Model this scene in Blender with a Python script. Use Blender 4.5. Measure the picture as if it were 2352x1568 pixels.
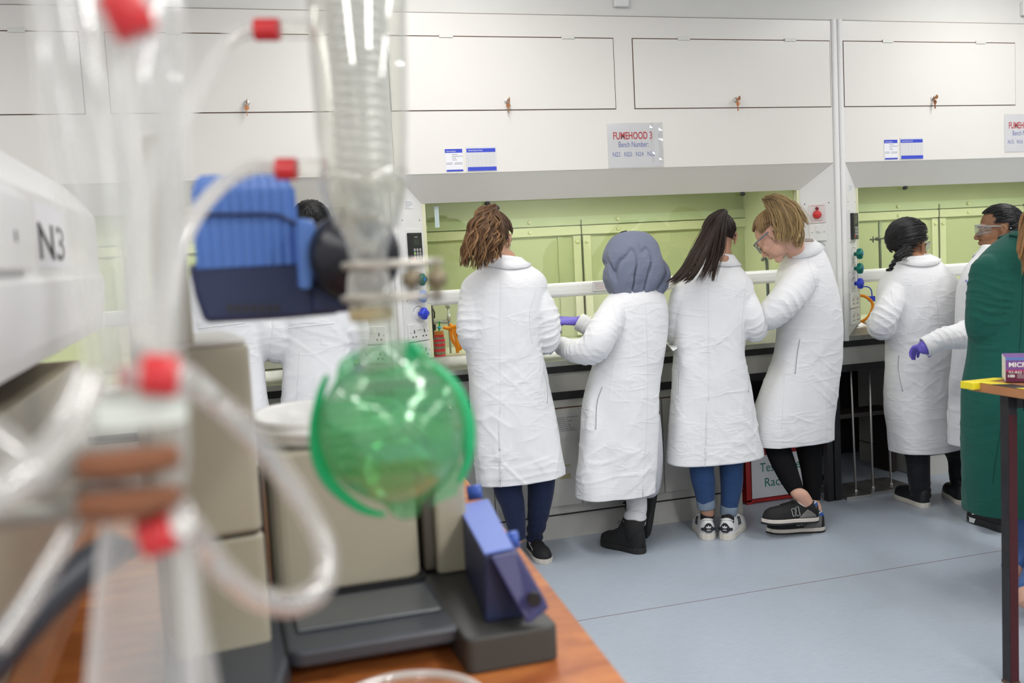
import bpy, bmesh, math, random
import numpy as np
from mathutils import Vector, Matrix
from mathutils.bvhtree import BVHTree

for o in list(bpy.data.objects): bpy.data.objects.remove(o)
SC = bpy.context.scene
COL = SC.collection

# ---------------------------------------------------------------- camera
YAW, PITCH, ROLL, FPX, HC = 0.290446091, 0.0883780765, -0.0525016016, 2286.1, 1.433
def _rot():
    cy, sy, cp, sp = math.cos(YAW), math.sin(YAW), math.cos(PITCH), math.sin(PITCH)
    fwd = np.array([sy*cp, cy*cp, -sp]); right = np.array([cy, -sy, 0.0]); up = np.cross(right, fwd)
    cr, sr = math.cos(ROLL), math.sin(ROLL)
    return np.array([right*cr+up*sr, -right*sr+up*cr, fwd])
RM = _rot()
CAMP = np.array([0, 0, HC])
cam_data = bpy.data.cameras.new('camera')
cam = bpy.data.objects.new('camera', cam_data)
COL.objects.link(cam)
cam.matrix_world = Matrix(((RM[0][0], RM[1][0], -RM[2][0], 0), (RM[0][1], RM[1][1], -RM[2][1], 0), (RM[0][2], RM[1][2], -RM[2][2], HC), (0, 0, 0, 1)))
cam_data.sensor_width = 36.0
cam_data.lens = FPX/2352*36.0
cam_data.clip_start = 0.05
cam_data.clip_end = 60
cam_data.dof.use_dof = True
cam_data.dof.focus_distance = 4.75
cam_data.dof.aperture_fstop = 3.6
SC.camera = cam

# ---------------------------------------------------------------- world, exposure
w = bpy.data.worlds.new('world'); SC.world = w; w.use_nodes = True
w.node_tree.nodes['Background'].inputs[0].default_value = (0.9, 0.95, 1, 1)
w.node_tree.nodes['Background'].inputs[1].default_value = 0.30
SC.view_settings.view_transform = 'Standard'
SC.view_settings.look = 'None'
SC.view_settings.gamma = 1
SC.view_settings.use_curve_mapping = False
SC.view_settings.exposure = 0.17
SC.cycles.use_denoising = True
SC.cycles.max_bounces = 8
SC.cycles.transmission_bounces = 6
SC.cycles.transparent_max_bounces = 20
SC.cycles.diffuse_bounces = 3
SC.cycles.glossy_bounces = 3
SC.cycles.use_adaptive_sampling = True
SC.cycles.adaptive_threshold = 0.02
SC.cycles.sample_clamp_indirect = 4.0
SC.cycles.blur_glossy = 0.5

# lamps: (x, y, length along y, power) of the ceiling fluorescents
LAMPS = [(-2.0, 3.25, 1.6, 15), (1.05, 3.25, 1.6, 25), (4.05, 3.25, 1.6, 26), (6.9, 3.25, 1.6, 18),
         (-1.6, 0.3, 1.9, 24), (1.4, 0.3, 1.9, 30), (4.4, 0.3, 1.9, 30),
         (-1.6, -2.3, 1.9, 45), (1.4, -2.3, 1.9, 60), (4.4, -2.3, 1.9, 45)]  # back row added behind the camera for frontal light
CEIL = 3.0
# ---------------------------------------------------------------- pixel -> place helpers
def ray(px, py):
    d = np.array([(px-1176)/FPX, -(py-784)/FPX, 1.0]) @ RM
    return d
def AY(px, py, Y):
    d = ray(px, py); return Vector(CAMP + d*(Y/d[1]))
def AX(px, py, X):
    d = ray(px, py); return Vector(CAMP + d*(X/d[0]))
def AZ(px, py, Z):
    d = ray(px, py); return Vector(CAMP + d*((Z-HC)/d[2]))
def AD(px, py, D):
    d = ray(px, py); return Vector(CAMP + d*D)
def APL(px, py, o, n):
    d = ray(px, py); n = np.array(n); t = np.dot(np.array(o)-CAMP, n)/np.dot(d, n); return Vector(CAMP + d*t)

# ---------------------------------------------------------------- naming / tagging
def tag(o, label=None, cat=None, group=None, kind=None):
    if label: o['label'] = label
    if cat: o['category'] = cat
    if group: o['group'] = group
    if kind: o['kind'] = kind
    return o
def empty(name, loc, label, cat, group=None, rot=0):
    o = bpy.data.objects.new(name, None); COL.objects.link(o)
    o.empty_display_size = 0.05
    o.location = loc; o.rotation_euler = (0, 0, rot)
    return tag(o, label, cat, group)
def link(name, me, mat, parent=None, smooth=False, world=True):
    """link a mesh whose coordinates are world coordinates; keep them when parented"""
    o = bpy.data.objects.new(name, me); COL.objects.link(o)
    mats = mat if isinstance(mat, (list, tuple)) else [mat]
    if len(me.materials) == 0:
        for m in mats: me.materials.append(m)
    if smooth:
        me.polygons.foreach_set('use_smooth', [True]*len(me.polygons))
    if parent is not None:
        o.parent = parent
        if world: o.matrix_parent_inverse = pw(parent).inverted()
    return o
def pw(o):
    m = Matrix.LocRotScale(o.location, o.rotation_euler, o.scale)
    if o.parent is not None:
        m = pw(o.parent) @ o.matrix_parent_inverse @ m
    return m
def copy_tree(o, parent=None):
    c = o.copy(); COL.objects.link(c)
    if parent is not None: c.parent = parent
    for ch in [x for x in ALLCH(o)]:
        copy_tree(ch, c)
    return c
def ALLCH(o):
    return [x for x in COL.objects if x.parent == o]

# ---------------------------------------------------------------- mesh builder
class MB:
    def __init__(s): s.v = []; s.f = []; s.mi = []; s.cur = 0
    def add(s, vs, fs):
        n = len(s.v); s.v += [tuple(p) for p in vs]; s.f += [tuple(i+n for i in f) for f in fs]; s.mi += [s.cur]*len(fs)
        return s
    def box(s, x0, x1, y0, y1, z0, z1, M=None):
        vs = [Vector(p) for p in ((x0,y0,z0),(x1,y0,z0),(x1,y1,z0),(x0,y1,z0),(x0,y0,z1),(x1,y0,z1),(x1,y1,z1),(x0,y1,z1))]
        if M is not None: vs = [M @ p for p in vs]
        return s.add(vs, [(0,3,2,1),(4,5,6,7),(0,1,5,4),(1,2,6,5),(2,3,7,6),(3,0,4,7)])
    def quad(s, a, b, c, d): return s.add([a, b, c, d], [(0,1,2,3)])
    def prism(s, poly, d):
        """polygon of 3-D points extruded by vector d"""
        n = len(poly); d = Vector(d); vs = [Vector(p) for p in poly]; vs += [p+d for p in vs]
        fs = [tuple(range(n-1, -1, -1)), tuple(range(n, 2*n))] + [(i, (i+1) % n, n+(i+1) % n, n+i) for i in range(n)]
        return s.add(vs, fs)
    def rings(s, rings, cap=True, close=False):
        n = len(rings[0]); vs = [p for r in rings for p in r]; fs = []
        m = len(rings)
        for i in range(m if close else m-1):
            for j in range(n):
                a = i*n+j; b = i*n+(j+1) % n; c = ((i+1) % m)*n+(j+1) % n; d = ((i+1) % m)*n+j
                fs.append((a, b, c, d))
        if cap and not close:
            fs.append(tuple(range(n-1, -1, -1))); fs.append(tuple(range((m-1)*n, m*n)))
        return s.add(vs, fs)
    def tube(s, pts, r, n=10, cap=True, close=False, flat=1.0, up=None):
        pts = [Vector(p) for p in pts]
        m = len(pts); rs = r if isinstance(r, (list, tuple, np.ndarray)) else [r]*m
        fr = frames(pts, close, up); R = []
        for i, (t, u, v) in enumerate(fr):
            rr = rs[i]; ra, rb = (rr if isinstance(rr, (tuple, list)) else (rr, rr*flat))
            R.append([pts[i] + u*(math.cos(2*math.pi*k/n)*ra) + v*(math.sin(2*math.pi*k/n)*rb) for k in range(n)])
        return s.rings(R, cap, close)
    def cyl(s, a, b, r, r2=None, n=20):
        return s.tube([a, b], [r, r if r2 is None else r2], n)
    def lathe(s, o, axis, prof, n=24, cap=True):
        """profile [(dist along axis, radius)]"""
        axis = Vector(axis).normalized(); u = axis.orthogonal().normalized(); v = axis.cross(u)
        R = [[Vector(o)+axis*h + (u*math.cos(2*math.pi*k/n)+v*math.sin(2*math.pi*k/n))*max(r, 1e-4) for k in range(n)] for h, r in prof]
        return s.rings(R, cap)
    def ell(s, c, r, M=None, n=20, m=12):
        R = []
        for i in range(m+1):
            th = math.pi*i/m; th = min(max(th, .02), math.pi-.02)
            ring = [Vector((r[0]*math.sin(th)*math.cos(2*math.pi*k/n), r[1]*math.sin(th)*math.sin(2*math.pi*k/n), -r[2]*math.cos(th))) for k in range(n)]
            if M is not None: ring = [M @ p for p in ring]
            R.append([Vector(c)+p for p in ring])
        return s.rings(R)
    def mesh(s, name):
        me = bpy.data.meshes.new(name); me.from_pydata([tuple(p) for p in s.v], [], s.f); me.update()
        return me
    def build(s, name, mat, parent=None, smooth=False, bevel=0, world=True):
        me = s.mesh(name)
        if isinstance(mat, (list, tuple)):
            for m in mat: me.materials.append(m)
            me.polygons.foreach_set('material_index', s.mi)
        o = link(name, me, mat, parent, smooth, world)
        if bevel:
            b = o.modifiers.new('bevel', 'BEVEL'); b.width = bevel; b.segments = 2; b.limit_method = 'ANGLE'
            if smooth: me.polygons.foreach_set('use_smooth', [True]*len(me.polygons))
        if smooth == 'auto' or (smooth and bevel): pass
        return o
def frames(pts, close=False, up=None):
    m = len(pts); T = []
    for i in range(m):
        if close: t = pts[(i+1) % m]-pts[i-1]
        else: t = pts[min(i+1, m-1)]-pts[max(i-1, 0)]
        T.append(t.normalized() if t.length > 1e-9 else Vector((0, 0, 1)))
    u = Vector(up) if up is not None else T[0].orthogonal()
    out = []
    for t in T:
        u = u - t*u.dot(t)
        if u.length < 1e-6: u = t.orthogonal()
        u.normalize(); out.append((t, u.copy(), t.cross(u)))
    return out
def smoothline(pts, k=6, close=False):
    """Catmull-Rom through points (each any-length tuple)"""
    P = [np.array(p, float) for p in pts]; n = len(P); out = []
    rng = range(n if close else n-1)
    for i in rng:
        if close: a, b, c, d = P[i-1], P[i], P[(i+1) % n], P[(i+2) % n]
        else: a, b, c, d = P[max(i-1, 0)], P[i], P[i+1], P[min(i+2, n-1)]
        for j in range(k):
            t = j/k
            out.append(0.5*((2*b)+(-a+c)*t+(2*a-5*b+4*c-d)*t*t+(-a+3*b-3*c+d)*t**3))
    if not close: out.append(P[-1])
    return out
def stube(mb, pts, r, n=12, k=6, **kw):
    """smooth tube through points; r scalar or list"""
    rr = r if isinstance(r, (list, tuple)) else [r]*len(pts)
    q = smoothline([tuple(p)+(x,) for p, x in zip(pts, rr)], k)
    return mb.tube([Vector(x[:3]) for x in q], [float(x[3]) for x in q], n, **kw)

# ---------------------------------------------------------------- numpy noise
def _h(ix, iy, iz, s):
    h = (ix*374761393 + iy*668265263 + iz*2147483647 + s*974634777) & 0xffffffff
    h = ((h ^ (h >> 13))*1274126177) & 0xffffffff
    return ((h ^ (h >> 16)) & 0xffff)/65535.0*2-1
def vnoise(p, s=0):
    p = np.asarray(p, float); i = np.floor(p).astype(np.int64); f = p-i; f = f*f*(3-2*f)
    r = 0
    for dx in (0, 1):
        for dy in (0, 1):
            for dz in (0, 1):
                wgt = (f[:, 0] if dx else 1-f[:, 0])*(f[:, 1] if dy else 1-f[:, 1])*(f[:, 2] if dz else 1-f[:, 2])
                r = r + wgt*_h(i[:, 0]+dx, i[:, 1]+dy, i[:, 2]+dz, s)
    return r

# ---------------------------------------------------------------- materials
MATS = {}
def mat(name, col, rough=0.5, metal=0.0, var=0.06, vs=8.0, bump=0.0, bs=60.0, coat=0.0, trans=0.0, ior=1.45, emit=0.0, alpha=1.0, spec=0.5, stretch=None, sheen=0.0):
    if name in MATS: return MATS[name]
    m = bpy.data.materials.new(name); m.use_nodes = True; nt = m.node_tree; N = nt.nodes; L = nt.links
    b = N['Principled BSDF']
    b.inputs['Roughness'].default_value = rough; b.inputs['Metallic'].default_value = metal
    b.inputs['IOR'].default_value = ior; b.inputs['Transmission Weight'].default_value = trans
    b.inputs['Coat Weight'].default_value = coat; b.inputs['Alpha'].default_value = alpha
    b.inputs['Specular IOR Level'].default_value = spec
    b.inputs['Sheen Weight'].default_value = sheen
    tc = N.new('ShaderNodeTexCoord'); mp = N.new('ShaderNodeMapping'); L.new(tc.outputs['Object'], mp.inputs[0])
    if stretch: mp.inputs['Scale'].default_value = stretch
    nz = N.new('ShaderNodeTexNoise'); nz.inputs['Scale'].default_value = vs; nz.inputs['Detail'].default_value = 4
    L.new(mp.outputs[0], nz.inputs['Vector'])
    r = N.new('ShaderNodeMix'); r.data_type = 'RGBA'
    c = np.array(col[:3])
    r.inputs['A'].default_value = tuple(np.clip(c*(1-var), 0, 1))+(1,); r.inputs['B'].default_value = tuple(np.clip(c*(1+var), 0, 1))+(1,)
    L.new(nz.outputs['Fac'], r.inputs['Factor']); L.new(r.outputs['Result'], b.inputs['Base Color'])
    if emit:
        b.inputs['Emission Color'].default_value = tuple(c)+(1,); b.inputs['Emission Strength'].default_value = emit
    if bump:
        n2 = N.new('ShaderNodeTexNoise'); n2.inputs['Scale'].default_value = bs; n2.inputs['Detail'].default_value = 3
        L.new(mp.outputs[0], n2.inputs['Vector'])
        bp = N.new('ShaderNodeBump'); bp.inputs['Strength'].default_value = bump; bp.inputs['Distance'].default_value = 0.004
        L.new(n2.outputs['Fac'], bp.inputs['Height']); L.new(bp.outputs[0], b.inputs['Normal'])
    MATS[name] = m
    return m
def mat_floor():
    m = mat('floor_vinyl', (0.36, 0.42, 0.50), 0.33, var=0.05, vs=3.0)
    nt = m.node_tree; N = nt.nodes; L = nt.links; b = N['Principled BSDF']
    tc = N.new('ShaderNodeTexCoord')
    mp = N.new('ShaderNodeMapping'); mp.inputs['Scale'].default_value = (6, 40, 1); L.new(tc.outputs['Object'], mp.inputs[0])
    n = N.new('ShaderNodeTexNoise'); n.inputs['Scale'].default_value = 3; n.inputs['Detail'].default_value = 8; n.inputs['Roughness'].default_value = .7
    L.new(mp.outputs[0], n.inputs['Vector'])
    cr = N.new('ShaderNodeValToRGB'); cr.color_ramp.elements[0].position = .25; cr.color_ramp.elements[0].color = (0.345, 0.395, 0.465, 1)
    cr.color_ramp.elements[1].position = .75; cr.color_ramp.elements[1].color = (0.445, 0.505, 0.585, 1)
    L.new(n.outputs['Fac'], cr.inputs[0])
    # scattered pale and dark flecks
    v = N.new('ShaderNodeTexNoise'); v.inputs['Scale'].default_value = 120; v.inputs['Detail'].default_value = 1
    mp2 = N.new('ShaderNodeMapping'); mp2.inputs['Scale'].default_value = (.5, 1.6, 1); L.new(tc.outputs['Object'], mp2.inputs[0]); L.new(mp2.outputs[0], v.inputs['Vector'])
    c2 = N.new('ShaderNodeValToRGB'); c2.color_ramp.elements[0].position = .70; c2.color_ramp.elements[0].color = (0, 0, 0, 1); c2.color_ramp.elements[1].position = .78; c2.color_ramp.elements[1].color = (.7, .7, .7, 1)
    L.new(v.outputs['Fac'], c2.inputs[0])
    mx = N.new('ShaderNodeMix'); mx.data_type = 'RGBA'; mx.inputs['B'].default_value = (.62, .65, .68, 1)
    L.new(c2.outputs[0], mx.inputs['Factor']); L.new(cr.outputs[0], mx.inputs['A'])
    # grime smudges
    g = N.new('ShaderNodeTexNoise'); g.inputs['Scale'].default_value = 1.3; g.inputs['Detail'].default_value = 6; L.new(tc.outputs['Object'], g.inputs['Vector'])
    c3 = N.new('ShaderNodeValToRGB'); c3.color_ramp.elements[0].position = .55; c3.color_ramp.elements[0].color = (0, 0, 0, 1); c3.color_ramp.elements[1].position = .8; c3.color_ramp.elements[1].color = (.5, .5, .5, 1)
    L.new(g.outputs['Fac'], c3.inputs[0])
    m2 = N.new('ShaderNodeMix'); m2.data_type = 'RGBA'; m2.inputs['B'].default_value = (.30, .32, .34, 1)
    L.new(c3.outputs[0], m2.inputs['Factor']); L.new(mx.outputs['Result'], m2.inputs['A'])
    L.new(m2.outputs['Result'], b.inputs['Base Color'])
    rr = N.new('ShaderNodeMapRange'); rr.inputs['To Min'].default_value = .22; rr.inputs['To Max'].default_value = .42
    L.new(n.outputs['Fac'], rr.inputs['Value']); L.new(rr.outputs[0], b.inputs['Roughness'])
    return m
def mat_cloth(name, col, crumple=0.5, scale=9.0, rough=0.85):
    if name in MATS: return MATS[name]
    m = mat(name, col, rough, var=0.03, vs=5, spec=0.2, sheen=0.1)
    nt = m.node_tree; N = nt.nodes; L = nt.links; b = N['Principled BSDF']
    tc = N.new('ShaderNodeTexCoord')
    def mth(op, x, y=None, z=None, clamp=False):
        q = N.new('ShaderNodeMath'); q.operation = op; q.use_clamp = clamp
        for i_, v_ in enumerate((x, y, z)):
            if v_ is None: continue
            if isinstance(v_, (int, float)): q.inputs[i_].default_value = v_
            else: L.new(v_, q.inputs[i_])
        return q.outputs[0]
    acc = None
    # pressed-in creases: thin ridges along zero lines of stretched noise, three directions
    for k_, (rx, ry, rz, sc_) in enumerate(((.2, .75, .1, (1.0, 1.0, 3.2)), (-.1, -.55, .3, (1.0, 1.0, 3.6)), (.1, 1.35, -.2, (1.0, 1.0, 2.6)))):
        mp = N.new('ShaderNodeMapping'); mp.inputs['Rotation'].default_value = (rx, ry, rz); mp.inputs['Scale'].default_value = sc_; mp.inputs['Location'].default_value = (k_*3.1, k_*1.7, 0); L.new(tc.outputs['Object'], mp.inputs[0])
        nn = N.new('ShaderNodeTexNoise'); nn.inputs['Scale'].default_value = scale*(.62+.2*k_); nn.inputs['Detail'].default_value = 1.5; nn.inputs['Distortion'].default_value = .35; L.new(mp.outputs[0], nn.inputs['Vector'])
        ab = mth('ABSOLUTE', mth('SUBTRACT', nn.outputs['Fac'], .5))
        rg = mth('POWER', mth('SUBTRACT', 1.0, mth('MULTIPLY', ab, 11.0), clamp=True), 1.4)
        mk = N.new('ShaderNodeTexNoise'); mk.inputs['Scale'].default_value = 3.4; mk.inputs['Detail'].default_value = 1; L.new(mp.outputs[0], mk.inputs['Vector'])
        mm = N.new('ShaderNodeMapRange'); mm.inputs['From Min'].default_value = .50; mm.inputs['From Max'].default_value = .68; L.new(mk.outputs['Fac'], mm.inputs['Value'])
        rr = mth('MULTIPLY', rg, mm.outputs[0]); acc = rr if acc is None else mth('ADD', acc, rr)
    n = N.new('ShaderNodeTexNoise'); n.inputs['Scale'].default_value = scale*1.1; n.inputs['Detail'].default_value = 4; L.new(tc.outputs['Object'], n.inputs['Vector'])
    s2 = mth('MULTIPLY_ADD', n.outputs['Fac'], .75, mth('MULTIPLY', acc, .28))
    wv = N.new('ShaderNodeTexNoise'); wv.inputs['Scale'].default_value = 700; L.new(tc.outputs['Object'], wv.inputs['Vector'])
    s3 = mth('MULTIPLY_ADD', wv.outputs['Fac'], .015, s2)
    bp = N.new('ShaderNodeBump'); bp.inputs['Strength'].default_value = crumple; bp.inputs['Distance'].default_value = .022
    L.new(s3, bp.inputs['Height']); L.new(bp.outputs[0], b.inputs['Normal'])
    return m
def mat_attr(name, rough=.5, attr='Col', metal=0, spec=.5, bump=0, bs=300):
    if name in MATS: return MATS[name]
    m = mat(name, (.5, .5, .5), rough, metal, spec=spec, bump=bump, bs=bs)
    N = m.node_tree.nodes; L = m.node_tree.links; a = N.new('ShaderNodeAttribute'); a.attribute_name = attr
    L.new(a.outputs['Color'], N['Principled BSDF'].inputs['Base Color'])
    return m
def mat_glass(name, col=(1, 1, 1), rough=0.0, ior=1.45, thin=False, milky=0.0, gl=0.9):
    """thin=True: pane or thin-walled ware as a see-through film with a fresnel reflection"""
    if name in MATS: return MATS[name]
    if not thin: return mat(name, col, rough, trans=1.0, ior=ior, var=0.0)
    m = bpy.data.materials.new(name); m.use_nodes = True; nt = m.node_tree; N = nt.nodes; L = nt.links
    out = N['Material Output']; N.remove(N['Principled BSDF'])
    t = N.new('ShaderNodeBsdfTransparent'); t.inputs[0].default_value = tuple(col)+(1,)
    g = N.new('ShaderNodeBsdfGlossy'); g.inputs['Roughness'].default_value = max(rough, .02); g.inputs[0].default_value = (gl, gl, gl, 1)
    # reflectance of a thin wall seen from either side (Schlick)
    lw = N.new('ShaderNodeLayerWeight'); lw.inputs[0].default_value = .5
    pw_ = N.new('ShaderNodeMath'); pw_.operation = 'POWER'; pw_.inputs[1].default_value = 4.0; L.new(lw.outputs['Facing'], pw_.inputs[0])
    f0 = ((ior-1)/(ior+1))**2
    fr = N.new('ShaderNodeMath'); fr.operation = 'MULTIPLY_ADD'; fr.inputs[1].default_value = .9*(1-f0); fr.inputs[2].default_value = f0*1.6; L.new(pw_.outputs[0], fr.inputs[0])
    mx = N.new('ShaderNodeMixShader'); L.new(fr.outputs[0], mx.inputs[0]); L.new(t.outputs[0], mx.inputs[1]); L.new(g.outputs[0], mx.inputs[2])
    last = mx
    if milky:
        d = N.new('ShaderNodeBsdfDiffuse'); d.inputs[0].default_value = (.95, .95, .93, 1)
        tl = N.new('ShaderNodeBsdfTranslucent'); tl.inputs[0].default_value = (.9, .9, .9, 1)
        dd = N.new('ShaderNodeMixShader'); dd.inputs[0].default_value = .5; L.new(d.outputs[0], dd.inputs[1]); L.new(tl.outputs[0], dd.inputs[2])
        nz = N.new('ShaderNodeTexNoise'); nz.inputs['Scale'].default_value = 14
        tc = N.new('ShaderNodeTexCoord'); L.new(tc.outputs['Object'], nz.inputs['Vector'])
        mr = N.new('ShaderNodeMapRange'); mr.inputs['To Min'].default_value = milky*.75; mr.inputs['To Max'].default_value = milky*1.25
        L.new(nz.outputs['Fac'], mr.inputs['Value'])
        # cloudier where the wall is seen edge-on
        p2 = N.new('ShaderNodeMath'); p2.operation = 'POWER'; p2.inputs[1].default_value = 2.0; L.new(lw.outputs['Facing'], p2.inputs[0])
        p3 = N.new('ShaderNodeMath'); p3.operation = 'MULTIPLY_ADD'; p3.inputs[1].default_value = 1.6; p3.inputs[2].default_value = .55; L.new(p2.outputs[0], p3.inputs[0])
        p4 = N.new('ShaderNodeMath'); p4.operation = 'MULTIPLY'; p4.use_clamp = True; L.new(p3.outputs[0], p4.inputs[0]); L.new(mr.outputs[0], p4.inputs[1])
        m2 = N.new('ShaderNodeMixShader'); L.new(p4.outputs[0], m2.inputs[0]); L.new(mx.outputs[0], m2.inputs[1]); L.new(dd.outputs[0], m2.inputs[2])
        last = m2
    L.new(last.outputs[0], out.inputs[0])
    MATS[name] = m
    return m
def mat_wood(name, c1, c2, rough=.3, scale=(2, 14, 2)):
    m = mat(name, c1, rough, var=.1)
    N = m.node_tree.nodes; L = m.node_tree.links
    tc = N.new('ShaderNodeTexCoord'); mp = N.new('ShaderNodeMapping'); mp.inputs['Scale'].default_value = scale; L.new(tc.outputs['Object'], mp.inputs[0])
    n = N.new('ShaderNodeTexNoise'); n.inputs['Scale'].default_value = 3; n.inputs['Detail'].default_value = 6; n.inputs['Distortion'].default_value = 1.2; L.new(mp.outputs[0], n.inputs['Vector'])
    cr = N.new('ShaderNodeValToRGB'); cr.color_ramp.elements[0].position = .3; cr.color_ramp.elements[0].color = tuple(c1)+(1,); cr.color_ramp.elements[1].position = .7; cr.color_ramp.elements[1].color = tuple(c2)+(1,)
    L.new(n.outputs['Fac'], cr.inputs[0]); L.new(cr.outputs[0], N['Principled BSDF'].inputs['Base Color'])
    return m

WHITE = mat('white_laminate', (.775, .75, .715), .28, var=.02, vs=3)
PANEL = mat('white_side_panel', (.78, .775, .77), .35, var=.02)
WALLP = mat('wall_paint', (.74, .73, .70), .6, var=.03)
CEILP = mat('ceiling_paint', (.82, .82, .80), .8)
PLAST = mat('white_plastic', (.80, .80, .79), .3, var=.02)
RUST = mat('brown_seal', (.10, .05, .03), .7)
BLACK = mat('black_paint', (.014, .014, .016), .45, var=.3, vs=20)
BLACKP = mat('black_plastic', (.018, .018, .02), .4)
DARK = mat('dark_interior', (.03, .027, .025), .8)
GREY = mat('grey_laminate', (.40, .39, .37), .45, var=.04)
CABW = mat('cabinet_grey_white', (.52, .51, .485), .4, var=.05, vs=2)
STEEL = mat('brushed_steel', (.55, .54, .53), .3, 1.0, var=.1, vs=30, bump=.15, bs=90)
SILL = mat('worn_steel_sill', (.50, .50, .49), .36, .9, var=.25, vs=18, bump=.2, bs=40)
CHROME = mat('steel_rod', (.60, .59, .58), .42, 1.0, var=.1, vs=30)
HOODIN = mat('hood_liner_green', (.50, .53, .365), .5, var=.04)
HOODTR = mat('hood_liner_cream', (.68, .69, .53), .45, var=.04)
JAMB = mat('cream_jamb', (.72, .72, .50), .4, var=.03)
BLUE = mat('blue_plastic', (.03, .06, .62), .3)
LBLUE = mat('light_blue_plastic', (.02, .22, .75), .3)
GREENP = mat('green_plastic', (.0, .16, .12), .3)
RED = mat('red_plastic', (.55, .03, .03), .35)
DRED = mat('dark_red_plastic', (.20, .01, .02), .35)
INKB = mat('blue_ink', (.04, .07, .55), .5)
INKR = mat('red_ink', (.55, .02, .03), .6)
INKP = mat('pale_red_ink', (.62, .30, .33), .6)
INKK = mat('black_ink', (.02, .02, .02), .6)
INKGY = mat('grey_ink', (.30, .30, .32), .6)
INKBL = mat('pen_blue_ink', (.13, .18, .50), .6)
INKW = mat('white_ink', (.85, .85, .85), .6)
INKG = mat('green_ink', (.01, .20, .13), .6)
PAPER = mat('paper', (.80, .80, .84), .5, var=.02)
FLOORM = mat_floor()
FILM = mat_glass('clear_plastic_film', (.97, .97, .97), .08, 1.35, thin=True, milky=.05)
SASH = mat_glass('sash_glass', (.90, .93, .80), .01, 1.5, thin=True)
ORANGE = mat('orange_rubber', (.90, .30, .01), .4)

# ---------------------------------------------------------------- text
def text_mesh(s, size, bold=0.0, align='CENTER'):
    cu = bpy.data.curves.new('t', 'FONT'); cu.body = s; cu.size = size; cu.align_x = align; cu.align_y = 'CENTER'
    cu.offset = bold; cu.resolution_u = 3
    o = bpy.data.objects.new('t', cu); COL.objects.link(o)
    dg = bpy.context.evaluated_depsgraph_get()
    me = bpy.data.meshes.new_from_object(o.evaluated_get(dg))
    bpy.data.objects.remove(o); bpy.data.curves.remove(cu)
    return me
def text(name, s, size, origin, ux, uz, m, parent, bold=0.0, align='CENTER', fit=None, sx=1.0):
    """text lying on a plane: ux reading direction, uz up"""
    me = text_mesh(s, size, bold, align)
    ux = Vector(ux).normalized(); uz = Vector(uz).normalized(); n = ux.cross(uz)
    if fit:
        xs = [v.co.x for v in me.vertices]; wdt = max(xs)-min(xs); sx = fit/wdt
    M = Matrix((( ux.x*sx, uz.x, n.x, origin[0]), (ux.y*sx, uz.y, n.y, origin[1]), (ux.z*sx, uz.z, n.z, origin[2]), (0, 0, 0, 1)))
    me.transform(M)
    return link(name, me, m, parent)
# ================================================================ ROOM
def struct(name, mb, m, **k):
    o = mb.build(name, m, **k); o['kind'] = 'structure'; return o
struct('floor', MB().box(-3.4, 8.2, -3.6, 5.75, -0.1, 0), FLOORM)
# welded seam in the vinyl
struct('trim_1', MB().box(-3.2, 8.0, 3.5365, 3.5395, -0.001, 0.0006), mat('floor_seam', (.16, .10, .08), .6))
struct('ceiling', MB().box(-3.4, 8.2, -3.6, 5.75, CEIL, CEIL+.1), CEILP)
struct('wall_back', MB().box(-3.4, 8.2, 5.65, 5.75, 0, CEIL), WALLP)
struct('wall_left', MB().box(-3.4, -3.3, -3.6, 5.65, 0, CEIL), WALLP)
struct('wall_right', MB().box(8.1, 8.2, -3.6, 5.65, 0, CEIL), WALLP)
struct('wall_front', MB().box(-3.3, 8.1, -3.6, -3.5, 0, CEIL), WALLP)
# boxed-in duct face above the hoods
struct('wall_upper', MB().box(-3.3, 8.1, 4.612, 5.65, 2.558, CEIL), WALLP)
struct('trim_2', MB().box(-3.3, 8.1, 4.606, 4.613, 2.554, 2.5605), mat('gap_strip', (.35, .33, .30), .7))  # plain grey-brown strip along the duct face

EMIT = bpy.data.materials.new('lamp_diffuser'); EMIT.use_nodes = True
_b = EMIT.node_tree.nodes['Principled BSDF']; _b.inputs['Emission Color'].default_value = (1, .98, .95, 1); _b.inputs['Emission Strength'].default_value = 3.0
for i, (x, y, ln, pwr) in enumerate(LAMPS):
    t = empty('ceiling_light', (x, y, CEIL), 'white fluorescent ceiling light fitting in the grid above the room, the back row added for frontal light', 'light', 'ceiling light fittings')
    hw, hl = .15, ln/2
    f = MB()
    f.box(x-hw-.02, x-hw, y-hl-.02, y+hl+.02, CEIL-.07, CEIL-.001).box(x+hw, x+hw+.02, y-hl-.02, y+hl+.02, CEIL-.07, CEIL-.001)
    f.box(x-hw, x+hw, y-hl-.02, y-hl, CEIL-.07, CEIL-.001).box(x-hw, x+hw, y+hl, y+hl+.02, CEIL-.07, CEIL-.001)
    f.build('frame', PLAST, t)
    MB().box(x-hw, x+hw, y-hl, y+hl, CEIL-.045, CEIL-.03).build('diffuser', EMIT, t)
    l = bpy.data.lights.new('lamp', 'AREA'); l.shape = 'RECTANGLE'; l.size = .28; l.size_y = ln; l.energy = pwr; l.color = (1, .985, .96)
    lo = bpy.data.objects.new('lamp', l); COL.objects.link(lo); lo.location = (0, 0, -.05); lo.parent = t
# small white boxes on the duct face
for i, (a, b_) in enumerate((((1408, 0), (1440, 17)), ((2343, 0), (2400, 37)))):
    p = AY(a[0], b_[1], 4.61); q = AY(b_[0], a[1], 4.61)
    o = MB().box(p.x, q.x, 4.585, 4.6115, p.z, p.z+.075).build('junction_box', PLAST, bevel=.004)
    tag(o, ['small white electrical box on the wall above the middle fume hood', 'cream electrical box at the top edge above the right fume hood'][i], 'electrical box')

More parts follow.
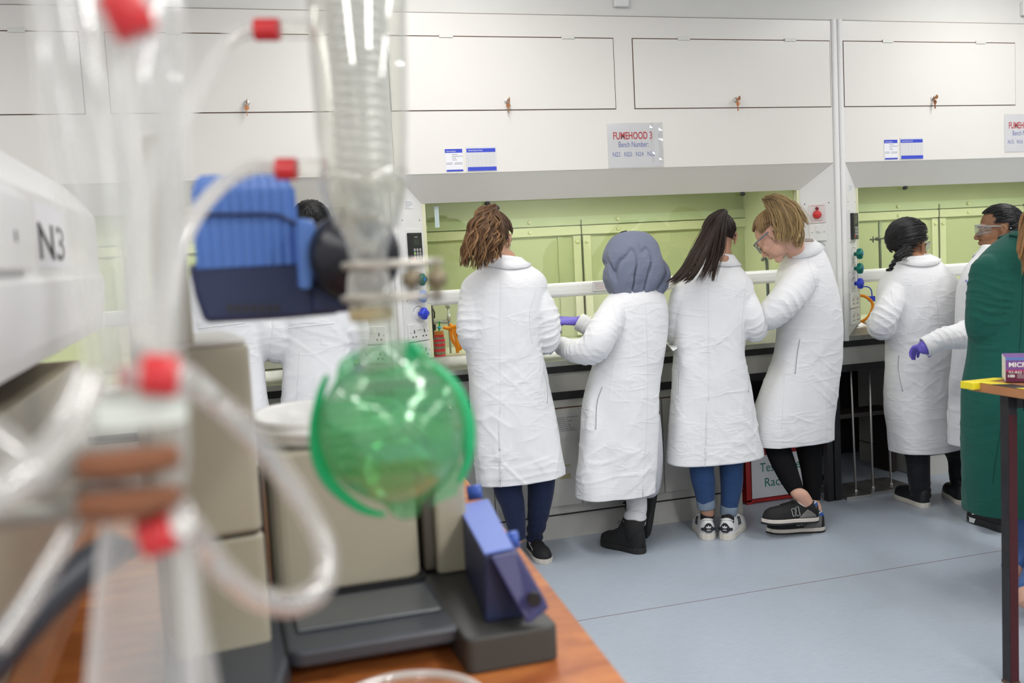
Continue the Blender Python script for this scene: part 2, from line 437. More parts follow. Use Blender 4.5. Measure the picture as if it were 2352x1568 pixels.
# ================================================================ FUME HOODS
Y0, Y1, YB = 4.60, 4.71, 5.30          # fascia face, sash opening, inner back wall
ZF, ZS = 1.821, 1.690                  # fascia bottom, sash opening top
HW = 2.349                             # fascia width
SP = Vector((.14, .11, 0)).normalized()
def knob(mb_parent, c, n, m, cap=None, name='tap_handle'):
    mb = MB(); n = Vector(n).normalized(); u = Vector((0, 0, 1)); v = n.cross(u)
    R = []
    for h, r in ((.0, .009), (.012, .011), (.018, .0235), (.030, .0255), (.043, .024), (.047, .016)):
        ring = []
        for k in range(24):
            a = 2*math.pi*k/24; rr = r*(1+(.16 if h > .012 else 0)*math.cos(4*a))
            ring.append(Vector(c)+n*(h+.006)+(u*math.cos(a)+v*math.sin(a))*rr)
        R.append(ring)
    mb.rings(R)
    o = mb.build(name, m, mb_parent, smooth=True)
    if cap: MB().lathe(Vector(c)+n*.052, n, [(0, .008), (.003, .008)], 12).build('cap', cap, o)
    MB().lathe(Vector(c)+n*.0012, n, [(0, .031), (.006, .031), (.006, .024)], 24).build('bezel', PLAST, o)
    return o
def socket(parent, C, u, n, wd=.146, ht=.086):
    """UK double socket plate"""
    u = Vector(u); n = Vector(n); z = Vector((0, 0, 1))
    M = Matrix(((u.x, n.x, 0, C[0]), (u.y, n.y, 0, C[1]), (0, 0, 1, C[2]), (0, 0, 0, 1)))
    o = MB().box(-wd/2, wd/2, 0, .011, -ht/2, ht/2, M).build('socket_plate', PLAST, parent, bevel=.003)
    h = MB()
    for s in (-1, 1):
        cx = s*.037
        for dx, dz, a, b in ((0, .004, .003, .008), (-.011, -.020, .0045, .003), (.011, -.020, .0045, .003)):
            h.box(cx+dx-a, cx+dx+a, .0108, .0117, dz-b, dz+b, M)
        h.box(s*.062-.002, s*.062+.002, .0108, .0117, .0-.002, .002, M)
    h.build('pin_holes', INKK, o)
    for s in (-1, 1):
        MB().box(s*.010-.008, s*.010+.008, .011, .016, .012, .034, M).build('switch', PLAST, o, bevel=.001)
    return o
def panel_frame(side, x):
    """splayed post face: origin at its outer (front) edge, u towards the glass, n outwards"""
    if side == 'L':
        return Vector((x, Y0, 0)), Vector((.14, .11, 0)).normalized(), Vector((.11, -.14, 0)).normalized()
    return Vector((x, Y0, 0)), Vector((-.14, .11, 0)).normalized(), Vector((-.11, -.14, 0)).normalized()
PWD = .178
def pbox(o, u, n, s0, s1, z0, z1, d0, d1, mb=None):
    mb = mb or MB()
    a = [o+u*s0+n*d0, o+u*s1+n*d0, o+u*s1+n*d1, o+u*s0+n*d1]
    vs = [p+Vector((0, 0, z0)) for p in a]+[p+Vector((0, 0, z1)) for p in a]
    return mb.add(vs, [(0,3,2,1),(4,5,6,7),(0,1,5,4),(1,2,6,5),(2,3,7,6),(3,0,4,7)])

def make_hood(X, label, bar_z, knobs, detail=True):
    x0, x1 = X, X+HW
    xi0, xi1 = x0+.14, x1-.14
    t = empty('fume_hood', (x0+HW/2, Y0, .87), label, 'fume hood', 'fume hoods along the wall')
    # fascia
    MB().box(x0, x1, Y0, Y0+.03, ZF, 2.555).build('fascia', WHITE, t)
    MB().box(x0+.01, x1-.01, Y0+.03, 5.6, 1.80, 2.55).build('upper_casing', WHITE, t)
    # sloped soffit from the fascia back to the sash
    sm = MB()
    a = [(x0, Y0+.002, ZF), (x1, Y0+.002, ZF), (xi1, Y1, ZS), (xi0, Y1, ZS)]
    b = [(p[0], p[1]+.004, p[2]+.02) for p in a]
    sm.add(a+b, [(0,1,2,3),(7,6,5,4),(0,4,5,1),(1,5,6,2),(2,6,7,3),(3,7,4,0)])
    sm.build('soffit', WHITE, t)
    # lift-up doors
    for dx0, dx1 in ((.004, 1.114), (1.220, 2.337)):
        zb, zt = 2.113, 2.448
        MB().box(x0+dx0-.004, x0+dx1+.004, Y0-.0012, Y0, zb-.004, zt+.005).build('seal', RUST, t)
        d = MB().box(x0+dx0, x0+dx1, Y0-.004, Y0-.0005, zb, zt).build('door', WHITE, t)
        for hx in (.247, .79):
            h = MB().box(x0+dx0+hx*(dx1-dx0)-.033, x0+dx0+hx*(dx1-dx0)+.033, Y0-.009, Y0-.003, zt-.004, zt+.012)
            h.build('hinge', mat('hinge_white', (.72, .72, .68), .4), d, bevel=.001)
        kx = x0+dx0+(dx1-dx0)*.5
        cz = 2.150
        MB().lathe((kx, Y0-.004, cz), (0, -1, 0), [(0, .014), (.006, .0125), (.008, .008)], 18).build('lock', STEEL, d)
        k = MB(); k.box(kx-.0012, kx+.0012, Y0-.032, Y0-.012, cz-.006, cz+.006)
        k.lathe((kx+.001, Y0-.036, cz+.004), (1, 0, 0), [(-.001, .011), (.001, .011)], 14)
        k.box(kx-.004, kx-.001, Y0-.030, Y0-.022, cz-.058, cz-.010)
        k.lathe((kx-.002, Y0-.026, cz-.022), (0, -1, 0), [(-.001, .011), (.001, .011)], 14)
        k.build('key', mat('copper_key', (.42, .20, .10), .35, .9), d)
    # splayed posts with the services
    for side, xx in (('L', x0), ('R', x1)):
        o, u, n = panel_frame(side, xx)
        pm = MB()
        # foot slopes up with the sill
        q = [o+Vector((0, 0, .868)), o+u*PWD+Vector((0, 0, .950)), o+u*PWD+Vector((0, 0, ZS)), o+Vector((0, 0, ZF))]
        back = [p-n*.02 for p in q]
        order = (q+back)
        pm.add(order, [(0,1,2,3),(7,6,5,4),(0,4,5,1),(1,5,6,2),(2,6,7,3),(3,7,4,0)])
        post = pm.build('post', PANEL, t)
        # service plate
        pl = pbox(o, u, n, .012, PWD-.006, .955, 1.638, 0, .0015).build('service_plate', PANEL, post)
        sc = MB()
        for s, z in ((.030, 1.612), (PWD-.024, 1.612), (.030, 1.235), (PWD-.024, 1.235), (.028, .975), (PWD-.024, .975)):
            sc.lathe(o+u*s+Vector((0, 0, z))+n*.0015, n, [(0, .0035), (.001, .003)], 8)
        sc.build('screws', mat('dark_screw', (.10, .09, .09), .5, .5), post)
        if side == 'L':
            # paper label
            l = pbox(o, u, n, .055, .115, 1.667, 1.705, 0, .0015).build('printed_label', PAPER, post)
            ln = MB()
            for k, (a, b_) in enumerate(((.06, .10), (.06, .108), (.06, .109), (.06, .10), (.06, .085))):
                ln.v; pbox(o, u, n, a, b_, 1.6975-k*.0062, 1.6995-k*.0062, .0015, .0018, ln)
            ln.build('print', INKGY, l)
            # controller
            cz0, cz1, s0, s1 = 1.410, 1.552, .050, .138
            pbox(o, u, n, s0-.012, s1+.004, cz0-.012, cz1+.018, 0, .006).build('controller_plate', PLAST, post)
            c = pbox(o, u, n, s0, s1, cz0, cz1, .006, .024).build('controller', BLACKP, post, bevel=.002)
            pbox(o, u, n, s0+.026, s0+.064, cz0+.083, cz0+.113, .0235, .0245).build('display', mat('lcd', (.035, .05, .035), .2), c)
            bt = MB()
            for r in range(3):
                for k in range(3):
                    cc = o+u*(s0+.030+.020*k)+n*.0242+Vector((0, 0, cz0+.062-.0165*r))
                    bt.lathe(cc, n, [(0, .0078), (.0006, .0078), (.0006, .0062), (.0002, .0062)], 14)
            bt.build('button_rings', mat('button_grey', (.35, .35, .35), .5), c)
            MB().lathe(o+u*(s0+.031)+n*.0247+Vector((0, 0, cz0+.0455)), n, [(0, .0045), (.0006, .0045)], 8).build('green_key', mat('lime', (.25, .75, .02), .4), c)
            pbox(o, u, n, s0+.016, s0+.030, cz0+.012, cz0+.024, .0242, .0248).build('red_key', mat('red_key', (.7, .06, .05), .4), c)
            pbox(o, u, n, s0+.066, s0+.082, cz0+.010, cz0+.020, .0242, .0246).build('grey_key', mat('grey_key', (.12, .12, .12), .4), c)
            wz = MB(); pbox(o, u, n, s0+.032, s0+.056, cz0+.120, cz0+.124, .0242, .0246, wz); wz.build('print', INKGY, c)
            r = MB()
            for k in range(2): pbox(o, u, n, .118, .150, 1.362-k*.007, 1.365-k*.007, .0016, .0019, r)
            r.build('red_print', INKP, post)
            for k, (z, m, cp) in enumerate(zip((1.331, 1.252, 1.170), knobs, (LBLUE, LBLUE, BLUE))):
                cc = o+u*.105+Vector((0, 0, z))
                ar = []
                for a in range(13):
                    an = math.radians(20+140*a/12); ar.append(cc+(u*math.cos(an)+Vector((0, 0, 1))*math.sin(an))*.036+n*.002)
                MB().tube(ar, .0016, 5).build('printed_arc', INKGY, post)
                knob(post, cc, n, m, cp)
            socket(post, o+u*.092+n*.0015+Vector((0, 0, 1.083)), u, n)
            socket(post, o+u*.095+n*.0015+Vector((0, 0, .993)), u, n)
        else:
            # emergency stop, light switch, tap, sockets (u runs right to left here)
            s0, s1 = .046, .132
            e = pbox(o, u, n, s0, s1, 1.508, 1.606, .0015, .008).build('emergency_stop_plate', mat('stop_plate', (.72, .66, .66), .4), post, bevel=.001)
            cc = o+u*.089+Vector((0, 0, 1.552))
            MB().lathe(cc+n*.008, n, [(0, .009), (.012, .009), (.013, .022), (.022, .0225), (.027, .017), (.028, .002)], 24).build('stop_button', RED, e, smooth=True)
            MB().lathe(o+u*.090+Vector((0, 0, 1.585))+n*.008, n, [(0, .009), (.006, .009), (.008, .004)], 18).build('stop_lamp', DRED, e, smooth=True)
            rr = MB()
            pbox(o, u, n, s0+.008, s1-.008, 1.5985, 1.6015, .008, .0085, rr); pbox(o, u, n, s0+.018, s1-.018, 1.518, 1.521, .008, .0085, rr)
            rr.build('red_print', INKP, e)
            e2 = pbox(o, u, n, s0-.002, s1-.002, 1.412, 1.504, .0015, .009).build('switch_plate', PLAST, post, bevel=.001)
            pbox(o, u, n, s0+.034, s0+.052, 1.463, 1.497, .009, .0125).build('rocker', PLAST, e2, bevel=.001)
            rr = MB(); pbox(o, u, n, s0+.028, s0+.052, 1.453, 1.4555, .009, .0094, rr)
            for s in (s0+.010, s1-.014): rr.lathe(o+u*s+Vector((0, 0, 1.459))+n*.009, n, [(0, .0035), (.001, .003)], 8)
            rr.build('screws', INKGY, e2)
            for k, z in enumerate((1.372, 1.290)):
                cc = o+u*.088+Vector((0, 0, z))
                ar = []
                for a in range(13):
                    an = math.radians(20+140*a/12); ar.append(cc+(u*math.cos(an)+Vector((0, 0, 1))*math.sin(an))*.036+n*.002)
                MB().tube(ar, .0018, 5).build('printed_arc', INKGY, post)
                knob(post, cc, n, GREENP, LBLUE)
            socket(post, o+u*.088+n*.0015+Vector((0, 0, 1.083)), u, n)
            socket(post, o+u*.088+n*.0015+Vector((0, 0, .993)), u, n)
    # jamb strips
    MB().box(xi0-.004, xi0+.017, Y1+.001, Y1+.05, .950, ZS+.006).build('jamb', JAMB, t)
    MB().box(xi1-.017, xi1+.004, Y1+.001, Y1+.05, .950, ZS+.006).build('jamb', JAMB, t)
    # liner
    MB().box(xi0-.02, xi1+.02, YB, YB+.02, .92, 2.0).build('back_liner', HOODIN, t)
    MB().box(xi0-.02, xi0, Y1+.05, YB, .92, 2.0).build('side_liner', HOODTR, t)
    MB().box(xi1, xi1+.02, Y1+.05, YB, .92, 2.0).build('side_liner', HOODTR, t)
    MB().box(xi0-.02, xi1+.02, Y1+.02, YB+.02, 1.79, 1.80).build('top_liner', HOODIN, t)
    # unseen glowing strip added to brighten the hood; shield keeps the upper liner dark
    sl_ = MB().box(xi0+.30, xi1-.30, 4.90, 5.00, 1.778, 1.788).build('fill_strip', EMITH, t)
    MB().box(xi0+.28, xi1-.28, 4.88, 4.90, 1.752, 1.79).box(xi0+.28, xi1-.28, 5.00, 5.02, 1.752, 1.79).box(xi0+.28, xi0+.30, 4.90, 5.00, 1.752, 1.79).box(xi1-.30, xi1-.28, 4.90, 5.00, 1.752, 1.79).build('fill_shield', PLAST, sl_)
    # baffle rails, strips and bolts
    rl = MB(); rl.box(xi0, xi1, YB-.016, YB, 1.572, 1.620); rl.build('baffle_rail', mat('rail_grey_green', (.56, .62, .47), .4), t)
    for a, b_ in ((xi0, x0+1.163), (x0+1.168, xi1)):
        MB().box(a, b_, YB-.020, YB, 1.518, 1.566).build('baffle_rail', HOODTR, t)
    for a in (1.118, 1.176):
        MB().box(x0+a, x0+a+.046, YB-.014, YB, .95, 1.512).build('baffle_strip', HOODTR, t)
    MB().box(x0+1.028, x0+1.068, YB-.006, YB, .95, 1.512).build('baffle_strip', HOODIN, t)
    MB().box(x0+1.1665, x0+1.1700, YB-.022, YB-.001, .95, 1.60).build('joint', mat('joint_dark', (.12, .13, .09), .7), t)  # dark line of the joint between the baffle strips
    bo = MB()
    for bx in (.28, .86, 1.39, 2.0):
        for z in (1.596, 1.540): bo.lathe((x0+bx, YB-.018, z), (0, -1, 0), [(0, .011), (.008, .010), (.011, .006)], 12)
    for bx in (1.141, 1.199):
        for z in (1.478, 1.045): bo.lathe((x0+bx, YB-.013, z), (0, -1, 0), [(0, .011), (.008, .010), (.011, .006)], 12)
    bo.build('bolts', mat('cream_bolt', (.72, .72, .50), .4), t, smooth=True)
    # sash: glass and white grab bar
    s = MB().box(xi0+.017, xi1-.017, 4.742, 4.748, bar_z+.06, ZS+.03).build('sash_glass', SASH, t)
    bar = MB(); pr = []
    for a in range(16):
        an = 2*math.pi*a/16; cx, cz = math.cos(an), math.sin(an)
        pr.append((4.735+.028*math.copysign(abs(cx)**.6, cx), bar_z+.035+.036*math.copysign(abs(cz)**.6, cz)))
    bar.rings([[Vector((xx, y, z)) for y, z in pr] for xx in (xi0+.002, xi1-.002)])
    bar.build('sash_bar', mat('bar_white', (.86, .86, .845), .3), t, smooth=False, bevel=0)
    for bx in (.47, 1.87):
        MB().lathe((x0+bx, Y1+.012, ZS-.003), (0, -.3, -1), [(0, .013), (.010, .015), (.016, .010)], 16).build('bump_stop', BLACKP, t, smooth=True)
    # worktop: rising steel sill and the inner tray
    sl = MB(); sec = [(Y0-.004, .868), (Y0-.004, .893), (Y0+.010, .897), (Y1+.004, .948), (Y1+.030, .950), (Y1+.036, .930), (YB, .928), (YB, .900), (Y0+.02, .868)]
    R = [[Vector((xx, y, z)) for y, z in sec] for xx in (x0+.002, x1-.002)]
    sl.rings(R); sl.build('steel_sill', SILL, t)
    MB().box(xi0, xi1, Y1+.040, YB-.001, .929, .937).build('work_surface', mat('work_surface', (.66, .68, .52), .35, var=.1), t)
    return t
EMITH = bpy.data.materials.new('hood_fill_glow'); EMITH.use_nodes = True
_b = EMITH.node_tree.nodes['Principled BSDF']; _b.inputs['Emission Color'].default_value = (1, .99, .93, 1); _b.inputs['Emission Strength'].default_value = HOOD_EMIT = 17.0  # glow of the strip added inside each hood
H1 = make_hood(.853, 'middle white fume hood with the FUMEHOOD 3 sheet taped on its fascia', 1.200, (GREENP, LBLUE, BLUE))
H2 = make_hood(.853+2.419, 'right-hand white fume hood beyond the double white post strip', 1.170, (GREENP, GREENP, BLUE))
H0 = make_hood(.853-2.419, 'left white fume hood partly hidden behind the evaporator glassware', 1.200, (GREENP, GREENP, BLUE))
# posts between hoods
n = 0
for xp in (.853-.070, 3.202, 3.202+2.419):
    n += 1
    p = MB()
    for a, b_ in ((0, .0345), (.0365, .0685)):
        pr = []
        for k in range(9):
            an = math.pi*k/8; pr.append((xp+a+(b_-a)*(1-math.cos(an))/2, Y0+.004-.016*math.sin(an)**.6))
        R = [[Vector((x, y, z)) for x, y in pr]+[Vector((xp+b_, Y0+.05, z)), Vector((xp+a, Y0+.05, z))] for z in (.868, 2.562)]
        p.rings(R)
    p.box(xp+.033, xp+.038, Y0+.0, Y0+.04, .868, 2.562)
    struct('trim_%d' % (2+n), p, PANEL)

# ---------------------------------------------------------------- notices on the fascias
def sheet(name, label, X, px, uy=0):
    pass
def record_cards(dx, labels):
    c = empty('notice_card', (1.12+dx, Y0-.002, 1.93), labels[0], 'card')
    Y = Y0-.0022
    P = lambda x, y: AY(x, y, Y0)
    a, b_ = P(1021, 341), P(1064, 394)
    x0, x1, z1, z0 = a.x+dx, b_.x+dx, a.z-.003, b_.z+.002
    MB().box(x0, x1, Y, Y0-.0003, z0, z1).build('sheet', PAPER, c)
    MB().box(x0, x1, Y-.0004, Y, z1-.018, z1).build('header', INKB, c)
    MB().box(x0+.004, x1, Y-.0004, Y, z0, z0+.008).build('footer', INKB, c)
    text('header_print', 'Service Report', .010, (x0+.030, Y-.0006, z1-.011), (1, 0, 0), (0, 0, 1), INKW, c, fit=.046)
    m = MB()
    for k, (u0, u1) in enumerate(((.033, .06), (.033, .085), (.033, .052), (.033, .056))): m.box(x0+u0, x0+u1, Y-.0003, Y, z1-.027-.0085*k, z1-.0245-.0085*k)
    for k, (u0, u1) in enumerate(((.004, .036), (.045, .090), (.004, .032), (.042, .090))): m.box(x0+u0, x0+min(u1, x1-x0-.002), Y-.0003, Y, z1-.066-.006*(k//2), z1-.0635-.006*(k//2))
    m.build('handwriting', INKGY, c)
    a, b_ = P(1069, 336), P(1142, 392)
    x0, x1, z1, z0 = a.x+dx, b_.x+dx, a.z-.001, b_.z
    c = empty('notice_card', ((x0+x1)/2, Y0-.002, z0), labels[1], 'card')
    MB().box(x0, x1, Y0-.003, Y0-.0003, z0, z1).build('wallet', mat('plastic_wallet', (.72, .72, .73), .15), c, bevel=.001)
    Y = Y0-.0032
    MB().box(x0+.003, x1-.005, Y-.0004, Y, z1-.028, z1-.010).build('header', INKB, c)
    MB().box(x0+.005, x1-.003, Y-.0004, Y, z0+.002, z0+.020).build('footer', INKB, c)
    text('header_print', 'Service Record Card', .011, (x0+.046, Y-.0006, z1-.019), (1, 0, 0), (0, 0, 1), INKW, c, fit=.068)
    m = MB()
    for k in range(8): m.box(x0+.006, x1-.006, Y-.0002, Y, z1-.036-.0085*k, z1-.0354-.0085*k)
    for k in range(7): m.box(x0+.01+k*.021, x0+.0106+k*.021, Y-.0002, Y, z0+.022, z1-.034)
    m.build('ruled_lines', mat('ruled_grey', (.50, .50, .60), .6), c)
record_cards(0, ('narrow blue-headed service card on the middle hood, left of the wider card', 'wide blue-banded record card in a clear wallet on the middle hood'))
_d = AY(2030, 320, Y0).x-AY(1021, 341, Y0).x
record_cards(_d, ('narrow blue-headed service card on the right-hand hood above the dark braid', 'wide blue-banded record card in a clear wallet on the right-hand hood'))
def bench_sign(xc, ztop, wd, ht, title, codes, label):
    c = empty('bench_sign', (xc, Y0-.002, ztop-ht), label, 'sign')
    x0, x1 = xc-wd/2, xc+wd/2
    MB().box(x0, x1, Y0-.0016, Y0-.0003, ztop-ht, ztop).build('sheet', mat('sheet_grey_white', (.77, .765, .79), .45), c)
    Y = Y0-.0022
    text('title', title, .050, (xc-.012, Y, ztop-.060), (1, 0, 0), (0, 0, 1), INKR, c, bold=.0009, fit=wd*.72)
    text('subtitle', 'Bench Number:', .040, (xc-.010, Y, ztop-.102), (1, 0, 0), (0, 0, 1), INKBL, c, fit=wd*.55)
    text('bench_codes', codes, .032, (xc-.010, Y, ztop-.150), (1, 0, 0), (0, 0, 1), INKBL, c, fit=wd*.78)
    MB().box(x0-.004, x1+.006, Y0-.0036, Y0-.0030, ztop-ht-.004, ztop+.004).build('plastic_sleeve', FILM, c)
    # crinkled tape
    tp = MB(); rnd = random.Random(4)
    for bx, bw in ((x1-.062, .016), (x1-.020, .022)):
        zz = ztop+.004; pts = []
        for k in range(16):
            pts.append((bx+rnd.uniform(-.003, .003), zz-k*ht*.062, rnd.uniform(0, .003)))
        for k in range(15):
            a, b_ = pts[k], pts[k+1]
            tp.quad((a[0], Y0-.0042-a[2], a[1]), (a[0]+bw, Y0-.0042-b_[2], a[1]), (b_[0]+bw, Y0-.0042-a[2], b_[1]), (b_[0], Y0-.0042-b_[2], b_[1]))
    tp.build('clear_tape', mat_glass('crinkled_tape', (.98, .98, .98), .06, 1.6, thin=True, milky=.12), c)
    return c
p = AY(1457, 284, Y0); q = AY(1457, 384, Y0)
bench_sign(p.x, p.z, .290, p.z-q.z, 'FUMEHOOD 3', 'N22   N23   N24   N25', 'paper sign reading FUMEHOOD 3 in a clear sleeve on the middle hood')
bench_sign(AY(2307, 310, Y0).x+.145, AY(2310, 264, Y0).z, .290, .205, 'FUMEHOOD 4', 'N15   N16   N17   N18', 'paper FUMEHOOD sign with bench numbers from N15, at the right edge of the photo')
# notice on the sash bar
c = empty('sash_notice', (AY(1382, 656, 4.705).x, 4.706, 1.25), 'small red-print notice stuck on the sash bar beside the grey headscarf', 'notice')
a = AY(1361, 646, 4.705); b_ = AY(1412, 667, 4.705)
MB().box(a.x, b_.x, 4.7035, 4.7065, b_.z+.004, a.z-.002).build('sticker', mat('sticker', (.72, .71, .71), .4), c)
for k, s in enumerate(('Please do not obstruct grille', 'other items below the bar', 'as this will disrupt air flow')):
    text('red_print', s, .010, ((a.x+b_.x)/2, 4.7031, a.z-.014-.0115*k), (1, 0, 0), (0, 0, 1), INKP, c, fit=.092)
# tape strip on the glass
p = AY(995, 472, 4.74); q = AY(1010, 522, 4.74)
tag(MB().box(p.x+.004, q.x, 4.7405, 4.7415, q.z, p.z-.004).build('tape_strip', mat('pale_tape', (.55, .66, .66), .5)), 'pale strip of tape stuck at the top left of the middle sash', 'tape')
# ================================================================ UNDER-BENCH
def under_bench(X, xcab0, xcab1, label_f, label_c):
    """black steel frame with drawer panels, and a base cabinet between xcab0 and xcab1"""
    x0, x1 = X-.107, X+HW-.047
    f = empty('steel_bench', ((x0+x1)/2, 4.65, 0), label_f, 'bench', 'black steel bench frames')
    MB().box(x0, x1, 4.600, 4.64, .834, .868).build('top_rail', BLACK, f)
    MB().box(x0+.041, x1-.037, 4.606, 4.612, .738, .834).build('drawer_panel', GREY, f)
    MB().box(x0+.040, x1-.036, 4.602, 4.64, .700, .739).build('lower_rail', BLACK, f)
    MB().box(x0, x1, 5.22, 5.26, .80, .868).build('rear_rail', BLACK, f)
    for lx, lw in ((x0, .040), (x1-.035, .035)):
        MB().box(lx, lx+lw, 4.600, 4.640, 0, .834).build('leg', BLACK, f)
        MB().box(lx, lx+lw, 5.20, 5.25, 0, .80).build('leg', BLACK, f)
        MB().box(lx+.008, lx+lw-.008, 4.640, 5.20, .08, .11).build('side_rail', BLACK, f)
    MB().box(x0, x1, 5.60, 5.61, 0, .87).build('bay_shade_sheet', DARK, f)  # dark sheet added so the open bay reads as shaded
    c = empty('base_cabinet', ((xcab0+xcab1)/2, 4.85, 0), label_c, 'cabinet', 'base cabinets under the hoods')
    MB().box(xcab0, xcab1, 4.612, 5.18, .165, .698).build('carcass', CABW, c)
    MB().box(xcab0, xcab1, 4.618, 5.18, 0, .120).build('kick_board', CABW, c)
    MB().box(xcab0, xcab1, 4.612, 5.18, .1265, .1645).build('plinth_rail', CABW, c)
    MB().box(xcab0+.002, xcab1-.002, 4.614, 5.16, .118, .128).build('gap_strip', DARK, c)  # dark strip along the joint above the kick board
    MB().box(xcab0+.004, xcab1-.004, 4.6105, 4.6125, .655, .661).build('rust_line', RUST, c)
    w_ = (xcab1-xcab0); nd = max(2, round(w_/.46))
    for k in range(nd):
        a = xcab0+w_*k/nd
        MB().box(a+.003, a+w_/nd-.003, 4.602, 4.612, .168, .654).build('door', CABW, c, bevel=.001)
    return f, c
CL = AZ(1701, 1175, 0).x
F1, C1 = under_bench(.853, .795, CL, 'black steel bench frame under the middle fume hood', 'long grey-white cupboard under the middle fume hood')
PEDX = 3.90
F2, C2 = under_bench(3.272, PEDX, 5.60, 'black steel bench frame under the right-hand fume hood', 'grey-white cupboard under the right-hand hood behind the braided person')
F0, C0 = under_bench(.853-2.419, -1.62, .70, 'black steel bench frame under the left fume hood', 'grey-white cupboard under the left fume hood')
for o in ALLCH(C2):
    o.location.y += .22
# waste list on the cupboard door + glue residue
c = empty('waste_label', (AY(1305, 975, 4.6).x, 4.60, .55), 'clear printed list label on the cupboard door between the first two coats', 'label')
a = AY(1280, 945, 4.6005); b_ = AY(1335, 1003, 4.6005)
MB().box(a.x-.02, b_.x, 4.6, 4.6018, b_.z, a.z).build('film', mat('label_film', (.56, .56, .545), .2), c)
rnd = random.Random(2); m = MB()
for k, wd in enumerate((.115, .058, .078, .055, .062, .06, .075, .085)):
    z = AY(1290, 959+k*4.35, 4.6).z; xx = AY(1277, 960, 4.6).x+.003*k
    m.box(xx, xx+.045, 4.5992, 4.6002, z-.0025, z+.0022).box(xx+.05, xx+wd, 4.5992, 4.6002, z-.002, z+.0022)
m.build('print', INKGY, c)
p = AY(1298, 1093, 4.601)
GR = mat('glue_residue', (.40, .37, .20), .7, var=.3, vs=60)
tag(MB().box(p.x-.03, p.x+.03, 4.6002, 4.6020, p.z-.012, p.z+.012).build('glue_residue', GR), 'larger yellow patch of glue residue, low on the cupboard door', 'residue')
tag(MB().box(p.x-.01, p.x+.03, 4.6002, 4.6020, p.z+.05, p.z+.057).build('glue_residue', GR), 'thin yellow streak of glue residue above the larger patch', 'residue')

# red crate with a paper sign
P = lambda x, y: AY(x, y, 4.76)
a = P(1714, 1166); xr = a.x+.40
cr = empty('storage_crate', (a.x+.2, 4.9, 0), 'red plastic crate with a Test Tube Racks sign under the bench', 'crate')
REDC = mat('crate_red', (.42, .02, .02), .3)
m = MB(); x0, x1, y0, y1, zt = a.x, xr, 4.76, 5.12, .31
m.box(x0, x1, y0, y1, .004, .014)
m.box(x0, x1, y0, y0+.006, .01, zt).box(x0, x1, y1-.006, y1, .01, zt).box(x0, x0+.006, y0, y1, .01, zt).box(x1-.006, x1, y0, y1, .01, zt)
m.box(x0-.008, x1+.008, y0-.010, y0+.006, zt-.028, zt-.018).box(x0-.008, x1+.008, y0-.010, y0+.002, zt-.004, zt+.006)
m.box(x0-.008, x0+.004, y0-.01, y1+.01, zt-.028, zt+.006).box(x1-.004, x1+.008, y0-.01, y1+.01, zt-.028, zt+.006)
m.box(x0, x0+.03, y0-.008, y0, .004, zt-.02).box(x1-.03, x1, y0-.008, y0, .004, zt-.02).box(x0, x1, y0-.008, y0, .004, .022)
m.box(x0-.002, x0+.035, y0-.014, y0, 0, .012)
m.build('crate_body', REDC, cr, bevel=.001)
sg = MB().box(x0+.034, x1-.034, y0-.0095, y0-.0075, .028, .262).build('paper_sign', mat('sign_paper', (.78, .78, .82), .5, var=.01), cr)
text('sign_print', 'Test Tube', .072, ((x0+x1)/2+.012, y0-.0100, .192), (1, 0, 0), (0, 0, 1), INKG, sg, fit=.25)
text('sign_print', 'Racks', .070, ((x0+x1)/2-.012, y0-.0100, .108), (1, 0, 0), (0, 0, 1), INKG, sg, fit=.150)

# retort stands stored under the bench
def retort(name, base, w_, d_, rodx, rody, top, label, lean=0):
    t = empty(name, (base[0]+w_/2, base[1]+d_/2, 0), label, 'retort stand', 'retort stands stored under the bench')
    MB().box(base[0], base[0]+w_, base[1], base[1]+d_, 0, .017).build('base_plate', CHROME, t, bevel=.002)
    m = MB(); m.cyl((rodx, rody, .012), (rodx+lean, rody, top), .0062, n=12); m.lathe((rodx, rody, .017), (0, 0, 1), [(0, .010), (.012, .009), (.014, .007)], 12)
    m.build('rod', CHROME, t, smooth=True)
    if name == 'retort_stand' and top > .8:
        MB().tube([(rodx+lean, rody, top-.045), (rodx+lean, rody, top+.001)], .0085, 12).build('rod_sleeve', mat('dull_sleeve', (.33, .33, .34), .4, .7), t)
retort('retort_stand', (3.219, 4.575), .165, .28, 3.332, 4.655, .815, 'tallest retort stand, its plate just beside the black bench leg', -.018)
retort('retort_stand', (3.392, 4.60), .150, .26, 3.458, 4.675, .675, 'middle retort stand with the shorter rod on the floor under the bench', -.008)
retort('retort_stand', (3.548, 4.61), .145, .26, 3.590, 4.69, .60, 'third retort stand under the bench, next to the black shoe', -.012)
# shelf boards seen in the dark bay
tag(MB().box(3.30, 3.88, 5.0, 5.18, .36, .385).box(3.32, 3.34, 5.0, 5.18, 0, .36).box(3.84, 3.86, 5.0, 5.18, 0, .36).build('low_shelf', mat('dark_shelf', (.05, .04, .035), .6)), 'dark low shelf in the shadow under the right bench', 'shelf')

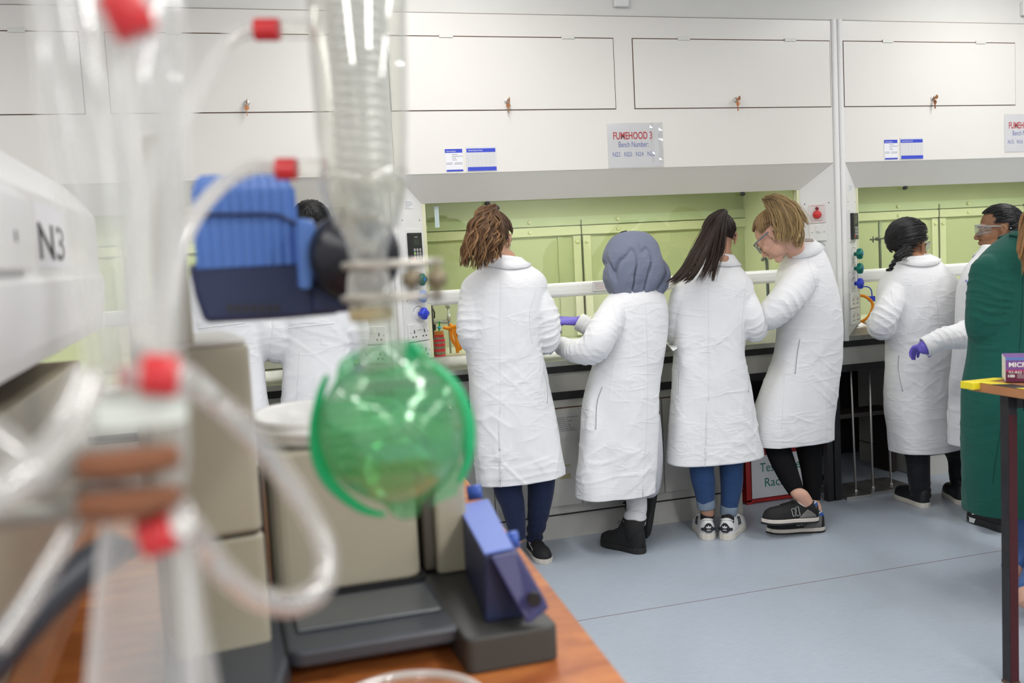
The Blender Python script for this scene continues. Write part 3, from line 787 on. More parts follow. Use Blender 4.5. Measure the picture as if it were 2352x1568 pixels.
# ================================================================ THINGS ON THE HOOD WORKTOPS
# striped jar
j = AY(1011, 817, 4.83); jz = .937
t = empty('glass_jar', (j.x, 4.83, jz), 'jar with red tape bands and orange lid behind the left end of the sash', 'jar')
MB().lathe((j.x, 4.83, jz), (0, 0, 1), [(0, .026), (.004, .0285), (.088, .0285), (.100, .024), (.104, .024)], 24).build('jar_body', mat('brown_grey_glass', (.32, .27, .20), .12, trans=.4), t, smooth=True)
for z in (.008, .036, .063, .085):
    MB().lathe((j.x, 4.83, jz+z-.007), (0, 0, 1), [(0, .0290), (.0, .0293), (.0125, .0293), (.0125, .0288)], 24, cap=False).build('tape_band', mat('tape_red', (.55, .03, .04), .4), t)
MB().lathe((j.x, 4.83, jz+.101), (0, 0, 1), [(0, .0255), (.010, .0255), (.0105, .0235)], 24).build('red_collar', RED, t)
MB().lathe((j.x, 4.83, jz+.112), (0, 0, 1), [(0, .0245), (.017, .0235)], 24).build('lid', mat('orange_lid', (.50, .17, .03), .5), t)
m = MB(); stube(m, [(j.x+.002, 4.83, jz+.128), (j.x+.004, 4.83, jz+.150), (j.x+.007, 4.83, jz+.178)], .0042, 8); m.build('green_tube', mat('green_tube', (.02, .40, .03), .4), t, smooth=True)
m = MB(); m.ell((j.x+.004, 4.83, jz+.146), (.009, .009, .007)); m.cyl((j.x-.010, 4.83, jz+.148), (j.x, 4.83, jz+.146), .002, n=8); m.build('stopcock', mat('sky_blue', (.03, .40, .75), .3), t, smooth=True)
# stand with tap and orange hoses
p = AY(1029, 703, 4.98)
t = empty('gas_tap', (p.x, 5.0, .94), 'grey laboratory tap with coiled orange rubber hose at the left of the middle hood', 'tap')
m = MB(); m.cyl((p.x, 4.98, .937), (p.x, 4.98, 1.215), .0055, n=12); m.lathe((p.x, 4.98, 1.17), (0, 0, 1), [(0, .010), (.005, .014), (.02, .014), (.025, .008)], 14); m.lathe((p.x, 4.98, 1.10), (0, 0, 1), [(0, .009), (.02, .011), (.04, .009)], 14)
m.cyl((p.x-.005, 4.98, 1.10), (p.x-.09, 5.0, 1.105), .011, n=12)
m.build('tap_body', mat('grey_metal', (.42, .45, .43), .4, .4), t, smooth=True)
m = MB(); x = p.x
stube(m, [(x+.005, 4.96, 1.09), (x+.002, 4.95, 1.02), (x+.02, 4.93, .975), (x+.025, 4.93, .942)], .009, 10)
stube(m, [(x-.035, 4.96, 1.075), (x-.01, 4.95, 1.068), (x+.03, 4.93, 1.075), (x+.07, 4.91, 1.04), (x+.10, 4.90, .99), (x+.11, 4.90, .945)], .009, 10)
stube(m, [(x+.012, 4.94, 1.06), (x+.022, 4.92, 1.0), (x+.034, 4.92, .96), (x+.044, 4.92, .98), (x+.030, 4.93, 1.04), (x+.012, 4.94, 1.075)], .008, 10)
m.build('hose', ORANGE, t, smooth=True)
p = AY(993, 760, 4.87)
t = empty('clamp_stand', (p.x, 4.87, .937), 'dark clamp stand rod just behind the left jamb of the middle hood', 'stand')
m = MB(); m.cyl((p.x+.006, 4.87, .94), (p.x+.006, 4.87, 1.20), .005, n=10); m.build('rod', mat('dark_rod', (.10, .10, .09), .5, .6), t, smooth=True)
m = MB(); m.box(p.x-.002, p.x+.016, 4.855, 4.885, 1.07, 1.10); m.tube([(p.x+.01, 4.85, 1.13), (p.x+.012, 4.85, 1.16), (p.x+.003, 4.85, 1.18)], .004, 8); m.build('boss', mat('dark_boss', (.05, .05, .045), .5), t)
MB().box(p.x-.04, p.x+.05, 4.83, 4.93, .937, .945).build('foot_plate', mat('dark_rod', (.1, .1, .09)), t)
p = AY(1085, 810, 4.80)
tag(MB().prism([(p.x-.035, 4.80, .9375), (p.x+.055, 4.81, .9375), (p.x+.05, 4.84, .9375), (p.x-.02, 4.83, .9375)], (0, 0, .007)).build('red_tray', RED), 'flat red tray lying beside the first coat in the hood', 'tray')
# paper on the sill between two coats
a = [AZ(1519, 776, .951), AZ(1545, 772, .951), AZ(1556, 800, .951), AZ(1546, 806, .951)]
tag(MB().prism([tuple(q) for q in a], (0, 0, .0012)).build('paper_sheet', PAPER), 'loose white sheet of paper on the sill between headscarf and long-haired person', 'paper')
# dark tap in the middle hood, right
p = AY(1768, 612, 5.0)
t = empty('swan_tap', (p.x, 5.05, .937), 'hooked dark grey spout inside the middle hood below the blond hair', 'tap')
m = MB(); stube(m, [(p.x+.012, 5.05, .937), (p.x+.014, 5.05, 1.20), (p.x+.012, 5.05, 1.305), (p.x-.004, 5.05, 1.33), (p.x-.018, 5.05, 1.315)], .009, 10); m.build('spout', mat('spout_grey', (.10, .12, .14), .35), t, smooth=True)
# dark tray and hotplate behind the two left people
p = AY(630, 828, 4.80)
t = empty('hotplate_stirrer', (p.x, 4.95, .937), 'black hotplate on a grey unit between the two people at the left', 'hotplate')
MB().box(p.x-.11, p.x+.10, 4.84, 5.05, .943, .99).build('housing', mat('stirrer_grey', (.55, .56, .50), .4), t, bevel=.006)
MB().box(p.x-.11, p.x+.10, 4.83, 5.05, .99, 1.01).build('plate', mat('plate_grey', (.07, .075, .07), .35), t, bevel=.003)
m = MB(); m.lathe((p.x+.0, 4.93, 1.01), (0, 0, 1), [(0, .02), (.03, .016), (.05, .01)], 14); stube(m, [(p.x-.06, 4.9, 1.013), (p.x-.02, 4.88, 1.03), (p.x+.01, 4.9, 1.03)], .002, 6); m.build('knob', BLACKP, t)
# clamp stand inside the right hood
p = AY(2020, 505, 5.10); 
t = empty('clamp_stand', (p.x, 5.10, .937), 'clamp stand with a horizontal clamp seen through the right-hand sash', 'stand')
m = MB(); m.cyl((p.x, 5.10, .937), (p.x, 5.10, AY(2021, 507, 5.1).z), .0085, n=10); m.build('rod', mat('dark_green_rod', (.10, .12, .09), .4, .6), t, smooth=True)
zc = AY(2020, 549, 5.1).z; m = MB()
stube(m, [(p.x-.075, 5.09, zc+.0), (p.x-.04, 5.09, zc), (p.x+.04, 5.09, zc+.004), (p.x+.09, 5.09, zc+.008)], .005, 8); m.ell((p.x-.02, 5.09, zc+.002), (.022, .012, .012)); m.ell((p.x+.035, 5.09, zc+.005), (.018, .012, .010)); m.cyl((p.x-.055, 5.09, zc-.018), (p.x-.055, 5.09, zc+.018), .004, n=8)
m.build('clamp', mat('dark_clamp', (.05, .055, .045), .45, .5), t, smooth=True)
MB().box(p.x-.06, p.x+.10, 5.02, 5.14, .937, .947).build('foot_plate', mat('dark_rod', (.1, .1, .09)), t)
# hoses in the right hood
m = MB(); stube(m, [AY(1958, 679, 4.74), AY(1985, 680, 4.72), AY(2004, 697, 4.71), AY(1998, 722, 4.71), AY(1985, 735, 4.72), AY(1970, 741, 4.76)], .0085, 12, 8)
m2 = m.build('rubber_hose', ORANGE, smooth=True); tag(m2, 'orange rubber hose arching out beside the blue tap of the right-hand hood', 'hose')
m = MB(); stube(m, [AY(1972, 661, 4.80), AY(1990, 658, 4.80), AY(2001, 666, 4.80), AY(2003, 688, 4.80)], .0035, 8, 8); m.box(AY(1996, 690, 4.8).x, AY(2008, 690, 4.8).x, 4.79, 4.81, AY(2000, 692, 4.8).z, AY(2000, 680, 4.8).z)
tag(m.build('blue_tube', BLUE, smooth=False), 'thin blue tube bent over the orange hose in the right hood', 'tube')
p = AY(2202, 705, 4.90)
t = empty('reagent_bottle', (p.x, 4.90, .937), 'clear bottle with a square blue cap between the two people at the right', 'bottle')
zt = AY(2202, 690, 4.9).z
MB().lathe((p.x, 4.90, .937), (0, 0, 1), [(0, .036), (.01, .038), (zt-.06-.937, .038), (zt-.02-.937, .018), (zt-.937, .015)], 20).build('bottle_body', mat_glass('bottle_glass', (.75, .72, .5), .05, 1.4, thin=True, milky=.3), t, smooth=True)
MB().lathe((p.x, 4.90, zt), (0, 0, 1), [(0, .017), (.028, .017)], 18).build('cap', BLUE, t)
# ================================================================ PEOPLE: builders
def vox(mb_list, size, smooth_n=4, name='v'):
    """fuse closed overlapping shapes into one continuous surface"""
    mb = MB()
    for b in mb_list: mb.add(b.v, b.f)
    me = mb.mesh(name); o = bpy.data.objects.new(name, me); COL.objects.link(o)
    r = o.modifiers.new('r', 'REMESH'); r.mode = 'VOXEL'; r.voxel_size = size; r.adaptivity = 0
    if smooth_n:
        s = o.modifiers.new('s', 'SMOOTH'); s.factor = .5; s.iterations = smooth_n
    dg = bpy.context.evaluated_depsgraph_get()
    out = bpy.data.meshes.new_from_object(o.evaluated_get(dg))
    bpy.data.objects.remove(o); bpy.data.meshes.remove(me)
    return out
def get_co(me):
    a = np.empty(len(me.vertices)*3); me.vertices.foreach_get('co', a); return a.reshape(-1, 3)
def set_co(me, a):
    me.vertices.foreach_set('co', np.ascontiguousarray(a).ravel()); me.update()
def get_no(me):
    a = np.empty(len(me.vertices)*3); me.vertices.foreach_get('normal', a); return a.reshape(-1, 3)
def se_ring(c, a, b, yaw=0, n=48, e=2.4):
    out = []
    for k in range(n):
        t = 2*math.pi*k/n; ct, st = math.cos(t), math.sin(t)
        x = a*math.copysign(abs(ct)**(2/e), ct); y = b*math.copysign(abs(st)**(2/e), st)
        out.append(Vector((c[0]+x*math.cos(yaw)-y*math.sin(yaw), c[1]+x*math.sin(yaw)+y*math.cos(yaw), c[2])))
    return out
def coat_rings(rows, Yc, inset=0.0, k=4):
    """rows: (xl, xr, y px, half depth, y offset) in the photo; become rings at depth Yc"""
    P = []
    for r in rows:
        xl, xr, y, b = r[:4]; dy = r[4] if len(r) > 4 else 0
        L = AY(xl, y, Yc+dy); R = AY(xr, y, Yc+dy)
        P.append(((L.x+R.x)/2, Yc+dy, (L.z+R.z)/2, (R.x-L.x)/2-inset, b-inset))
    Q = smoothline(P, k)
    return [se_ring(q[:3], max(q[3], .01), max(q[4], .01)) for q in Q], Q
def fold_disp(me, amp_v=.006, amp_c=.003, zt=1.3, zb=.5, seed=0, amp_s=.004, arm=None):
    co = get_co(me); no = get_no(me)
    z = np.clip((zt-co[:, 2])/(zt-zb), 0, 1)
    v = vnoise(np.stack([co[:, 0]*13, co[:, 1]*13, co[:, 2]*1.6+seed], 1), seed)
    v2 = vnoise(np.stack([co[:, 0]*24+9, co[:, 1]*24, co[:, 2]*3.4], 1), seed+3)
    def ridge(a, fs, ft, sd):
        # long sharp creases running in direction a (angle in the x-z plane)
        s = co[:, 0]*math.cos(a)+co[:, 2]*math.sin(a); t = -co[:, 0]*math.sin(a)+co[:, 2]*math.cos(a)
        n = vnoise(np.stack([s*fs, t*ft, co[:, 1]*6], 1), seed+sd)+.35*vnoise(np.stack([s*fs*2.3, t*ft*2.1, co[:, 1]*9], 1), seed+sd+1)
        k = np.clip(vnoise(np.stack([co[:, 0]*4.5+sd, co[:, 1]*4, co[:, 2]*4.5], 1), seed+sd+2)*1.8+.35, 0, 1)
        return k*(np.exp(-(n/.16)**2)-.25)
    cr = ridge(.6, 3.2, 13, 20)+ridge(-.75, 3.2, 14, 30)+.8*ridge(1.35, 2.6, 15, 40)+.7*ridge(.1, 3, 12, 50)
    r3 = vnoise(np.stack([co[:, 0]*9+co[:, 2]*7, co[:, 1]*10, co[:, 2]*3-co[:, 0]*4], 1), seed+13)
    d = amp_v*(v*z*1.5+.45*v2*z) + amp_c*1.15*cr*(.22+.78*z) + amp_s*r3*.8
    if arm is not None:
        # cloth gathered at bent elbows: (centre, axis, radius)
        for c, ax, R in arm:
            rel = co-np.array(c); ax = np.array(Vector(ax).normalized()); al = rel @ ax; perp = np.linalg.norm(rel-al[:, None]*ax, axis=1)
            wgt = np.exp(-(al/(R*1.1))**2)*(perp < R*.72)
            ph = al*80+2.6*vnoise(co*11, seed+17)+1.8*vnoise(co*5, seed+19)
            d = d + wgt*.0042*(np.exp(-(np.sin(ph)/.55)**2)-.4)*np.clip(.5+vnoise(co*9, seed+23), 0, 1.2)
    co = co + no*d[:, None]
    set_co(me, co)
def cut_hem(me, hem, slit=None):
    """open the coat below z=hem(x,y) and slit it; slit = (x_top, z_top, x_bot, z_bot, y_max, w_top, w_bot)"""
    bm = bmesh.new(); bm.from_mesh(me)
    dead = [f for f in bm.faces if f.calc_center_median().z < hem(f.calc_center_median())]
    bmesh.ops.delete(bm, geom=dead, context='FACES')
    for v in bm.verts:
        if v.is_boundary:
            h = hem(v.co)
            if v.co.z < h+.02: v.co.z = h
    bm.faces.ensure_lookup_table()
    # drop small leftovers
    if slit:
        for sl in (slit if isinstance(slit, list) else [slit]):
            xt, zt, xb, zb, ym, w0, w1 = sl
            A = Vector((xt, 0, zt)); B = Vector((xb, 0, zb)); d = (B-A).normalized(); nrm = Vector((d.z, 0, -d.x)).normalized()
            fs = [f for f in bm.faces if f.calc_center_median().y < ym and f.calc_center_median().z < zt and abs((f.calc_center_median()-A).dot(nrm)) < .03]
            geom = set(fs)
            for f in fs:
                geom.update(f.verts); geom.update(f.edges)
            r = bmesh.ops.bisect_plane(bm, geom=list(geom), plane_co=A, plane_no=nrm, dist=1e-5)
            ed = [e for e in r['geom_cut'] if isinstance(e, bmesh.types.BMEdge)]
            if ed: bmesh.ops.split_edges(bm, edges=ed)
            for v in bm.verts:
                if v.is_boundary and v.co.y < ym and v.co.z < zt and abs((v.co-A).dot(nrm)) < 1e-3 and v.link_faces:
                    c = sum((f.calc_center_median() for f in v.link_faces), Vector())/len(v.link_faces)
                    sd = 1 if (c-A).dot(nrm) > 0 else -1
                    t = (zt-v.co.z)/(zt-zb); wv = w0+(w1-w0)*t
                    v.co += nrm*sd*wv*min(1, t*6)
                    if sd < 0: v.co.y -= .004*min(1, t*5)
    bmesh.ops.recalc_face_normals(bm, faces=bm.faces)
    bm.to_mesh(me); bm.free(); me.update()
def solid(o, th):
    m = o.modifiers.new('thickness', 'SOLIDIFY'); m.thickness = th; m.offset = -1
def bvh_of(me):
    return BVHTree.FromPolygons([v.co for v in me.vertices], [p.vertices for p in me.polygons])
def on_surf(bv, px, py, off=.0015):
    d = Vector(ray(px, py)).normalized()
    h = bv.ray_cast(Vector(CAMP), d)
    if h[0] is None: return None
    n = h[1] if h[1].dot(d) < 0 else -h[1]
    return h[0]+n*off, n
def surf_line(bv, pts, r, name, m, parent, off=.0005, k=8, n=6):
    """a seam / cord lying on a surface along photo points"""
    q = smoothline(pts, k); P = []
    for x, y in q:
        s = on_surf(bv, x, y, off)
        if s: P.append(s[0])
    if len(P) < 3: return None
    mb = MB(); mb.tube(P, r, n); return mb.build(name, m, parent, smooth=True)
def surf_patch(bv, quad, name, m, parent, nu=6, nv=10, off=.003, th=.002):
    """cloth patch (pocket, strip) draped on a surface between four photo corners a,b,c,d"""
    a, b, c, d = [np.array(p, float) for p in quad]; V = []; 
    for i in range(nv+1):
        for j in range(nu+1):
            u, w = j/nu, i/nv
            p = a*(1-u)*(1-w)+b*u*(1-w)+c*u*w+d*(1-u)*w
            s = on_surf(bv, p[0], p[1], off)
            V.append(s[0] if s else None)
    good = [v for v in V if v is not None]
    if len(good) < len(V)*.7: return None
    for i, v in enumerate(V):
        if v is None: V[i] = min(good, key=lambda g: abs(g.z)) if False else good[0]
    mb = MB(); mb.add(V, [(i*(nu+1)+j, i*(nu+1)+j+1, (i+1)*(nu+1)+j+1, (i+1)*(nu+1)+j) for i in range(nv) for j in range(nu)])
    o = mb.build(name, m, parent, smooth=True); s = o.modifiers.new('t', 'SOLIDIFY'); s.thickness = th; s.offset = 0
    return o

# ---- head -----------------------------------------------------------------
def hmat(pos, fwd, tilt=0.0, up=(0, 0, 1)):
    """head matrix: local +y looks along fwd"""
    f = Vector(fwd).normalized(); u = Vector(up); u = (u-f*u.dot(f)).normalized(); r = f.cross(u)
    if tilt:
        q = Matrix.Rotation(tilt, 3, f); u = q @ u; r = q @ r
    return Matrix(((r.x, f.x, u.x, pos[0]), (r.y, f.y, u.y, pos[1]), (r.z, f.z, u.z, pos[2]), (0, 0, 0, 1)))
def head_shapes(M, s=1.0):
    L = []
    def E(c, r, n=20, m=14):
        mb = MB(); mb.ell(Vector(c)*s, tuple(x*s for x in r), n=n, m=m); mb.v = [tuple(M @ Vector(p)) for p in mb.v]; L.append(mb)
    def T(pts, rr, n=12):
        mb = MB(); mb.tube([Vector(p)*s for p in pts], [x*s for x in rr], n); mb.v = [tuple(M @ Vector(p)) for p in mb.v]; L.append(mb)
    E((0, -.010, .030), (.074, .094, .082)); E((0, .030, -.015), (.063, .062, .070)); E((0, .040, -.055), (.050, .048, .050))
    E((0, .064, -.098), (.024, .022, .019))
    for q in (-1, 1):
        E((q*.034, .022, -.072), (.024, .042, .030)); E((q*.036, .062, -.030), (.024, .024, .022)); E((q*.030, .078, .020), (.026, .014, .010))
        E((q*.031, .078, -.001), (.015, .013, .011)); E((q*.011, .099, -.041), (.009, .010, .007))
        # ear: rim, lobe and inner bowl
        T([(q*.071, .004, .010), (q*.080, -.006, .020), (q*.084, -.020, .012), (q*.083, -.024, -.006), (q*.077, -.014, -.026), (q*.071, -.004, -.034)], [.005, .0055, .006, .006, .006, .0055])
        E((q*.075, -.010, -.004), (.006, .014, .022)); E((q*.072, -.003, -.006), (.006, .005, .008)); E((q*.073, -.005, -.034), (.005, .007, .008))
    T([(0, .086, .012), (0, .094, -.008), (0, .105, -.026), (0, .112, -.036)], [.007, .0085, .010, .010])
    E((0, .108, -.039), (.011, .011, .008))
    E((0, .090, -.061), (.022, .013, .0055)); E((0, .088, -.071), (.019, .012, .006)); E((0, .074, -.066), (.030, .020, .016))
    return L
def palm_hand(wr, d, pn, curl=.5, s=1.0, side=1, spread=.12):
    """wrist point, direction of the hand, palm normal; list of closed shapes with five separate fingers"""
    d = Vector(d).normalized(); pn = Vector(pn); pn = (pn-d*pn.dot(d)).normalized(); w_ = d.cross(pn)*side
    L = []
    mb = MB(); rings = []
    for t, a, b in ((0, .024, .019), (.02, .030, .018), (.05, .038, .015), (.08, .040, .014), (.092, .037, .011)):
        c = Vector(wr)+d*t*s
        rings.append([c+w_*(math.copysign(abs(math.cos(q))**.75, math.cos(q))*a*s)+pn*(math.sin(q)*b*s) for q in [2*math.pi*k/16 for k in range(16)]])
    mb.rings(rings); L.append(mb)
    for i, (o, ln) in enumerate(((-.030, .066), (-.010, .078), (.010, .073), (.029, .058))):
        base = Vector(wr)+d*.080*s+w_*o*s
        dirv = (d+w_*(o*4*spread)).normalized(); pts = [base]; ang = 0; seg = [ln*.42, ln*.31, ln*.27]
        c = curl*(1+.12*i)
        p = base.copy(); pts = [base-dirv*.015*s, base]
        for sg in seg:
            ang += c; dv = dirv*math.cos(ang)+pn*math.sin(ang); p = p+dv*sg*s; pts.append(p.copy())
        mb = MB(); stube(mb, pts, [.0088*s, .0088*s, .0083*s, .0078*s, .0066*s], 10, 3); mb.ell(pts[-1], (.0062*s,)*3, n=10, m=8); L.append(mb)
    b0 = Vector(wr)+d*.018*s-w_*.024*s
    tp = [b0, b0+(d*.5-w_*.75+pn*.3).normalized()*.030*s, b0+(d*.62-w_*.6+pn*.45).normalized()*.056*s, b0+(d*.75-w_*.42+pn*.55).normalized()*.080*s]
    mb = MB(); stube(mb, tp, [.014*s, .0115*s, .0095*s, .0075*s], 10, 3); mb.ell(tp[-1], (.0072*s,)*3, n=10, m=8); L.append(mb)
    return L

# ---- hair -----------------------------------------------------------------
def hair_mesh(strands, nside=4):
    """strands: list of (points [n,3], radius0, radius1, colour0, colour1)"""
    V = []; F = []; C = []
    for pts, r0, r1, c0, c1 in strands:
        pts = np.asarray(pts, float); n = len(pts); T = np.gradient(pts, axis=0); T /= np.linalg.norm(T, axis=1)[:, None]+1e-9
        u = np.cross(T[0], [0.3, .5, .81]); u /= np.linalg.norm(u)+1e-9; base = len(V)
        for i in range(n):
            u = u-T[i]*np.dot(u, T[i]); u /= np.linalg.norm(u)+1e-9; v = np.cross(T[i], u); t = i/(n-1)
            r = (r0+(r1-r0)*t)*(1 if i < n-1 else .3)
            col = np.array(c0)*(1-t)+np.array(c1)*t
            for k in range(nside):
                a = 2*math.pi*k/nside
                V.append(tuple(pts[i]+u*math.cos(a)*r+v*math.sin(a)*r)); C.append((col[0], col[1], col[2], 1))
        for i in range(n-1):
            for k in range(nside):
                a = base+i*nside+k; b = base+i*nside+(k+1) % nside
                F.append((a, b, b+nside, a+nside))
    me = bpy.data.meshes.new('hair'); me.from_pydata(V, [], F); me.update()
    at = me.color_attributes.new('Col', 'FLOAT_COLOR', 'POINT'); at.data.foreach_set('color', np.array(C, float).ravel())
    me.polygons.foreach_set('use_smooth', [True]*len(me.polygons))
    return me
HAIRM = mat_attr('hair', rough=.42, spec=.45)
def in_face(d):
    """is head direction d (local unit vector) bare skin"""
    x, y, z = d
    if y > .30+.14*abs(x) and z < .50+.10*(1-abs(x)): return True
    if z < -.12-.0*y and y > -.25: return True
    return False
def scalp(M, root, c0, rnd, n=420, rr=(.079, .100, .088), cc=(0, -.010, .030), lift=.0, s=1.0, wig=.001, rad=.0021, nape=-.62):
    """hair combed from the hairline to the tie point 'root' (local direction)"""
    S = []; root = np.array(Vector(root).normalized()); rr = np.array(rr)*s; cc = np.array(cc)*s
    Mn = np.array(M)
    tries = 0
    while len(S) < n and tries < n*30:
        tries += 1
        d = np.array([rnd.gauss(0, 1) for _ in range(3)]); d /= np.linalg.norm(d)
        if in_face(d) or d[2] < nape or (d[2] < -.15 and d[1] > -.05): continue
        # skip the ear zone
        if abs(d[0]) > .86 and -.45 < d[2] < -.02 and d[1] > -.35: continue
        m = 12; pts = []
        off = 1.0+rnd.random()*.055
        for i in range(m):
            t = i/(m-1); v = d*(1-t)+root*t; v /= np.linalg.norm(v)+1e-9
            k = off+lift*math.sin(math.pi*t)+(t**4)*.06
            p = cc+v*rr*k + np.array([rnd.gauss(0, wig) for _ in range(3)])
            pts.append(Mn[:3, :3] @ p+Mn[:3, 3])
        b = .65+.7*rnd.random(); col = np.array(c0)*b
        S.append((pts, rad, rad*.9, col, col*1.0))
    return S
def cap_shell(M, rr=(.0775, .0975, .0855), cc=(0, -.010, .030), s=1.0, nape=-.62):
    """thin shell under the strands over the hair-bearing scalp"""
    mb = MB(); nu, nv = 40, 24; idx = {}; V = []; F = []
    def ok(d): return not (in_face(d) or d[2] < nape or (d[2] < -.15 and d[1] > -.05))
    G = []
    for i in range(nv+1):
        th = math.pi*i/nv
        for j in range(nu):
            ph = 2*math.pi*j/nu; d = (math.sin(th)*math.cos(ph), math.sin(th)*math.sin(ph), math.cos(th)); G.append(d)
            V.append(M @ (Vector((cc[0]+d[0]*rr[0], cc[1]+d[1]*rr[1], cc[2]+d[2]*rr[2]))*s))
    for i in range(nv):
        for j in range(nu):
            q = (i*nu+j, i*nu+(j+1) % nu, (i+1)*nu+(j+1) % nu, (i+1)*nu+j)
            if all(ok(G[k]) for k in q): F.append(q)
    mb.add(V, F); return mb
def lock(p, rnd, spread, curl=0.0, freq=0.0, n=24, jitter=.3):
    """a lock following the photo/world poly-line p with a lateral offset and optional curl"""
    q = np.array(smoothline([tuple(x) for x in p], max(2, n//max(1, len(p)-1)))); m = len(q)
    T = np.gradient(q, axis=0); T /= np.linalg.norm(T, axis=1)[:, None]+1e-9
    u = np.cross(T, np.array([.2, .9, .1])); u /= np.linalg.norm(u, axis=1)[:, None]+1e-9; v = np.cross(T, u)
    a = rnd.uniform(0, 2*math.pi); rad = math.sqrt(rnd.random()); ph = rnd.uniform(0, 6.28); fr = freq*rnd.uniform(.75, 1.3)
    t = np.linspace(0, 1, m)
    sp = np.interp(t, np.linspace(0, 1, len(spread)), spread)
    au = math.cos(a)*rad; av = math.sin(a)*rad
    w1 = np.array([vnoise(np.array([[x*3.3+ph*9, ph*5, 0.5]]), 3)[0] for x in t]); w2 = np.array([vnoise(np.array([[x*3.3+ph*7, 4, ph*3]]), 5)[0] for x in t])
    cu = curl*np.clip(t*3, 0, 1)
    out = q+u*((au+jitter*w1)*sp+cu*np.cos(fr*t*6.283+ph))[:, None]+v*((av+jitter*w2)*sp+cu*np.sin(fr*t*6.283+ph))[:, None]
    L = rnd.uniform(.84, 1.0)
    return out[:max(4, int(m*L))]

# ---- shoes ----------------------------------------------------------------
class Shoe:
    def __init__(s, L=.255, W=.046, H=.075, soleh=.026, toe=.055, ankle=.10, open_=.36):
        s.L, s.W, s.H, s.sh, s.toe, s.ank, s.op = L, W, H, soleh, toe, ankle, open_
    def wid(s, t):
        return s.W*np.interp(t, [0, .03, .10, .25, .45, .62, .74, .86, .95, 1.0], [.30, .55, .74, .78, .78, .95, 1.0, .90, .62, .12])
    def hgt(s, t):
        return np.interp(t, [0, .02, .08, s.op-.12, s.op, s.op+.12, .70, .85, .95, 1.0], [s.ank*.55, s.ank*.82, s.ank, s.ank*.92, s.ank*1.0, s.H*1.0, s.toe*1.12, s.toe*.98, s.toe*.70, s.toe*.25])
    def S(s, t, th, off=0.0):
        w_ = s.wid(t)+off; h = s.hgt(t)+off
        c, q = math.cos(th), math.sin(th)
        x = w_*math.copysign(abs(c)**(.55 if t < .5 else .75), c)*(1-.18*max(0, q)**2*(t < .4)); z = s.sh+h*max(0, q)**.9
        if q <= 0: z = s.sh
        return Vector((x, (t-.5)*s.L, z))
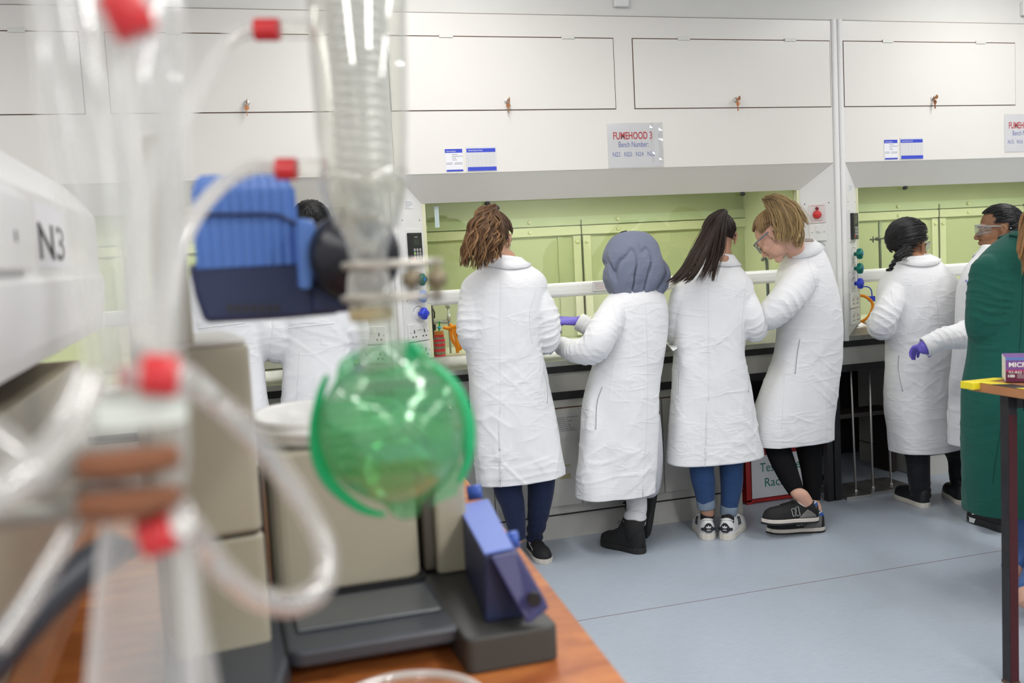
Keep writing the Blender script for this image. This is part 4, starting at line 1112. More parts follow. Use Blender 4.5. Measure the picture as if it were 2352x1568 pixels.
def shoe(parent, M, cfg, upper, solem, name='shoe', laces=None, patches=(), toecap=None, sole2=None, label=None, lip=None, flex=0.0):
    """upper + sole + extras; M places the local frame (x across, y to the toe, z up, origin under mid-foot)"""
    s = Shoe(**cfg)
    def B(v):
        v = Vector(v)
        if flex and v.y > .12*s.L:     # toes bend back flat on the floor
            y0 = .12*s.L; dy = v.y-y0; a = -flex*min(1, dy/.03)
            v = Vector((v.x, y0+dy*math.cos(flex), v.z+dy*math.sin(flex)))
        return M @ v
    mb = MB(); R = []
    ts = [0, .012, .03, .06, .1, .15, .2, .26, .32, .38, .44, .5, .56, .62, .68, .74, .8, .86, .9, .94, .97, .99, 1.0]
    for t in ts:
        R.append([B(s.S(t, math.pi*k/16)) for k in range(17)]+[B(s.S(t, math.pi)+Vector((.002, 0, -.004))), B(s.S(t, 0)+Vector((-.002, 0, -.004)))])
    mb.rings(R); o = mb.build(name, upper, parent, smooth=True)
    if label: o['label'] = label
    m2 = MB(); R = []
    for t in np.linspace(-.015, 1.02, 26):
        w_ = s.wid(min(max(t, 0), 1))+.0035
        if t < 0 or t > 1: w_ *= .5
        y = (t-.5)*s.L
        R.append([B((x, y, z)) for x, z in ((-w_*.96, 0), (-w_, .004), (-w_, s.sh-.002), (-w_*.97, s.sh+.002), (w_*.97, s.sh+.002), (w_, s.sh-.002), (w_, .004), (w_*.96, 0))])
    m2.rings(R); m2.build('sole', solem, o, smooth=False, bevel=.0012)
    if sole2:
        m3 = MB(); R = []
        for t in np.linspace(-.017, 1.025, 26):
            w_ = s.wid(min(max(t, 0), 1))+.0042
            if t < 0 or t > 1: w_ *= .5
            y = (t-.5)*s.L
            R.append([B((x, y, z)) for x, z in ((-w_*.96, -.001), (-w_, .001), (-w_, sole2[1]), (w_, sole2[1]), (w_, .001), (w_*.96, -.001))])
        m3.rings(R); m3.build('outsole', sole2[0], o)
    for nm, m, quads, off in patches:
        pm = MB()
        for (t0, a0, t1, a1, t2, a2, t3, a3) in quads:
            nu, nv = 4, 8; V = []
            for i in range(nv+1):
                for j in range(nu+1):
                    u, w_ = j/nu, i/nv
                    t = t0*(1-u)*(1-w_)+t1*u*(1-w_)+t2*u*w_+t3*(1-u)*w_
                    a = a0*(1-u)*(1-w_)+a1*u*(1-w_)+a2*u*w_+a3*(1-u)*w_
                    V.append(B(s.S(t, a, off)))
            pm.add(V, [(i*(nu+1)+j, i*(nu+1)+j+1, (i+1)*(nu+1)+j+1, (i+1)*(nu+1)+j) for i in range(nv) for j in range(nu)])
        q = pm.build(nm, m, o, smooth=True); sd = q.modifiers.new('t', 'SOLIDIFY'); sd.thickness = .0012; sd.offset = 0
    if laces:
        lm = MB()
        for k in range(5):
            t = s.op+.06+k*.045
            P = [B(s.S(t, a, .002)) for a in np.linspace(.9, math.pi-.9, 9)]
            lm.tube(P, .0022, 6)
        P0 = s.S(s.op+.06, math.pi/2, .004)
        for q in (-1, 1):
            lm.tube([B(x) for x in [v for v in [Vector(P0), Vector(P0)+Vector((q*.018, .0, .010)), Vector(P0)+Vector((q*.030, .006, .0)), Vector(P0)+Vector((q*.012, .010, .003))]]], .002, 6)
        lm.build('laces', laces, o, smooth=True)
    if lip:
        P = []
        for k in range(28):
            a = 2*math.pi*k/28; t = s.op*.5+.02+math.cos(a)*(s.op*.5-.02)
            th = math.pi/2+math.sin(a)*.78; P.append(B(s.S(max(.01, t), th, .003)))
        lm = MB(); lm.tube(P, .0032, 6, close=True); lm.build('collar_lining', lip, o, smooth=True)
    return o
def foot_M(heel, toe, roll=0.0, L=.255, up=None):
    """frame whose origin is below mid-foot, between heel and toe points on the sole"""
    h, t = Vector(heel), Vector(toe); y = (t-h).normalized(); z = Vector(up or (0, 0, 1)); z = (z-y*z.dot(y)).normalized(); x = y.cross(z)
    c = (h+t)/2
    return Matrix(((x.x, y.x, z.x, c.x), (x.y, y.y, z.y, c.y), (x.z, y.z, z.z, c.z), (0, 0, 0, 1)))
# ---- eyewear ----------------------------------------------------------------
GOG = mat_glass('goggle_plastic', (.93, .95, .96), .05, 1.5, thin=True, milky=.10)
def goggles(parent, M, kind, frame_m, s=1.0):
    """spectacle-type safety glasses on head matrix M"""
    def W(p): return M @ (Vector(p)*s)
    g = None
    if kind == 'goggles':
        mb = MB(); R = []
        for dy, a, b in ((.070, .070, .028), (.098, .066, .027), (.112, .058, .022)):
            ring = []
            for k in range(28):
                q = 2*math.pi*k/28; x = math.copysign(abs(math.cos(q))**.6, math.cos(q))*a; z = math.copysign(abs(math.sin(q))**.7, math.sin(q))*b
                ring.append(W((x, dy-abs(x/.07)**2.2*.030, .002+z)))
            R.append(ring)
        mb.rings(R, cap=False)
        mb.add([p for p in R[-1]], [tuple(range(28))])
        g = mb.build('safety_goggles', GOG, parent, smooth=False); sd = g.modifiers.new('t', 'SOLIDIFY'); sd.thickness = .0015
        tb = MB()
        for q in (-1, 1): tb.tube([W((q*.068, .078, .018)), W((q*.077, .03, .016)), W((q*.079, -.012, .010)), W((q*.076, -.030, -.006))], .0035, 8, flat=1)
        tb.tube([W((x, .108-abs(x/.07)**2.2*.030, .029)) for x in np.linspace(-.064, .064, 15)], .003, 6)
        tb.build('frame', frame_m, g, smooth=True)
    else:
        mb = MB()
        for q in (-1, 1):
            V = []
            for i in range(7):
                for j in range(7):
                    x = q*(.008+.052*j/6); z = -.024+.044*i/6
                    V.append(W((x, .108-(abs(x)/.07)**2*.022, z+.004)))
            mb.add(V, [(i*7+j, i*7+j+1, (i+1)*7+j+1, (i+1)*7+j) for i in range(6) for j in range(6)])
        g = mb.build('safety_glasses', GOG, parent, smooth=True); sd = g.modifiers.new('t', 'SOLIDIFY'); sd.thickness = .002
        tb = MB()
        for q in (-1, 1):
            tb.tube([W((q*.062, .094, .018)), W((q*.072, .075, .019)), W((q*.078, .02, .014)), W((q*.080, -.014, .010)), W((q*.077, -.030, -.004))], .0034, 8)
            tb.tube([W((q*x, .110-(x/.07)**2*.022, z)) for x, z in ((.008, .024), (.035, .026), (.062, .024), (.064, .0), (.055, -.020), (.030, -.023), (.012, -.018), (.008, .0), (.008, .024))], .0018, 6)
        tb.build('frame', frame_m, g, smooth=True)
    return g

SKINS = {'fair': (.62, .36, .27), 'tan': (.48, .26, .17), 'brown': (.30, .145, .075), 'olive': (.50, .28, .18)}
def skin(k):
    m = mat('skin_'+k, SKINS[k], .5, var=.08, vs=18, bump=.05, bs=200)
    m.node_tree.nodes['Principled BSDF'].inputs['Subsurface Weight'].default_value = .12
    m.node_tree.nodes['Principled BSDF'].inputs['Subsurface Radius'].default_value = (.02, .008, .004)
    return m
COATW = mat_cloth('lab_coat_cotton', (.80, .80, .825), .27, 7.0)
COATG = mat_cloth('green_coat_cotton', (.010, .088, .068), .26, 6.0)
SEAM = mat('coat_seam', (.60, .60, .62), .9)
SLITM = mat('coat_slit_edge', (.74, .74, .76), .9)
NITR = mat('purple_nitrile', (.17, .13, .62), .42, var=.08, vs=30, bump=.3, bs=50)
JEAN1 = mat_cloth('dark_denim', (.016, .024, .065), .25, 22, .8)
JEAN2 = mat_cloth('blue_denim', (.028, .065, .17), .25, 22, .8)
JEANC = mat('denim_turnup', (.20, .26, .34), .85, bump=.3, bs=500)
JEAN3 = mat_cloth('mid_denim', (.06, .13, .33), .25, 22, .8)
LEGG = mat('black_leggings', (.006, .006, .007), .85, spec=.12)
TRG = mat_cloth('pale_grey_trousers', (.60, .60, .64), .3, 20, .85)
TRB = mat_cloth('black_trousers', (.012, .013, .017), .4, 24, .6)

def limb(mb_list, pts, r, n=16, k=5):
    mb = MB(); stube(mb, pts, r, n, k); mb.ell(pts[0], (r[0],)*3, n=16, m=10); mb.ell(pts[-1], (r[-1],)*3, n=16, m=10)
    mb_list.append(mb)

def person(label, skin_k, Yc, rows, sleeves, hem, slit, head, neck, legs, coat_mat=COATW, inner=.02, seed=1, coat_vox=.0054, group=None,
           elbow=(), hands=None, collar=None, foot=None, coat_label=None, amp=1.0, gloved=False):
    """rows: coat outline; sleeves: [ [(x,y,z,r) ...] ]; head: (matrix, scale); neck: [(p, r)...]; legs: list of dicts"""
    base = (sum(l['pts'][-1][0] for l in legs)/len(legs), sum(l['pts'][-1][1] for l in legs)/len(legs), 0)
    t = empty('person', base, label, 'person', group)
    SK = skin(skin_k)
    for lg in legs:      # ankles stand over their shoes
        h_, t_ = lg['foot']; lp = lg['pts'][-1]
        if abs(h_.z) < .02 and lp[2] < .13:
            c_ = h_+(t_-h_).normalized()*.058; lg['pts'][-1] = (c_.x, c_.y, lp[2], lp[3])
    rings, Q = coat_rings(rows, Yc)
    # ------ body: one continuous surface
    L = []
    M, hs = head
    L += head_shapes(M, hs)
    limb(L, [p for p, r in neck], [r for p, r in neck], 16, 4)
    bi = [q for q in Q if q[2] > hem['z']+.18]
    br = [se_ring((q[0], q[1], q[2]), max(q[3]*.78, .03), max(q[4]*.78, .03)) for q in bi[::2]]
    mb = MB(); mb.rings(br); L.append(mb)
    for sl in sleeves:
        limb(L, [Vector(p[:3]) for p in sl], [max(p[3]*.58, .024) for p in sl], 14, 4)
    if hands and not gloved:      # gloved hands are the glove meshes
        for h in hands: L += palm_hand(*h[0], **h[1])
    for lg in legs:
        limb(L, [Vector(p[:3]) for p in lg['pts']], [p[3]*.84 if i <= lg.get('trouser_end', len(lg['pts'])-2) else p[3] for i, p in enumerate(lg['pts'])], 14, 4)
        hd = lg['foot'] 
        mb = MB(); h_, t_ = Vector(hd[0]), Vector(hd[1]); y = (t_-h_).normalized(); up = Vector(lg.get('up', (0, 0, 1)))
        mb2 = [h_+y*.045+up*.052, h_+y*.10+up*.046, h_+y*.18+up*.040]
        limb(L, mb2, [.021, .021, .014], 12, 3)
    bme = vox(L, .0042, 3)
    bo = link('body', bme, SK, t, smooth=True)
    # eyes, brows, lashes
    ex = MB()
    for q in (-1, 1): ex.ell(M @ Vector((q*.031*hs, .0835*hs, -.001*hs)), (.009*hs,)*3, n=12, m=8)
    # ------ coat
    CL_ = []
    mb = MB(); mb.rings(rings); CL_.append(mb)
    for sl in sleeves:
        mb = MB(); stube(mb, [Vector(p[:3]) for p in sl], [p[3] for p in sl], 22, 6); CL_.append(mb)
        mb = MB(); mb.ell(sl[0][:3], (sl[0][3]*1.0,)*3, n=20, m=12); CL_.append(mb)
    cme = vox(CL_, coat_vox, 4)
    arms = []
    for sl in sleeves:
        for i in range(1, len(sl)-1):
            a, b, c = Vector(sl[i-1][:3]), Vector(sl[i][:3]), Vector(sl[i+1][:3])
            arms.append((b, (c-a), sl[i][3]*1.7))
    fold_disp(cme, .007*amp, .0032*amp, Q[0][2]-.15, hem['z'], seed, .0035*amp, arms)
    # crease where sleeve meets torso keeps the arm apart
    hz, hs_, hx = hem['z'], hem.get('slope', 0), hem.get('x', Q[-1][0])
    yb = Q[-1][1]; dep = Q[-1][4]
    def hemf(c): return hz+hs_*(c[0]-hx)
    cuffs = [(Vector(sl[-1][:3]), (Vector(sl[-1][:3])-Vector(sl[-2][:3])).normalized(), sl[-1][3]) for sl in sleeves]
    # open the cuffs
    bm = bmesh.new(); bm.from_mesh(cme)
    dead = []
    for f in bm.faces:
        c = f.calc_center_median()
        for p, d, r in cuffs:
            if (c-p).length < r*1.8 and (c-p).dot(d) > -.002: dead.append(f); break
    bmesh.ops.delete(bm, geom=list(set(dead)), context='FACES')
    bm.to_mesh(cme); bm.free()
    cut_hem(cme, hemf, slit)
    co = link('lab_coat', cme, coat_mat, t, smooth=True); solid(co, .0035)
    if coat_label: co['label'] = coat_label
    bv = bvh_of(cme)
    # rounded cuffs
    for p, d, r in cuffs:
        cm = MB(); cm.lathe(p-d*.048, d, [(0, r*.97), (.004, r*1.05), (.046, r*1.04), (.05, r*1.0), (.05, r*.9), (.03, r*.86), (.0, r*.86)], 24, cap=False)
        cm.build('cuff', coat_mat, co, smooth=True)
    if collar:
        # stand-and-fall collar: list of (centre, radius a, radius b) top edge, fold and lower edge
        cm = MB(); R = []
        for c, a, b, yaw, gap in collar:
            ring = []
            for k in range(41):
                q = gap[0]+(gap[1]-gap[0])*k/40
                x, y = a*math.cos(q), b*math.sin(q)
                wv = .002*math.sin(q*5+c[2]*60)
                ring.append(Vector((c[0]+(x+wv)*math.cos(yaw)-y*math.sin(yaw), c[1]+(x+wv)*math.sin(yaw)+y*math.cos(yaw), c[2]+(gap[2]*math.cos(q) if len(gap) > 2 else 0))))
            R.append(ring)
        # the fall of the collar lies on the shoulders
        for ri, wgt in ((3, .35), (4, .75), (5, 1.0)):
            if ri < len(R):
                for k in range(41):
                    h_ = bv.find_nearest(R[ri][k])
                    if h_[0] is not None:
                        tgt = h_[0]+h_[1]*.007
                        if (tgt-R[ri][k]).length < .05: R[ri][k] = R[ri][k].lerp(tgt, wgt)
        n = 41; V = [p for r in R for p in r]
        cm.add(V, [(i*n+j, i*n+j+1, (i+1)*n+j+1, (i+1)*n+j) for i in range(len(R)-1) for j in range(n-1)])
        c_ = cm.build('collar', coat_mat, co, smooth=True); sd = c_.modifiers.new('t', 'SOLIDIFY'); sd.thickness = .004; sd.offset = 0
    # ------ trousers and shoes
    for lg in legs:
        pts = lg['pts']; LT = []
        end = lg.get('trouser_end', len(pts)-2)
        tp = [Vector(p[:3]) for p in pts[:end+1]]; tr = [p[3] for p in pts[:end+1]]
        mb = MB(); q = smoothline([tuple(a)+(b,) for a, b in zip(tp, tr)], 14)
        P = [Vector(x[:3]) for x in q]; RR = [float(x[3]) for x in q]
        n = 28; V = []; fr = frames(P); R = []
        rn = random.Random(seed*7+len(pts))
        for i, (tt, u, v) in enumerate(fr):
            g = i/(len(P)-1); w_ = lg.get('bunch', 0)*math.exp(-((1-g)*len(P)/9)**2)
            R.append([P[i]+(u*math.cos(2*math.pi*k/n)+v*math.sin(2*math.pi*k/n))*(RR[i]*(1+.02*math.sin(3*2*math.pi*k/n+g*9))+w_*math.sin(i*1.25+1.2*math.sin(2*math.pi*k/n+seed))) for k in range(n)])
        mb.rings(R); lo = mb.build('trouser_leg', lg['mat'], t, smooth=True)
        if lg.get('cuff'):
            a, b = P[-1], P[-2]; d = (a-b).normalized(); r = RR[-1]
            cm = MB(); cm.lathe(a-d*.040, d, [(0, r*.98), (0, r*1.10), (.004, r*1.14), (.040, r*1.12), (.046, r*1.06), (.044, r*.92), (.01, r*.9)], 28, cap=False)
            cm.build('turn_up', lg['cuff'], lo, smooth=True)
        if lg.get('shoe'): lg['shoe'](t, lg)
        if lg.get('sock'):
            a = Vector(pts[-1][:3]); c = Vector(pts[-2][:3]); d = (c-a).normalized(); sm = MB()
            r_e = pts[-1][3]; te = lg.get('trouser_end', len(pts)-2); r_p = pts[-2][3]*(.84 if len(pts)-2 <= te else 1.0); f_ = min(1, lg['sock'][1]/max(.001, (c-a).length))
            k_ = lg.get('sock_fit', 1.06); sm.tube([a-d*.03, a, a+d*lg['sock'][1]], [r_e*(k_-.08), r_e*k_, (r_e+(r_p-r_e)*f_)*k_+.001], 20)
            sm.build('sock', lg['sock'][0], t, smooth=True)
    return t, co, bv, bo
def seams(co, bv, lines, r=.0011, m=None):
    for pts in lines: surf_line(bv, pts, r, 'seam', m or SLITM, co)
def pocket_slit(co, bv, pts, r=.0022):
    surf_line(bv, pts, r, 'pocket_edge', SLITM, co, off=.001)
    surf_line(bv, [(x+1.6, y+.8) for x, y in pts], .0012, 'pocket_gap', mat('pocket_gap_dark', (.20, .18, .19), .9), co, off=-.0002)

def clumps(rnd, paths, nc, per, spread, c0, c1, curl, freq, r0=.0022, r1=.0010, tuft=.0045):
    """curly locks: strands that wave together"""
    out = []
    for c in range(nc):
        base = lock(rnd.choice(paths), rnd, spread, 0, 0, 40, .25); m = len(base)
        T = np.gradient(base, axis=0); T /= np.linalg.norm(T, axis=1)[:, None]+1e-9
        u = np.cross(T, np.array([.2, .9, .1])); u /= np.linalg.norm(u, axis=1)[:, None]+1e-9; v = np.cross(T, u)
        ph = rnd.uniform(0, 6.28); f = freq*rnd.uniform(.8, 1.25); t = np.linspace(0, 1, m); cr = curl*rnd.uniform(.7, 1.3)*np.clip(t*2.2, 0, 1)
        # flattened helix so the wave reads from behind
        core = base+u*(cr*np.cos(6.283*f*t+ph))[:, None]+v*(cr*.6*np.sin(6.283*f*t+ph))[:, None]
        b0 = .55+rnd.random()*.8; b1 = .6+rnd.random()*.7
        for k in range(per):
            a = rnd.uniform(0, 6.28); rr = tuft*math.sqrt(rnd.random())*(1-.45*t**2)
            wob = .0012*np.sin(6.283*(f*1.7*t+rnd.random()))
            p = core+u*((math.cos(a)*rr)+wob)[:, None]+v*(math.sin(a)*rr)[:, None]
            g = rnd.uniform(.8, 1.2)
            out.append((p[:int(m*rnd.uniform(.88, 1))], r0*rnd.uniform(.8, 1.2), r1, np.array(c0)*b0*g, np.array(c1)*b1*g))
    return out
# ================================================================ PEOPLE
def S(px, py, Y, r): p = AY(px, py, Y); return (p.x, p.y, p.z, r)
def mkcollar(c, a, b, yaw=0, drop=.045, flare=.035, stand=.028, tilt=0.0, front=math.pi/2, gap=.35):
    g = (front+gap, front+2*math.pi-gap, tilt)
    c = Vector(c)
    return [(c+Vector((0, 0, -stand)), a*.96, b*.96, yaw, g), (c, a, b, yaw, g), (c+Vector((0, -.001, .003)), a+.004, b+.004, yaw, g),
            (c+Vector((0, -.002, -.006)), a+.008, b+.008, yaw, g), (c+Vector((0, -.004, -.026)), a+flare*.42, b+flare*.42, yaw, g), (c+Vector((0, -.006, -drop)), a+flare*.80, b+flare*.80, yaw, g)]
def head_at(px, py, Y, fwd, anchor, s=1.0, tilt=0.0):
    """head whose local point 'anchor' stands where the photo shows it at depth Y"""
    M = hmat((0, 0, 0), fwd, tilt); p = AY(px, py, Y)-(M.to_3x3() @ (Vector(anchor)*s)); M.translation = p
    return M, s
def neckpts(H, base, r0=.052, r1=.060):
    M, s = H; a = M @ (Vector((0, -.022, -.045))*s); b = Vector(base); m = a.lerp(b, .5)
    return [(a, r0*s), (m, r0*s*.98), (b, r1)]
def footpair(heel, toe, L=.255):
    h = Vector(heel); t = Vector(toe); d = (t-h).normalized(); return (h, h+d*L)
def hairobj(parent, strands, shell=None, name='hair', shellmat=None):
    o = link(name, hair_mesh(strands), HAIRM, parent)
    if shell: shell.build('scalp_hair', shellmat, o, smooth=True)
    return o
def brows(parent, M, s, col):
    m = MB()
    for q in (-1, 1):
        m = MB(); m.tube([M @ (Vector((q*x, y, z))*s) for x, y, z in ((.014, .0945, .016), (.028, .0935, .021), (.042, .086, .018), (.050, .078, .012))], [.0022, .003, .0026, .0012], 6)
        m.build('eyebrow', mat('brow_'+col[0], col[1], .8), parent, smooth=True)
    m = MB()
    for q in (-1, 1):
        m = MB(); m.tube([M @ (Vector((q*x, y, z))*s) for x, y, z in ((.018, .0885, -.006), (.031, .0925, -.008), (.044, .086, -.006))], [.0012, .0018, .0012], 6)
        m.build('eyelashes', mat('lash_dark', (.02, .015, .01), .8), parent, smooth=True)
    m = MB(); m.tube([M @ (Vector((x, y, -.0662))*s) for x, y in ((-.022, .084), (-.012, .098), (0, .1005), (.012, .098), (.022, .084))], [.001, .002, .0022, .002, .001], 6)
    m.build('lips', mat('lip_'+col[0], col[2], .45), parent, smooth=True)
BROWN = (.085, .045, .025); GOLD = (.36, .20, .09); DARK_H = (.022, .013, .010); DKB = (.05, .028, .018); BLK = (.010, .009, .010); BLOND = (.30, .19, .085); BLOND2 = (.52, .36, .17)
def rndlocks(rnd, paths, n, spread, c0, c1, curl=0, freq=0, rad=(.0022, .0012), cv=.5, jit=.3):
    S_ = []
    for k in range(n):
        p = rnd.choice(paths); q = lock(p, rnd, spread, curl, freq, 26, jit); b = .55+rnd.random()*cv*1.8; b2 = .6+rnd.random()*cv*1.6
        S_.append((q, rad[0]*rnd.uniform(.7, 1.4), rad[1], np.array(c0)*b, np.array(c1)*b2))
    return S_

# ---------------------------------------------------------------- A: curly ponytail
def person_A():
    Y = 4.33; rn = random.Random(11)
    H = head_at(1173, 548, Y-.02, (.42, .86, -.30), (.082, -.008, .0), .98)
    heel = AZ(1222, 1263, 0); toe = AZ(1258, 1297, 0)
    f1 = footpair(heel, toe, .225); f2 = (Vector((f1[0].x-.19, 4.34, 0)), Vector((f1[0].x-.20, 4.58, 0)))
    def sh(t, lg):
        M = foot_M(*lg['foot'])
        shoe(t, M, dict(L=.245, W=.042, H=.050, soleh=.020, toe=.045, ankle=.060, open_=.50), mat('black_suede', (.012, .012, .014), .8), mat('cream_sole', (.62, .58, .52), .5), 'shoe',
             patches=[('white_stripe', mat('stripe_white', (.75, .75, .75), .5), [(.30, .45, .34, .55, .62, .45, .60, .35)], .001)])
    legs = [dict(pts=[S(1180, 960, Y, .085), S(1166, 1100, Y, .070), S(1178, 1160, Y, .055), S(1190, 1235, Y+.02, .036), (f2[0].x, f2[0].y+.05, .07, .030)], mat=JEAN1, foot=f2, shoe=sh, bunch=.0),
            dict(pts=[S(1232, 960, Y, .085), S(1243, 1100, Y+.02, .066), S(1238, 1165, Y+.05, .054), S(1227, 1236, Y+.12, .036), (f1[0].x+.015, f1[0].y-.03, .055, .029)], mat=JEAN1, foot=f1, shoe=sh, bunch=.0055,
                 sock=(mat('pink_sock', (.62, .45, .60), .9), .045))]
    rows = [(1122, 1188, 590, .055, .02), (1100, 1216, 612, .075, .01), (1070, 1245, 636, .10, 0), (1058, 1254, 665, .115), (1060, 1246, 730, .12), (1070, 1238, 790, .12), (1077, 1248, 850, .12),
            (1080, 1262, 920, .125), (1083, 1278, 1000, .135), (1093, 1294, 1080, .145), (1098, 1301, 1150, .15)]
    sl = [[S(1224, 676, Y-.01, .070), S(1248, 732, Y-.02, .074), S(1252, 778, Y, .068), S(1240, 778, Y+.14, .054), S(1222, 768, Y+.22, .044)],
          [S(1090, 676, Y-.01, .068), S(1082, 735, Y-.02, .068), S(1088, 780, Y+.0, .066), S(1108, 778, Y+.13, .054), S(1128, 768, Y+.22, .044)]]
    hands = [((Vector(sl[0][-1][:3]), (-.35, .9, .05), (-.2, 0, -1)), dict(curl=.45, side=1, s=.95)), ((Vector(sl[1][-1][:3]), (.35, .9, .05), (.2, 0, -1)), dict(curl=.45, side=-1, s=.95))]
    zh = AY(1200, 1114, Y-.15).z
    a = AY(1149, 955, Y-.14); b = AY(1153, 1116, Y-.15)
    t, co, bv, bo = person('person with curly brown ponytail in a white lab coat, bending to the middle hood', 'tan', Y, rows, sl, dict(z=zh, slope=.03), (a.x, a.z, b.x, b.z, Y-.03, .0015, .0065),
        H, neckpts(H, AY(1157, 600, Y)), legs, seed=3, hands=hands, collar=mkcollar(AY(1158, 590, Y+.015), .074, .066, .1, drop=.055, flare=.034, tilt=-.012), amp=1.05)
    seams(co, bv, [[(1150, 640), (1148, 760), (1149, 950)], [(1232, 660), (1216, 720), (1222, 790)]], .0009)
    pocket_slit(co, bv, [(1247, 852), (1254, 880), (1256, 925)])
    M, s = H
    root = (-.05, -.52, .86)
    st = scalp(M, root, BROWN, rn, 1000, s=s, lift=.03, rad=.0016, rr=(.086, .106, .096))
    P = lambda *q: [AY(x, y, Y+d) for x, y, d in q]
    paths = [P((1136, 474, -.08), (1108, 492, -.15), (1086, 540, -.17), (1078, 600, -.17)), P((1134, 474, -.08), (1116, 500, -.17), (1102, 550, -.19), (1096, 626, -.17)),
             P((1134, 474, -.08), (1126, 510, -.18), (1118, 550, -.19), (1110, 622, -.17)), P((1136, 475, -.08), (1142, 510, -.16), (1144, 545, -.17), (1138, 596, -.15)),
             P((1132, 476, -.08), (1098, 500, -.14), (1074, 560, -.15), (1064, 618, -.15)), P((1134, 476, -.08), (1134, 520, -.17), (1130, 560, -.18), (1124, 608, -.16))]
    st += rndlocks(rn, paths, 340, (.008, .016, .018, .016), BROWN, (.12, .06, .03), .004, 2.2, (.0018, .0010), .5)
    st += clumps(rn, paths, 64, 22, (.008, .021, .026, .026), BROWN, (.22, .115, .05), .0075, 3.0, .0014, .0007, .005)
    st += clumps(rn, paths, 44, 20, (.010, .026, .031, .030), (.13, .065, .032), GOLD, .0095, 3.3, .0013, .0006, .005)
    hairobj(t, st, cap_shell(M, s=s, rr=(.083, .103, .093)), shellmat=mat('brown_scalp', (.05, .028, .016), .7))
    g = MB(); g.lathe(AY(1137, 477, Y-.085), (0, -.4, .6), [(-.006, .017), (0, .021), (.006, .017)], 16); g.build('hair_tie', mat('hair_tie_dark', (.02, .02, .02), .8), t, smooth=True)
    goggles(t, M, 'glasses', mat('clear_frame', (.60, .62, .64), .2, trans=.5), s)
    brows(t, M, s, ('a', BROWN, (.40, .15, .12)))
    return t
